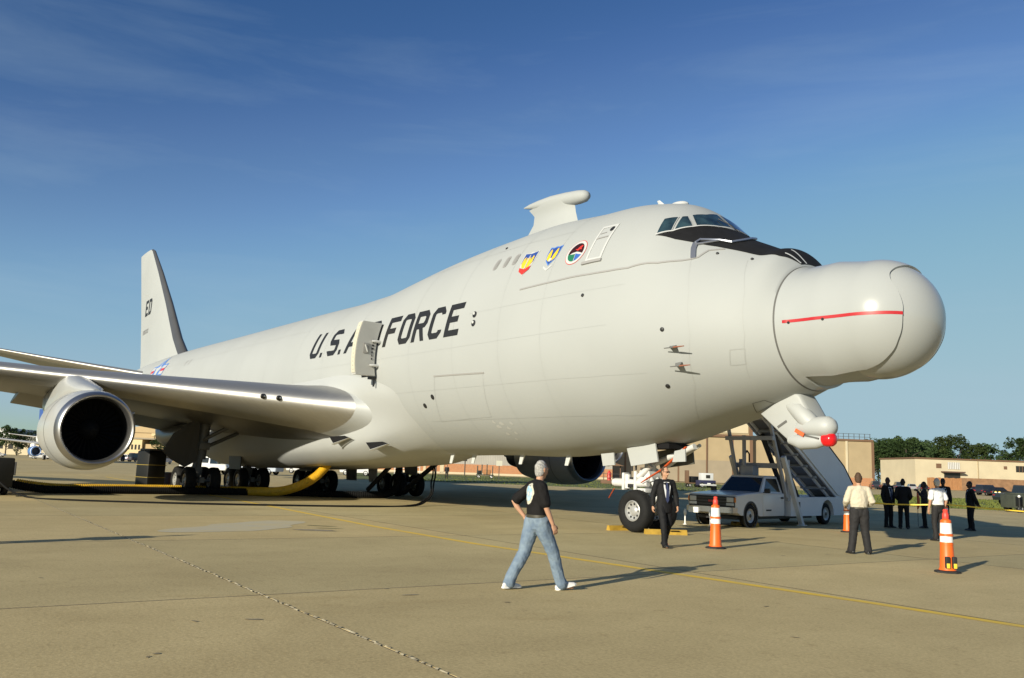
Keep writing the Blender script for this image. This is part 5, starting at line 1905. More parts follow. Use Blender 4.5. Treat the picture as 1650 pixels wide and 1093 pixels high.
def person(label, loc, rz, pose, look, H=1.80, vox=.011, group=None, scale=None):
    """pose: joints in local metres (x ahead, y left, z up) for a 1.80 m body"""
    o = thing('person', label, 'person', loc, rz, group)
    k = H/1.80
    o.scale = (k, k, k)
    J = dict(pel=(0, 0, .96), chest=(0, 0, 1.32), neck=(-.005, 0, 1.50), head=(.02, 0, 1.68),
             shL=(0, .185, 1.44), shR=(0, -.185, 1.44), elL=(-.03, .25, 1.16), elR=(-.03, -.25, 1.16),
             wrL=(.04, .25, .92), wrR=(.04, -.25, .92), hiL=(0, .09, .93), hiR=(0, -.09, .93),
             knL=(.03, .11, .50), knR=(.03, -.11, .50), anL=(-.01, .12, .09), anR=(-.01, -.12, .09),
             ftL=0.1, ftR=-0.1, face=0.0, nod=0.0, rollL=0, rollR=0)
    J.update(pose)
    g = {q: V3(v) if isinstance(v, tuple) else v for q, v in J.items()}
    hd = Matrix.Rotation(g['face'], 3, 'Z') @ Matrix.Rotation(g['nod'], 3, 'Y')
    hc = g['head']
    skin = look.get('skin', M_skin)
    sp = lambda a, b, t: a.lerp(b, t)
    # --- body
    mb = MB()
    pel, ch, nk = g['pel'], g['chest'], g['neck']
    fl = look.get('fat', 1.0)
    closed_tube(mb, [pel+V3((0, 0, -.05)), pel+V3((0, 0, .05)), sp(pel, ch, .45), sp(pel, ch, .85), ch+V3((0, 0, .08)), sp(ch, nk, .80)], [(.150, .105), (.150*fl, .105*fl), (.142*fl, .10*fl), (.162, .112), (.165, .105), (.085, .07)])
    closed_tube(mb, [sp(ch, nk, .75), nk, hc+hd @ V3((-.012, 0, -.07))], [.062, .056, .055])
    closed_tube(mb, [g['shL'], sp(g['shL'], g['shR'], .5)+V3((0, 0, .02)), g['shR']], [.06, .068, .06], flat=(1, 0, 0))
    for s in 'LR':
        sh, el, wr = g['sh'+s], g['el'+s], g['wr'+s]
        closed_tube(mb, [sh, sp(sh, el, .4), el, sp(el, wr, .3), wr], [.056, .050, .040, .040, .027])
        # hand: palm, four curled fingers and a thumb
        d = (wr-el).normalized()
        out = V3((0, 1 if s == 'L' else -1, 0))
        out = Matrix.Rotation(g['roll'+s], 3, d) @ out
        fw_ = (out.cross(d))
        if fw_.x < 0 and not look.get('keep'):
            fw_ = -fw_
        fw_ = (fw_-d*fw_.dot(d)).normalized()
        ou = d.cross(fw_).normalized()
        if ou.dot(out) < 0:
            ou = -ou
        inn = -ou
        closed_tube(mb, [wr, wr+d*.045, wr+d*.085], [(.024, .020), (.040, .017), (.038, .015)], flat=tuple(fw_))
        for q, (off, L) in enumerate(((.030, .072), (.010, .080), (-.010, .074), (-.029, .058))):
            b0 = wr+d*.085+fw_*off
            p1 = b0+d*L*.45+inn*.008
            p2 = p1+d*L*.30+inn*L*.28
            p3 = p2+d*L*.08+inn*L*.30
            closed_tube(mb, [b0-d*.02, b0, p1, p2, p3], [.0095, .0095, .009, .0085, .007], 8)
        tb = wr+d*.03+fw_*.028
        closed_tube(mb, [tb, tb+d*.03+fw_*.025+inn*.012, tb+d*.062+fw_*.028+inn*.022], [.013, .011, .008], 8)
        hi, kn, an = g['hi'+s], g['kn'+s], g['an'+s]
        closed_tube(mb, [hi+V3((0, 0, .02)), sp(hi, kn, .35), kn, sp(kn, an, .3), an], [.088, .080, .055, .056, .038])
        fa = g['ft'+s]
        f = V3((math.cos(fa), math.sin(fa), 0))
        closed_tube(mb, [an, an+f*.10+V3((0, 0, -.045)), an+f*.18+V3((0, 0, -.055))], [.035, .035, .022])
    # head
    def hp(x, y, z):
        return hc+hd @ V3((x, y, z))
    closed_tube(mb, [hp(-.01, 0, -.04), hp(-.012, 0, .03), hp(-.018, 0, .065)], [(.070, .088), (.076, .096), (.062, .082)], 18, flat=tuple(hd @ V3((0, 1, 0))))
    closed_tube(mb, [hp(.015, 0, -.02), hp(.035, 0, -.075), hp(.045, 0, -.098)], [(.060, .062), (.048, .048), (.028, .026)], 14, flat=tuple(hd @ V3((0, 1, 0))))
    closed_tube(mb, [hp(.078, 0, .012), hp(.094, 0, -.016), hp(.100, 0, -.034)], [.010, .013, .012], 8)
    closed_tube(mb, [hp(.086, -.02, -.058), hp(.091, 0, -.057), hp(.086, .02, -.058)], [.007, .009, .007], 8)
    closed_tube(mb, [hp(.082, -.042, .026), hp(.089, 0, .030), hp(.082, .042, .026)], [.010, .011, .010], 8)
    for y in (-1, 1):
        closed_tube(mb, [hp(-.012, y*.078, .022), hp(-.018, y*.085, 0), hp(-.008, y*.078, -.028)], [(.009, .016), (.010, .020), (.008, .011)], 8)
    body = fuse(mb, 'body', skin, o, vox*.75, 2)
    for y in (-1, 1):
        mb = MB()
        mb.ell(hp(.076, y*.030, .008), (.010, .012, .007), 10, 6)
        part(mb, 'eye', M_eye, o)
        mb = MB()
        mb.ell(hp(.0845, y*.030, .008), (.003, .005, .005), 8, 6)
        part(mb, 'iris', M_hair_dark, o)
    # --- hair
    if look.get('hair'):
        mb = MB()
        hz_ = look.get('hairline', .045)
        closed_tube(mb, [hp(-.030, 0, -.045), hp(-.026, 0, .01), hp(-.024, 0, .05), hp(-.022, 0, .075)], [(.075, .078), (.084, .088), (.079, .094), (.062, .078)], 18, flat=tuple(hd @ V3((0, 1, 0))))
        n_ = hd @ V3((1.0, 0, -.62))
        fuse(mb, 'hair', look['hair'], o, vox*.75, 2, cut=[(hp(.048, 0, hz_), n_)])
    if look.get('cap'):
        mb = MB()
        closed_tube(mb, [hp(-.02, 0, .05), hp(-.02, 0, .085)], [(.088, .104), (.074, .088)], 18, flat=tuple(hd @ V3((0, 1, 0))))
        closed_tube(mb, [hp(.06, 0, .045), hp(.13, 0, .035)], [(.065, .012), (.045, .010)], 12, flat=tuple(hd @ V3((0, 1, 0))))
        fuse(mb, 'cap', look['cap'], o, vox*.75, 2)
    if look.get('glasses'):
        mb = MB()
        for y in (-1, 1):
            mb.tube([hp(.098, y*.006, .010), hp(.094, y*.058, .012), hp(-.01, y*.086, .012)], .004, 6)
            mb.ell(hp(.094, y*.032, .006), (.005, .024, .017), 10, 6)
        part(mb, 'sunglasses', M_trim, o)
    # --- trousers
    tw = look.get('leg', 1.0)
    mb = MB()
    closed_tube(mb, [pel+V3((0, 0, -.06)), pel+V3((0, 0, .02)), pel+V3((0, 0, .085))], [(.158, .118), (.162*fl, .118*fl), (.155*fl, .112*fl)])
    for s in 'LR':
        hi, kn, an = g['hi'+s], g['kn'+s], g['an'+s]
        fa = g['ft'+s]
        f = V3((math.cos(fa), math.sin(fa), 0))
        closed_tube(mb, [hi+V3((0, 0, .03)), sp(hi, kn, .3), sp(hi, kn, .7), kn, sp(kn, an, .25), sp(kn, an, .6), sp(kn, an, .88)+f*.006, an+V3((0, 0, -.012))+f*.02], [.104*tw, .099*tw, .083*tw, .077*tw, .074*tw, .070*tw, .069*tw, .074*tw])
    fuse(mb, 'trousers', look['trousers'], o, vox, 2, folds=.0065, cut=[(pel+V3((0, 0, .10)), V3((0, 0, 1)))])
    # --- shoes
    for s in 'LR':
        an, fa = g['an'+s], g['ft'+s]
        f = V3((math.cos(fa), math.sin(fa), 0))
        sd = V3((-f.y, f.x, 0))
        pit = g.get('pit'+s, 0.0)
        rm = Matrix.Rotation(pit, 3, sd)
        q = lambda v: an+rm @ v
        mb = MB()
        closed_tube(mb, [q(f*-.055+V3((0, 0, -.045))), q(f*.03+V3((0, 0, -.038))), q(f*.12+V3((0, 0, -.052))), q(f*.19+V3((0, 0, -.062)))], [(.036, .042), (.042, .048), (.047, .036), (.038, .024)], 14, flat=tuple(sd))
        closed_tube(mb, [q(V3((0, 0, -.03))), q(V3((0, 0, .03)))], [.044, .046])
        sh_ = fuse(mb, 'shoe', look.get('shoe', M_shoe), o, .008, 2)
        mb = MB()
        sole = []
        for x, w_ in ((-.09, .026), (-.05, .038), (.05, .043), (.13, .050), (.19, .042), (.22, .022)):
            sole.append((x, w_))
        ring = [q(f*x+sd*w_+V3((0, 0, -.082))) for x, w_ in sole]+[q(f*x-sd*w_+V3((0, 0, -.082))) for x, w_ in sole[::-1]]
        mb.loft([ring, [p+rm @ V3((0, 0, .022)) for p in ring]])
        part(mb, 'sole', look.get('sole', M_trim), sh_, 20)
        if look.get('logo'):
            mb = MB()
            for e in (-1, 1):
                mb.bar(q(f*.02+sd*.048*e+V3((0, 0, -.05))), q(f*.09+sd*.050*e+V3((0, 0, -.02))), .014, .006)
            part(mb, 'shoe_stripe', M_trim, sh_)
    # --- shirt or jacket
    sl_ = look.get('sleeve', 1.0)
    jk = look.get('jacket', False)
    mb = MB()
    lo_ = look.get('loose', 1.0)
    low = -.16 if jk else (.035 if look.get('tucked', True) else -.05)
    ws = 1.06 if jk else 1.0
    closed_tube(mb, [pel+V3((0, 0, low)), pel+V3((0, 0, .08)), sp(pel, ch, .45), sp(pel, ch, .85), ch+V3((0, 0, .09)), sp(ch, nk, .80)], [((.186 if jk else .168)*fl, (.142 if jk else .125)*fl), (.172*ws*fl, .126*ws*fl), (.166*ws*fl*lo_, .122*ws*fl*lo_), (.184*ws*lo_, .130*ws*lo_), (.186*ws, .122*ws), (.10, .085)], 20)
    closed_tube(mb, [g['shL']+V3((0, .0, 0)), sp(g['shL'], g['shR'], .5)+V3((0, 0, .03)), g['shR']], [.076*ws, .080, .076*ws], flat=(1, 0, 0))
    for s in 'LR':
        sh, el, wr = g['sh'+s], g['el'+s], g['wr'+s]
        if sl_ >= .99:
            closed_tube(mb, [sh, sp(sh, el, .4), el, sp(el, wr, .35), sp(el, wr, .92)], [.078*ws, .070*ws*lo_, .062*ws*lo_, .060*ws*lo_, .044*ws])
        else:
            closed_tube(mb, [sh, sp(sh, el, sl_*.6), sp(sh, el, sl_)], [.078, .080, .080])
    closed_tube(mb, [sp(ch, nk, .7), sp(ch, nk, .98)], [.080, .068])
    fuse(mb, 'jacket' if jk else 'shirt', look['shirt'], o, vox, 2, folds=.005 if jk else .008, cut=[(sp(ch, nk, 1.16 if jk else 1.05), V3((.12 if jk else .35, 0, 1)))]+([(pel+V3((0, 0, low-.02)), V3((0, 0, -1)))] if not look.get('tucked', True) or jk else [(pel+V3((0, 0, .078)), V3((0, 0, -1)))]))
    if jk:
        fx = .150
        def sf(z):
            return .118+.012*math.sin((z-1.0)*6)
        mb = MB()
        c0 = pel.x*.5+ch.x*.5
        def fr(y, z, o_=0.0):
            t = (z-pel.z)/(ch.z-pel.z)
            base = pel.lerp(ch, min(1.3, max(-.3, t)))
            return (base.x+.149*math.sqrt(max(0, 1-(y/.20)**2))+o_, base.y+y, z)
        mb.add([fr(-.065, 1.46, -.045), fr(.065, 1.46, -.045), fr(.085, 1.36, .004), fr(.05, 1.15, .010), fr(.012, 1.02, .012), fr(-.012, 1.02, .012), fr(-.05, 1.15, .010), fr(-.085, 1.36, .004)], [tuple(range(8))])
        part(mb, 'shirt_front', M_wshirt, o)
        mb = MB()
        mb.loft([[fr(-.018, 1.44, -.02), fr(.018, 1.44, -.02), fr(.018, 1.44, -.04), fr(-.018, 1.44, -.04)], [fr(-.026, 1.30, .018), fr(.026, 1.30, .018), fr(.026, 1.30, .0), fr(-.026, 1.30, .0)], [fr(-.036, 1.06, .024), fr(.036, 1.06, .024), fr(.036, 1.06, .004), fr(-.036, 1.06, .004)], [fr(-.004, 1.0, .022), fr(.004, 1.0, .022), fr(.004, 1.0, .004), fr(-.004, 1.0, .004)]])
        part(mb, 'tie', M_tie, o, 0)
        mb = MB()
        closed_tube(mb, [sp(ch, nk, .90), sp(ch, nk, 1.22)], [.071, .064])
        fuse(mb, 'collar', M_wshirt, o, .008, 1, cut=[(sp(ch, nk, 1.22), V3((.5, 0, 1)))])
    elif look.get('belt'):
        mb = MB()
        ring = lambda z, e: [(pel.x+(.126+e)*fl*math.cos(a), pel.y+(.171+e)*fl*math.sin(a), pel.z+z) for a in np.linspace(0, 6.2832, 28, endpoint=False)]
        mb.grid([ring(.045, -.006), ring(.045, .004), ring(.085, .004), ring(.085, -.006)], closed_v=True)
        part(mb, 'belt', M_belt, o)
    return o

def face_dir(px0, px1):
    return 0

# man in a black T-shirt striding across the apron, hand on hip, head turned away to the jet
HX = math.atan2(.80, .60)
g_ = ground(862, 950.5)
m1 = person('grey haired man in black T-shirt and jeans striding with hand on hip', (g_[0], g_[1], 0), R(78), dict(
    pel=(.0, 0, .95), chest=(-.02, .01, 1.32), neck=(.03, .02, 1.50), head=(.07, .03, 1.665), face=R(10), nod=R(4),
    shL=(.0, .19, 1.43), shR=(-.03, -.18, 1.43), elL=(-.22, .33, 1.19), wrL=(-.10, .215, 1.0), elR=(.0, -.27, 1.15), wrR=(.10, -.29, .92),
    hiL=(-.02, .09, .92), hiR=(.02, -.09, .92), knL=(-.14, .10, .50), anL=(-.37, .11, .10), knR=(.22, -.10, .51), anR=(.34, -.11, .095), ftL=R(10), ftR=R(-12), pitR=R(-16)),
    dict(hair=M_hair_grey, hairline=.06, shirt=M_tee, sleeve=.80, trousers=M_jean, shoe=M_sneak, sole=M_conew, belt=True, logo=True, tucked=True, leg=1.2, fat=1.12), H=1.80, vox=.009)
# crest printed on the back of the T-shirt
bpy.context.view_layer.update()
shirt = [c for c in m1.children if c.name.startswith('shirt')][0]
bvh = BVHTree.FromPolygons([v.co.copy() for v in shirt.data.vertices], [tuple(p.vertices) for p in shirt.data.polygons])
def back_print(name, pts, m, off):
    Vv, F = fill2d([pts], .02)
    P = []
    for y, z in Vv:
        h = bvh.ray_cast(Vector((-1, y, z)), Vector((1, 0, 0)))
        p = h[0] if h[0] else Vector((-.1, y, z))
        P.append(p+Vector((-off, 0, 0)))
    mb = MB()
    mb.add(P, F)
    return part(mb, name, m, shirt, 60)
M_cy = mat('print_cyan', (.16, .42, .62), .7, var=.5, vscale=14, col2=(.55, .62, .66))
cz, cy = 1.325, -.005
cr_ = back_print('back_print', [(cy+.105*math.cos(a)*(1.0 if math.sin(a) > -.2 else .9), cz+.150*math.sin(a)) for a in np.linspace(0, 6.2832, 28, endpoint=False)], M_cream, .003)
back_print('print_field', [(cy+.075*math.cos(a), cz+.005+.108*math.sin(a)) for a in np.linspace(0, 6.2832, 24, endpoint=False)], M_cy, .006)
back_print('print_motif', [(cy-.03, cz+.06), (cy+.0, cz+.02), (cy+.035, cz+.05), (cy+.015, cz-.01), (cy+.03, cz-.05), (cy-.005, cz-.02), (cy-.04, cz-.06), (cy-.02, cz)], M_emw, .009)
mb = MB()
mb.box((-.02, .205, .965), (.10, .05, .15), bev=.015)
mb.box((-.05, .215, .86), (.035, .03, .16), bev=.008)
ph = thing('belt_pouch', 'black pouch clipped to the belt of the man in jeans', 'pouch', m1.location, m1.rotation_euler.z)
part(mb, 'pouch', M_trim, ph)
mb = MB()
mb.box((-.02, .232, .99), (.08, .012, .07), bev=.004)
part(mb, 'flap', M_trim, ph)

# man in dark suit walking in front of the nose gear
g_ = ground(1070, 882)
person('man in dark suit, white shirt and tie walking past the nose wheels', (g_[0], g_[1], 0), R(-22), dict(
    pel=(0, 0, .955), chest=(.0, 0, 1.33), face=R(22), head=(.03, 0, 1.68), elL=(.02, .27, 1.16), wrL=(.10, .27, .93), elR=(-.06, -.26, 1.16), wrR=(-.02, -.28, .92),
    knL=(.02, .10, .50), anL=(-.22, .10, .11), knR=(.16, -.09, .51), anR=(.22, -.09, .09), pitL=R(14), pitR=R(-8), ftL=R(8), ftR=R(-6)),
    dict(hair=M_hair_brown, hairline=.058, glasses=True, shirt=M_suit, jacket=True, trousers=M_suit), H=1.83)
# man in tan shirt seen from behind
g_ = ground(1386, 893)
away = math.atan2(_fw[1], _fw[0])
person('man in tan shirt and black trousers seen from behind, hands held in front', (g_[0], g_[1], 0), away+R(-4), dict(
    face=R(-8), head=(.02, 0, 1.69), elL=(-.02, .29, 1.17), wrL=(.20, .24, 1.06), elR=(-.03, -.29, 1.17), wrR=(.20, -.25, 1.08),
    knL=(.02, .13, .50), knR=(.02, -.13, .50), anL=(-.02, .19, .09), anR=(.0, -.18, .09), ftL=R(14), ftR=R(-16), rollL=R(60), rollR=R(-60)),
    dict(hair=M_hair_brown, hairline=.06, shirt=M_tan, sleeve=1.0, trousers=M_trou, belt=True, tucked=True, leg=1.22, fat=1.08, loose=1.12), H=1.84)
# white shirted man
g_ = ground(1513, 872)
person('white haired man in short sleeved white shirt seen from behind near the cone', (g_[0], g_[1], 0), away+R(14), dict(
    face=R(-6), head=(.02, 0, 1.68), elL=(-.05, .29, 1.15), wrL=(.02, .29, .90), elR=(-.04, -.27, 1.15), wrR=(.05, -.25, .92), anL=(-.02, .10, .09), anR=(.02, -.11, .09)),
    dict(hair=M_hair_white, hairline=.07, shirt=M_wshirt, sleeve=.72, trousers=M_trou, belt=True, fat=1.1), H=1.82)
# group in dark suits in the shade
grp = 'people in dark suits standing in the shade'
def dark(px, py, lab, face, pose, look=None, H=1.80):
    g = ground(px, py)
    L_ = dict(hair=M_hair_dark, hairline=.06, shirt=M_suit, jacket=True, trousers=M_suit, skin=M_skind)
    L_.update(look or {})
    return person(lab, (g[0], g[1], 0), face, pose, L_, H=H, vox=.012, group=grp)
dark(1432, 850.5, 'dark suited man showing his tie, nearest in the group to the tan shirted man', away+R(205), dict(face=R(-30), elL=(.0, .27, 1.16), elR=(.0, -.27, 1.16)), dict(skin=M_skind), 1.83)
dark(1457, 852.5, 'man in dark suit with his back turned, second along in the dark suited group', away+R(-25), dict(elL=(-.04, .26, 1.16), wrL=(.14, .16, 1.02), elR=(-.04, -.26, 1.16), wrR=(.14, -.16, 1.02)), None, 1.80)
dark(1491, 851.5, 'shorter dark clothed person holding a hand to the face, beside an orange flag', away+R(70), dict(elL=(.06, .24, 1.18), wrL=(.24, .12, 1.42), elR=(-.03, -.25, 1.16)), dict(jacket=False, shirt=M_trou, sleeve=1.0, tucked=False), 1.72)
dark(1522, 849, 'dark suited person in a dark cap almost hidden behind the white shirted man', away+R(170), dict(), dict(cap=M_hair_dark), 1.86)
dark(1566, 855.5, 'lone man in dark suit standing apart with one hand held out behind him', away+R(80), dict(elR=(-.10, -.24, 1.18), wrR=(-.24, -.22, 1.0), elL=(-.08, .24, 1.16), wrL=(-.20, .20, .96), head=(.03, 0, 1.675)), None, 1.80)
# far figure under the belly
g_ = at_depth(730, 118)
person('distant person in dark clothes standing on the grass beyond the belly', (g_[0], g_[1], 0), away+R(180), dict(), dict(hair=M_hair_dark, hairline=.06, shirt=M_trou, sleeve=1.0, tucked=False, trousers=M_trou), H=1.9, vox=.02)
# orange flag held by the group
g_ = ground(1484, 850)
fl_ = thing('signal_flag', 'furled orange flag on a stick held upright beside the dark clothed person', 'flag', (g_[0]-.1, g_[1], 0), 0)
mb = MB()
mb.tube([(0, 0, .02), (0, 0, 1.35)], .012, 8)
part(mb, 'stick', M_geard, fl_)
mb = MB()
mb.tube([(0, 0, .68), (.02, .01, .8), (.03, .02, 1.0), (.02, .0, 1.2), (0, 0, 1.32)], [.03, .07, .08, .06, .03], 8, squash=.6)
part(mb, 'cloth', M_coneo, fl_)

# bystander past the left edge: only the long shadow is in the picture
ow = [o_ for o_ in COL.objects if o_.get('label', '').startswith('man in tan shirt')][0]
bz = dup(ow, (-8.1, -18.0, 0), R(100), 'man in tan shirt standing just past the left edge of the picture')
# ------------------------------------------------------------------ background
def FR(px, D, z=0.0):
    q = at_depth(px, D, z)
    return Vector((q[0], q[1], z))
def stripes(name, col, col2, scale, rough=.7, lower=None):
    m = bpy.data.materials.new(name)
    m.use_nodes = True
    t = m.node_tree
    p = t.nodes['Principled BSDF']
    p.inputs['Roughness'].default_value = rough
    g = t.nodes.new('ShaderNodeTexCoord')
    w = t.nodes.new('ShaderNodeTexWave')
    w.wave_type, w.bands_direction = 'BANDS', 'X'
    w.inputs['Scale'].default_value = scale
    w.inputs['Distortion'].default_value = .2
    n = t.nodes.new('ShaderNodeTexNoise')
    n.inputs['Scale'].default_value = .5
    n.inputs['Detail'].default_value = 6
    r = t.nodes.new('ShaderNodeValToRGB')
    r.color_ramp.elements[0].color = (*col2, 1)
    r.color_ramp.elements[1].color = (*col, 1)
    mx_ = t.nodes.new('ShaderNodeMixRGB')
    mx_.blend_type = 'MULTIPLY'
    mx_.inputs[0].default_value = .25
    t.links.new(g.outputs['Object'], w.inputs['Vector'])
    t.links.new(g.outputs['Object'], n.inputs['Vector'])
    t.links.new(w.outputs['Fac'], r.inputs[0])
    t.links.new(r.outputs[0], mx_.inputs[1])
    t.links.new(n.outputs['Fac'], mx_.inputs[2])
    t.links.new(mx_.outputs[0], p.inputs['Base Color'])
    return m
M_hang = stripes('hangar_tan', (.46, .36, .215), (.37, .285, .165), 1.3)
M_hang2 = stripes('hangar_taupe', (.365, .305, .215), (.30, .245, .17), 1.3)
M_hbrown = mat('trim_brown', (.16, .09, .05), .7)
M_cream2 = mat('wall_cream', (.57, .49, .335), .85, var=.10, vscale=.3)
M_gwall = stripes('wall_grey', (.42, .40, .35), (.36, .34, .30), .8)
M_wood = mat('fence_wood', (.42, .20, .08), .8, var=.3, vscale=1.5, stretch=(3, 3, .5))
M_win = mat('window_dark', (.03, .028, .025), .2)
M_awn = mat('awning_brown', (.12, .07, .05), .7)
M_pole = mat('pole_dark', (.06, .055, .05), .6)
M_wht = mat('building_white', (.70, .69, .66), .7, var=.08, vscale=.2)
M_brick = bpy.data.materials.new('brick_orange')
M_brick.use_nodes = True
_t = M_brick.node_tree
_b = _t.nodes.new('ShaderNodeTexBrick')
_b.inputs['Color1'].default_value = (.46, .19, .07, 1)
_b.inputs['Color2'].default_value = (.36, .14, .055, 1)
_b.inputs['Mortar'].default_value = (.42, .32, .22, 1)
_b.inputs['Scale'].default_value = 2.2
_g = _t.nodes.new('ShaderNodeTexCoord')
_mp = _t.nodes.new('ShaderNodeMapping')
_mp.inputs['Rotation'].default_value = (R(90), 0, 0)
_t.links.new(_g.outputs['Object'], _mp.inputs[0])
_t.links.new(_mp.outputs[0], _b.inputs['Vector'])
_t.links.new(_b.outputs[0], _t.nodes['Principled BSDF'].inputs['Base Color'])
_t.nodes['Principled BSDF'].inputs['Roughness'].default_value = .85

def bx(par, name, x0, x1, y0, y1, z0, z1, m, bev=0, label=None):
    mb = MB()
    mb.box(((x0+x1)/2, (y0+y1)/2, (z0+z1)/2), (x1-x0, y1-y0, z1-z0), bev=bev)
    return part(mb, name, m, par, 0 if not bev else 30, label)
def building(name, label, cat, pxl, D, turn=0.0):
    o = thing(name, label, cat, FR(pxl, D), YAW+turn)
    return o, (lambda px, d=D: (px-pxl)/FPX*d/math.cos(PIT)*1.0)

# big tan hangar
hg, X = building('hangar', 'long tan hangar with tall sliding door panels behind the nose wheels', 'hangar', 930, 205)
xm, xe = X(1207), X(1399)
bx(hg, 'main_hall', 0, xm, .6, 40, 0, 15.5, M_hang)
for k, (a, b) in enumerate(((960, 1010), (1010, 1051), (1051, 1093), (1093, 1137), (1137, 1178), (1178, 1206))):
    off = .0 if k % 2 else .22
    d = bx(hg, 'door_panel', X(a)+.16, X(b)-.16, off, off+.2, .1, 10.7, M_hang)
    bx(hg, 'door_seam', X(b)-.17, X(b)+.17, -.02, .4, .1, 10.7, M_hbrown)
    bx(d, 'lower_cladding', X(a)+.2, X(b)-.2, off-.05, off, .1, 5.2, M_hang2)
bx(hg, 'door_header', 0, xm+.4, -.3, .3, 10.75, 11.35, M_hbrown)
bx(hg, 'roof_edge', -.4, xm+.5, -.2, 40.4, 15.5, 16.0, M_hbrown)
bx(hg, 'high_window', X(1150), X(1203), .45, .62, 11.8, 14.6, M_cream2)
bx(hg, 'downpipe', xm-.4, xm+.3, -.2, .5, 0, 15.4, M_hbrown)
bx(hg, 'annex', xm+.3, xe, 1.2, 34, 0, 10.9, M_hang)
bx(hg, 'annex_roof', xm+.3, xe+.3, .9, 34.3, 10.9, 11.35, M_hbrown)
for px in (1245, 1302, 1359):
    bx(hg, 'pilaster', X(px)-.25, X(px)+.25, 1.0, 1.2, 0, 10.9, M_cream2)
bx(hg, 'corner_trim', xe-.1, xe+.5, 1.1, 34, 0, 10.8, M_hbrown)
bx(hg, 'brick_dado', X(1335), xe+.05, 1.0, 1.2, 0, 2.4, M_brick)
for px in np.linspace(1330, 1397, 9):
    bx(hg, 'rail_post', X(px)-.05, X(px)+.05, 1.3, 1.4, 11.3, 12.7, M_pole)
for z in (11.9, 12.6):
    bx(hg, 'guard_rail', X(1330), X(1398), 1.3, 1.4, z, z+.08, M_pole)
bx(hg, 'personnel_door', X(1033), X(1043), -.05, .0, 0.1, 3.0, M_hbrown)

# low building with a brick base under the belly
lb, X = building('brick_base_building', 'low grey building with orange brick base seen under the belly of the jet', 'building', 470, 198)
bx(lb, 'wall', 0, X(985), .4, 22, 2.3, 8.2, M_gwall)
bx(lb, 'brick_base', 0, X(985), .2, 22, .45, 2.3, M_brick)
bx(lb, 'white_plinth', 0, X(985), .1, 22, 0, .45, M_cream2)
bx(lb, 'roof', -.3, X(985), -.3, 22.3, 8.2, 8.6, M_hbrown)
for px in (560, 590, 622, 700, 742, 842, 880, 920, 965):
    bx(lb, 'window', X(px), X(px)+2.2, .32, .4, 3.0, 4.6, M_win)
bx(lb, 'door', X(716), X(722), .1, .2, .1, 2.9, M_cream2)
bx(lb, 'door', X(690), X(694), .1, .2, .1, 2.9, M_cream2)

# pale building at the far right
rb, X = building('pale_building', 'long low cream building with small windows at the far right behind the people', 'building', 1470, 255)
xe = X(1850)
bx(rb, 'wall', 0, xe, .5, 24, 0, 8.7, M_cream2)
bx(rb, 'roof', -.3, xe, .2, 24.3, 8.7, 9.1, M_hbrown)
for a, b, z0, z1, m in ((1503, 1511, 6.2, 7.5, M_hbrown), (1609, 1614, 6.5, 7.4, M_hbrown)):
    w_ = bx(rb, 'window', X(a), X(b), .40, .5, z0, z1, m)
w_ = bx(rb, 'window', X(1628), X(1648), .40, .5, 5.8, 7.6, M_win)
for k in range(1, 4):
    bx(w_, 'mullion', X(1628+5*k)-.06, X(1628+5*k)+.06, .32, .40, 5.8, 7.6, M_hbrown)
lv = bx(rb, 'louvre', X(1521), X(1540), .42, .5, 6.0, 8.0, M_gwall)
for k in range(7):
    bx(lv, 'louvre_bar', X(1521.5+2.8*k), X(1522.6+2.8*k), .34, .42, 6.0, 8.0, M_wht)
bx(rb, 'canopy', X(1510), X(1543), -1.6, .5, 5.0, 5.35, M_awn)
bx(rb, 'entrance', X(1515), X(1540), .38, .5, 2.8, 5.0, M_win)
bx(rb, 'brick_dado', X(1541), xe, .3, .5, 0, 3.6, mat('brick_brown', (.30, .17, .09), .85, var=.3, vscale=1.0))
bx(rb, 'downpipe', X(1568), X(1568)+.2, .35, .5, 0, 8.6, M_hang)
fc, X = building('wooden_fence', 'reddish brown board fence in front of the cream building entrance', 'fence', 1487, 244)
n = 15
for k in range(n):
    a, b = X(1487+(1541-1487)*k/n), X(1487+(1541-1487)*(k+1)/n)
    bx(fc, 'plank', a+.02, b-.02, 0, .06+.03*(k % 2), .1, 3.3+.06*(k % 3), M_wood)
bx(fc, 'rail', 0, X(1541), .10, .2, 2.6, 2.75, M_wood)
bx(fc, 'rail', 0, X(1541), .10, .2, .6, .75, M_wood)

# tan buildings at left under the wing
tb, X = building('tan_hall', 'tan gable roofed hall with a row of small windows beyond the engine', 'building', 150, 285)
def gable(par, name, x0, x1, y0, y1, z0, z1, m):
    mb = MB()
    mb.prism([(x0, z0), (x1, z0), ((x0+x1)/2, z1)], y0, y1)
    return part(mb, name, m, par, 0)
M_tanw = mat('wall_tan', (.50, .37, .20), .85, var=.08, vscale=.2)
M_tanl = mat('wall_sand', (.66, .53, .30), .85, var=.08, vscale=.2)
bx(tb, 'wall', 0, X(300), 8, 40, 0, 9.2, M_tanw)
gable(tb, 'gable_roof', -.6, X(330), 7.6, 40, 9.2, 11.6, M_tanw)
bx(tb, 'front_block', 0, X(242), 2, 8, 0, 6.9, M_tanl)
bx(tb, 'low_roof', -.3, X(330), 1.6, 8.2, 6.9, 7.4, M_hang2)
bx(tb, 'side_block', X(244), X(330), 3, 8, 0, 5.4, M_tanw)
bx(tb, 'high_frame', X(244), X(262), 7.8, 8.0, 8.2, 10.4, M_tanl)
for k in range(12):
    a = X(176+5.5*k)
    w_ = bx(tb, 'window', a, a+.55, 1.9, 2.0, 3.5, 5.1, M_win)
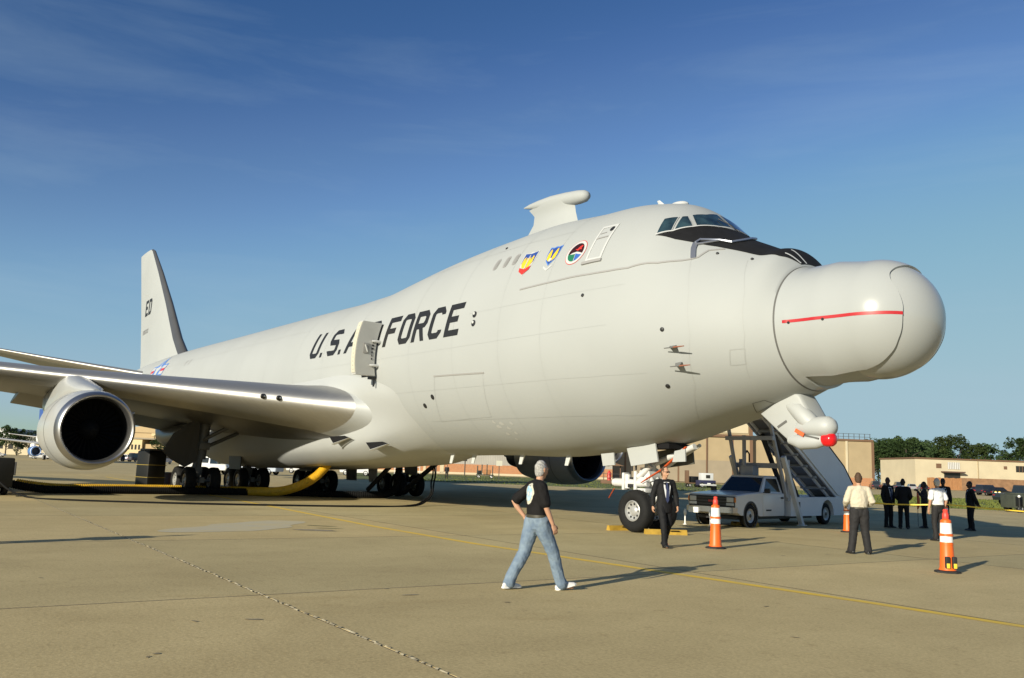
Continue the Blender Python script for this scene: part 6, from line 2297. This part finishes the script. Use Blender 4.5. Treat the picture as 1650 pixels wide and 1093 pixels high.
for px in (185, 205, 225, 236):
    bx(tb, 'ground_door', X(px), X(px)+1.6, 1.9, 2.0, 0, 2.4, M_hbrown)
# white hall far left
wh, X = building('white_hall', 'flat white roofed terminal hall at the far left edge', 'building', -60, 390)
bx(wh, 'upper_block', 0, X(28), 4, 40, 6.5, 11.6, M_wht)
bx(wh, 'long_roof', 0, X(150), 2, 40, 6.2, 8.6, mat('roof_grey', (.42, .42, .38), .8))
bx(wh, 'wall', 0, X(150), 3, 39, 0, 6.2, M_cream2)
for k in range(9):
    bx(wh, 'window', X(-50+16*k), X(-50+16*k)+2.2, 2.9, 3, 2.5, 4.6, M_win)
pw = thing('light_mast', 'thin lamp mast standing behind the white hall at far left', 'lamp post', FR(3, 430), YAW)
mb = MB()
mb.tube([(0, 0, 0), (0, 0, 18)], [.25, .12], 8)
part(mb, 'mast', M_pole, pw)
mb = MB()
mb.box((0, 0, 18.2), (2.2, .6, .8))
part(mb, 'lamp_head', M_pole, pw)
for px, D, h, lab in ((758, 170, 9.0, 'dark pole on the grass seen under the belly'), (713, 175, 8.5, 'second dark pole beyond the belly, beside the distant person')):
    o = thing('utility_pole', lab, 'pole', FR(px, D), 0, 'poles beyond the belly')
    mb = MB()
    mb.tube([(0, 0, 0), (0, 0, h)], [.11, .09], 8)
    part(mb, 'pole', M_pole, o)
    mb = MB()
    mb.box((0, 0, h-.6), (1.2, .12, .12), Matrix.Rotation(YAW, 3, 'Z'))
    part(mb, 'cross_arm', M_pole, o)

# trees
M_leaf = mat('leaf_green', (.045, .075, .022), .7, var=.55, vscale=.5, col2=(.022, .042, .014), spec=.2)
M_leaf2 = mat('leaf_olive', (.060, .085, .026), .7, var=.5, vscale=.5, col2=(.03, .048, .016), spec=.2)
M_bark = mat('bark', (.08, .06, .045), .9)
def tree_meshes(seed, h, spread, base, n=2600, shape=0):
    r = random.Random(seed)
    mt = MB()
    mt.tube([(0, 0, 0), (.05*h*r.uniform(-.4, .4), 0, h*.35), (.1*r.uniform(-1, 1), .1, h*.8)], [h*.022, h*.016, h*.006], 8)
    tips = []
    for k in range(9):
        a = r.uniform(0, 6.28)
        z0 = h*r.uniform(base, .7)
        L = spread*r.uniform(.45, .95)
        p = (L*math.cos(a), L*math.sin(a), min(h*.95, z0+h*r.uniform(.08, .28)))
        mt.tube([(0, 0, z0*.85), (p[0]*.5, p[1]*.5, z0+.3*(p[2]-z0)), p], [h*.010, h*.006, h*.002], 6)
        tips.append(p)
    cl = []
    for k in range(26):
        if shape == 1:
            u = r.random()
            z = h*(base+(1-base)*u)
            rad = spread*(1.0-.55*abs(u-.55)*1.6)*math.sqrt(r.random())
        else:
            u = r.random()**.8
            z = h*(base+.10+(1-base-.10)*u)
            rad = spread*math.sqrt(max(.05, 1-((u-.4)/.72)**2))*math.sqrt(r.random())
        a = r.uniform(0, 6.28)
        cl.append((rad*math.cos(a), rad*math.sin(a), z, spread*r.uniform(.20, .40)))
    ml = MB()
    for k in range(n):
        c = cl[k % len(cl)]
        while True:
            v = Vector((r.uniform(-1, 1), r.uniform(-1, 1), r.uniform(-1, 1)))
            if v.length < 1:
                break
        v = v.normalized()*(v.length**.45)
        p = Vector((c[0], c[1], c[2]))+v*c[3]*Vector((1, 1, .75)).length/1.6
        s_ = r.uniform(.18, .42)*max(.6, h/14)
        a, b = Vector((r.uniform(-1, 1), r.uniform(-1, 1), r.uniform(-1, 1))).normalized()*s_, None
        b = a.orthogonal().normalized()*s_*r.uniform(.4, .8)
        ml.add([p-a, p+b, p+a, p-b], [(0, 1, 2, 3)])
    return mt.mesh('trunk', M_bark, 40), ml
KINDS = []
for sd, h, sp_, ba, sh, m in ((1, 16, 5.6, .22, 0, M_leaf), (2, 17, 5.0, .45, 0, M_leaf2), (3, 15, 4.6, .12, 1, M_leaf), (4, 18, 5.2, .50, 0, M_leaf)):
    t_m, l_ = tree_meshes(sd, h, sp_, ba, shape=sh)
    KINDS.append((t_m, l_.mesh('crown', m, 0), h))
tcount = [0]
def tree(px, D, h, kind, label, grp='trees behind the buildings'):
    t_m, l_m, h0 = KINDS[kind]
    o = thing('broadleaf_tree', label, 'tree', FR(px, D), random.uniform(0, 6.28), grp)
    k = h/h0
    o.scale = (k*random.uniform(.95, 1.15), k*random.uniform(.95, 1.15), k)
    put(bpy.data.objects.new('trunk', t_m), o)
    put(bpy.data.objects.new('crown', l_m), o)
    return o
DENSE = ['dark tree touching the hangar corner, first of the dense clump', 'dark tree close behind the first tree at the hangar corner', 'dark full crowned tree a little right of the hangar corner', 'dark thin crowned tree standing above the head of the dark suited man with the tie', 'dark full crowned tree in the middle of the clump, above the parked dark cars', 'bushy dark tree in the middle of the clump, farther back', 'dark full crowned tree above the dark suited man with his back turned', 'dark bushy tree just left of the cream building wall', 'dark tree right at the cream building corner', 'dark tree top rising over the left end of the cream building roof', 'bushy dark tree top over the cream roof near the small brown window', 'dark full tree top over the cream roof, above the small brown window']
for (px, D, h, kd), lab in zip(((1402, 300, 15, 0), (1411, 315, 15.5, 2), (1420, 298, 15, 0), (1428, 320, 16, 3), (1437, 300, 15.5, 2), (1446, 312, 16.5, 0), (1455, 296, 16, 2), (1463, 318, 16.5, 0), (1472, 330, 17, 0), (1482, 325, 16, 2), (1492, 335, 16.5, 0), (1503, 330, 15.0, 2)), DENSE):
    tree(px, D, h, kd, lab)
for px, h, kd, lab in ((1527, 19.0, 1, 'tallest round topped tree rising above the cream building entrance'), (1515, 14.5, 0, 'low tree top just left of the tallest round tree behind the cream building'), (1552, 15.0, 2, 'low tree top between two taller trees behind the cream building'), (1566, 16.2, 1, 'medium tree with a rounded top behind the middle of the cream building'), (1590, 16.0, 3, 'medium ragged tree behind the cream building, near the lone dark suit'), (1610, 14.5, 2, 'low bushy tree top behind the small square window'), (1630, 18.5, 3, 'tall open crowned tree behind the window at the right end of the cream building'), (1652, 17.0, 1, 'tree at the right edge of the picture behind the cream building'), (1675, 17, 0, 'tree just past the right edge behind the cream building')):
    tree(px, 330, h, kd, lab)
for px, D, h, kd, lab in ((18, 330, 8.5, 2, 'small dark tree at far left in front of the white hall'), (34, 320, 10, 0, 'rounded dark tree at far left beside the parked airliner wing'), (52, 325, 9.5, 2, 'bushy dark tree at far left behind the blue engine'), (70, 335, 9, 0, 'dark tree partly hidden by the big engine cowl'), (276, 255, 7.6, 0, 'dark round tree beside the tan hall, above the dark cart'), (296, 258, 8.2, 2, 'dark round tree behind the wing gear door'), (318, 262, 7.6, 0, 'dark tree just past the wing gear strut'), (372, 230, 6.4, 2, 'low green tree seen between the gear legs'), (352, 235, 6.0, 0, 'low green tree behind the white pickup roof')):
    tree(px, D, h, kd, lab, 'dark trees far behind the wing')
for px, D, h, kd, lab in ((420, 300, 7, 0, 'low tree far behind the body wheels'), (450, 300, 7, 2, 'low bushy tree far behind the pale blue van')):
    tree(px, D, h, kd, lab, 'distant trees along the field edge')

# ---- vehicles
def car(name, label, loc, rz, col, kind='sedan', grp=None, glass=True):
    cat = {'sedan': 'car', 'suv': 'car', 'pickup': 'pickup', 'van': 'van'}[kind]
    o = thing(name, label, cat, loc, rz, grp)
    key = 'paint_%02d_%02d_%02d' % tuple(int(c*99) for c in col)
    m = bpy.data.materials.get(key) or mat(key, col, .3, coat=.4)
    if kind == 'sedan':
        prof = [(2.2, .35), (2.25, .62), (1.9, .78), (.9, .92), (-1.5, .96), (-2.1, .92), (-2.25, .6), (-2.2, .35)]
        cab = (.95, -1.55, .35, -1.05, .93, 1.42)
        wb, r = (1.35, -1.35), .32
    elif kind == 'suv':
        prof = [(2.2, .4), (2.28, .75), (2.0, .98), (1.0, 1.08), (-2.2, 1.08), (-2.28, .7), (-2.2, .4)]
        cab = (1.05, -2.2, .45, -2.05, 1.06, 1.75)
        wb, r = (1.4, -1.4), .36
    elif kind == 'pickup':
        prof = [(2.6, .45), (2.65, .8), (2.4, 1.02), (1.3, 1.10), (-2.6, 1.06), (-2.7, .7), (-2.6, .45)]
        cab = (1.25, -.75, .65, -.65, 1.06, 1.76)
        wb, r = (1.65, -1.65), .37
    else:
        prof = [(2.4, .4), (2.45, .9), (2.0, 1.15), (-2.4, 1.15), (-2.45, .7), (-2.4, .4)]
        cab = (1.9, -2.4, 1.1, -2.3, 1.1, 2.15)
        wb, r = (1.6, -1.5), .36
    mb = MB()
    rings = []
    for y, s_ in ((-.90, .97), (-.84, 1), (.84, 1), (.90, .97)):
        rings.append([(x*s_, y, .65+(z-.65)*s_) for x, z in prof])
    mb.loft(rings)
    part(mb, 'body', m, o, 25)
    x0, x1, x2, x3, z0, z1 = cab
    mb = MB()
    lo_ = [(x0, -.80, z0-.02), (x0, .80, z0-.02), (x1, .80, z0-.02), (x1, -.80, z0-.02)]
    hi_ = [(x2, -.62, z1), (x2, .62, z1), (x3, .62, z1), (x3, -.62, z1)]
    mb.loft([lo_, hi_, [(p[0]*.93, p[1]*.9, p[2]+.04) for p in hi_]])
    cb = part(mb, 'cabin', m, o, 25)
    for a, b, c, d in ((lo_[0], lo_[1], hi_[1], hi_[0]), (lo_[1], lo_[2], hi_[2], hi_[1]), (lo_[2], lo_[3], hi_[3], hi_[2]), (lo_[3], lo_[0], hi_[0], hi_[3])):
        window(cb, 'window', a, b, c, d, .07, .93, .12, .90)
    for x in wb:
        for y in (-.80, .80):
            road_wheel(o, x, y, r, .22, 1 if y > 0 else -1)
    for y in (-.62, .62):
        mb = MB()
        mb.box((prof[1][0]-.03, y, prof[1][1]), (.06, .34, .13), bev=.02)
        part(mb, 'headlight', M_lamp, o)
        mb = MB()
        mb.box((-prof[1][0]+.02, y*1.1, prof[1][1]+.05), (.06, .24, .13), bev=.02)
        part(mb, 'tail_light', M_red, o)
    return o
gA = 'cars parked near the cream building'
car('parked_car', 'dark car parked before the cream building, ahead of the lone dark suit', FR(1583, 150), YAW+R(20), (.02, .022, .03), 'suv', gA)
car('parked_car', 'dark red car nose beside the dark cars at the cream building', FR(1569, 158), YAW+R(25), (.20, .03, .025), 'sedan', gA)
car('parked_car', 'black sedan behind the two yellow bollards', FR(1600, 146), YAW+R(15), (.012, .012, .015), 'sedan', gA)
for i, (px, D, c, k, lab) in enumerate(((1404, 190, (.02, .02, .025), 'suv', 'dark car in the shade beside the hangar corner, nearest the hangar'), (1421, 192, (.10, .10, .11), 'sedan', 'grey car under the trees behind the dark suited group'), (1441, 188, (.03, .04, .06), 'suv', 'dark blue car under the trees, between the heads of the dark suited men'), (1462, 194, (.30, .30, .31), 'sedan', 'silver car under the trees at the end of the cream building'), (1480, 190, (.02, .02, .02), 'sedan', 'black car by the board fence'))):
    car('parked_car', lab, FR(px, D), YAW+R(75), c, k, gA)
gB = 'vehicles parked before the tan hall'
for px, D, c, k, a, lab in ((208, 228, (.55, .55, .54), 'sedan', 5, 'white car parked beyond the engine, at the left end of the row'), (219, 226, (.03, .03, .04), 'suv', 80, 'black car second in the row beyond the engine'), (230, 227, (.05, .07, .16), 'suv', 80, 'dark blue car in the middle of the row beyond the engine'), (242, 225, (.04, .04, .05), 'van', 70, 'dark van in the row just before the dark cart'), (268, 200, (.05, .09, .25), 'sedan', 10, 'blue car behind the dark cart'), (281, 190, (.6, .6, .6), 'van', 75, 'white van seen beyond the dark cart'), (90, 210, (.6, .6, .6), 'sedan', 10, 'white car under the parked airliner'), (8, 230, (.05, .05, .05), 'suv', 15, 'dark car at the far left below the white hall'), (20, 235, (.55, .53, .5), 'sedan', 10, 'pale car at the far left below the white hall')):
    car('parked_car', lab, FR(px, D), YAW+R(a), c, k, gB)
car('white_pickup', 'white pickup parked beyond the wing wheels', FR(352, 92), YAW+R(170), (.62, .62, .60), 'pickup', gB)
car('light_van', 'pale blue van parked beyond the body wheels', FR(437, 100), YAW+R(165), (.42, .47, .55), 'van', gB)
car('white_suv', 'white car beyond the belly gear, partly behind the yellow hose', FR(505, 120), YAW+R(165), (.55, .55, .55), 'suv', gB)
car('white_car', 'white car seen between the port gear braces', FR(590, 118), YAW+R(170), (.6, .6, .6), 'suv', gB)
# yellow bollards
for px, lab in ((1594.5, 'left one of the two yellow bollards before the black sedan'), (1600.5, 'right one of the two yellow bollards before the black sedan')):
    o = thing('bollard', lab, 'bollard', FR(px, 118), 0, 'yellow bollards')
    mb = MB()
    mb.lathe([(0, .16), (.85, .16), (.95, .10), (.97, .001)], (0, 0, 0), (0, 0, 1), 14)
    part(mb, 'post', M_tape, o)
    mb = MB()
    mb.lathe([(.72, .165), (.84, .165)], (0, 0, 0), (0, 0, 1), 14)
    part(mb, 'band', M_conew, o)
# grey green generator trailer and the dark truck behind it
M_olive = mat('olive_drab', (.060, .068, .050), .6, var=.3, vscale=2)
gt = thing('generator_trailer', 'boxy grey green generator trailer at the right edge behind an orange cone', 'trailer', FR(1640, 58.5), YAW+R(4))
bx(gt, 'housing', -1.25, 1.6, -.7, .7, .28, 1.15, M_olive, .04)
bx(gt, 'top_cover', -1.0, 1.5, -.6, .6, 1.15, 1.26, M_olive, .03)
for x in (-.9, -.3, .3):
    bx(gt, 'side_panel', x-.24, x+.24, -.73, -.70, .40, 1.02, M_gpu, .01)
for x in (-.8, .9):
    for y in (-.62, .62):
        road_wheel(gt, x, y, .26, .18, 1 if y > 0 else -1)
lg = thing('lamp_globe_cone', 'dark trailer lamp post with a round white reflector at the right edge', 'lamp', FR(1631, 57.2), 0)
mb = MB()
mb.lathe([(0, .14), (.04, .14), (.05, .05), (.95, .04)], (0, 0, 0), (0, 0, 1), 12)
part(mb, 'post', M_rubber, lg)
mb = MB()
mb.ell((0, 0, 1.04), (.09, .09, .09), 12, 8)
part(mb, 'globe', M_conew, lg)
car('dark_truck', 'dark pickup truck parked behind the generator trailer at right edge', FR(1641, 78), YAW+R(12), (.025, .03, .03), 'pickup')
# white cabbed tug by the hangar
tg = thing('baggage_tug', 'small dark tug with a white cab driving before the hangar doors', 'tug', FR(1136, 122), YAW+R(10))
bx(tg, 'chassis', -1.0, 1.3, -.8, .8, .30, 1.02, mat('tug_navy', (.03, .03, .07), .45), .05)
cb_ = bx(tg, 'cab', -.6, 1.0, -.7, .7, 1.02, 2.0, M_paint, .06)
bx(cb_, 'window', -.1, .5, -.73, -.70, 1.3, 1.75, M_win)
bx(tg, 'bumper', -1.05, 1.35, -.9, -.8, .30, .5, M_gear, .02)
bx(tg, 'number_plate', .0, .5, -.93, -.9, .5, .66, M_conew)
for x in (-.7, .95):
    for y in (-.75, .75):
        road_wheel(tg, x, y, .36, .24, 1 if y > 0 else -1)
ct = thing('baggage_cart', 'brown framed cart trailing behind the white cabbed tug', 'cart', FR(1117, 124), YAW+R(10))
bx(ct, 'bed', -.9, 1.0, -.6, .6, .5, .62, M_hbrown, .02)
bx(ct, 'end_frame', -.95, -.75, -.6, .6, .6, 2.3, M_hbrown, .02)
bx(ct, 'load', -.4, .7, -.5, .5, .62, 1.5, M_gpu, .08)
for x in (-.6, .7):
    for y in (-.5, .5):
        road_wheel(ct, x, y, .25, .15, 1 if y > 0 else -1)
# fire point with red bottle by the grass, seen beyond the port engine
fp = thing('fire_point', 'brown framed shelter with a red extinguisher bottle near the port engine inlet', 'shelter', FR(990, 128), YAW)
for x in (-1.2, 1.2):
    bx(fp, 'post', x-.06, x+.06, -.06, .06, 0, 2.6, M_hbrown)
bx(fp, 'plinth', -1.6, 1.6, -.7, .7, 0, .5, M_hbrown, .03)
gable(fp, 'roof', -1.7, 1.7, -.8, .8, 2.6, 3.1, M_hbrown)
mb = MB()
mb.lathe([(0, .3), (1.0, .3), (1.25, .16), (1.4, .08), (1.4, .001)], (-.4, 0, .5), (0, 0, 1), 16)
part(mb, 'extinguisher', M_emred, fp)
for z in (.9, 1.4):
    bx(fp, 'guard_rail', -1.5, 1.5, -.72, -.66, z, z+.06, M_pole)
# white maintenance stand and carts beyond the belly
ms_ = thing('maintenance_stand', 'white railed maintenance stand beyond the port gear', 'platform', FR(662, 105), YAW)
for x in (-1.1, -.4, .4, 1.1, 1.9):
    bx(ms_, 'upright', x-.03, x+.03, -.03, .03, 0, 2.3, M_wht)
for z in (.35, .9, 1.4, 1.9, 2.28):
    bx(ms_, 'rail', -1.15, 1.95, -.05, -.01, z, z+.045, M_wht)
bx(ms_, 'deck', -1.1, 1.0, -.6, .0, 1.2, 1.27, M_gear)
mb = MB()
mb.bar((1.0, -.3, 1.2), (2.2, -.3, .05), .5, .05)
part(mb, 'ramp', M_geard, ms_, 0)
ec = thing('service_cart', 'grey green service cart with upright frames on the grass beyond the belly', 'cart', FR(790, 140), YAW)
bx(ec, 'bed', -1.4, 1.4, -.6, .6, .45, .6, M_olive, .02)
for x in (-1.2, -.5, .3, 1.2):
    bx(ec, 'frame', x-.07, x+.07, -.5, .5, .6, 2.3-.3*abs(x), M_olive, .01)
bx(ec, 'tank', -.3, .9, -.45, .45, .6, 1.3, M_wood, .1)
bx(ec, 'box', -1.3, -.6, -.45, .45, .6, 1.2, M_gpu, .04)
for x in (-1.0, 1.0):
    for y in (-.5, .5):
        road_wheel(ec, x, y, .28, .16, 1 if y > 0 else -1)
bn = thing('wind_sign', 'cream square sign on a post beyond the belly', 'sign', FR(812, 130), YAW)
bx(bn, 'post', -.06, .06, -.06, .06, 0, 2.4, M_pole)
bx(bn, 'board', -.45, .45, -.09, -.06, 2.0, 2.75, M_cream)

# ---- parked airliner at the far left
al = thing('parked_airliner', 'white airliner with a blue engine parked at far left beyond the big cowl', 'airplane', FR(118, 190), R(5))
mb = MB()
mb.tube([(17, 0, 3.6), (16.6, 0, 3.65), (15.5, 0, 3.8), (13, 0, 4.0), (6, 0, 4.1), (-8, 0, 4.1), (-14, 0, 4.5), (-19, 0, 5.1)], [.1, .7, 1.3, 1.8, 1.9, 1.9, 1.4, .3], 24)
part(mb, 'fuselage', M_wht, al, 50)
for sg in (-1, 1):
    rings = []
    for y, x0, ch, z in ((1.2, 4.0, 6.8, 3.1), (6, .8, 4.6, 3.55), (17, -6.0, 1.8, 4.7)):
        rings.append([(x0-x*ch, sg*y, z+t*ch) for x, t in airfoil(16, .12)])
    mb = MB()
    mb.loft(rings)
    part(mb, 'wing', mat('airliner_wing', (.42, .42, .42), .5), al, 40)
    mb = MB()
    mb.lathe([(4.6, .80), (4.75, .92), (4.6, 1.02), (3.6, 1.14), (2.2, 1.05), (1.0, .7)], (0, sg*5.6, 1.75), (1, 0, 0), 28)
    e_ = part(mb, 'engine', mat('engine_blue', (.05, .16, .42), .35, coat=.3), al, 50)
    mb = MB()
    mb.lathe([(4.62, .80), (4.70, .93), (4.55, 1.03), (4.35, 1.07)], (0, sg*5.6, 1.75), (1, 0, 0), 28)
    part(mb, 'inlet_lip', M_wht, e_)
    mb = MB()
    mb.lathe([(4.5, .82), (3.9, .8), (3.9, .001)], (0, sg*5.6, 1.75), (1, 0, 0), 24)
    part(mb, 'fan', mat('fan_navy', (.015, .03, .07), .5), e_)
    mb = MB()
    mb.box((1.6, sg*5.6, 2.9), (3.2, .3, .9))
    part(mb, 'pylon', M_wht, e_)
    rings = []
    for y, x0, ch, z in ((.3, -14.5, 3.6, 4.9), (6, -17.6, 1.6, 5.5)):
        rings.append([(x0-x*ch, sg*y, z+t*ch) for x, t in airfoil(14, .1)])
    mb = MB()
    mb.loft(rings)
    part(mb, 'tailplane', M_wht, al, 40)
    mb = MB()
    mb.tube([(-.8, sg*2.6, .5), (-.8, sg*2.6, 3.0)], .14, 8)
    mg = part(mb, 'main_gear', M_gear, al)
    road_wheel(mg, -.8, sg*2.6, .5, .5, sg)
rings = []
for z, x0, ch in ((5.2, -12.5, 6.0), (11.5, -17.2, 2.6)):
    rings.append([(x0-x*ch, t*ch, z) for x, t in airfoil(14, .1, 0)])
mb = MB()
mb.loft(rings)
part(mb, 'tail_fin', mat('airliner_blue', (.03, .08, .30), .4), al, 40)
mb = MB()
mb.tube([(12.5, 0, .4), (12.5, 0, 2.6)], .1, 8)
mg = part(mb, 'nose_gear', M_gear, al)
road_wheel(mg, 12.5, 0, .36, .3, 1)
for k in range(16):
    for sg in (-1, 1):
        mb = MB()
        mb.box((10.5-k*1.2, sg*1.885, 4.4), (.3, .06, .42), bev=.02)
        part(mb, 'cabin_window', M_win, al)
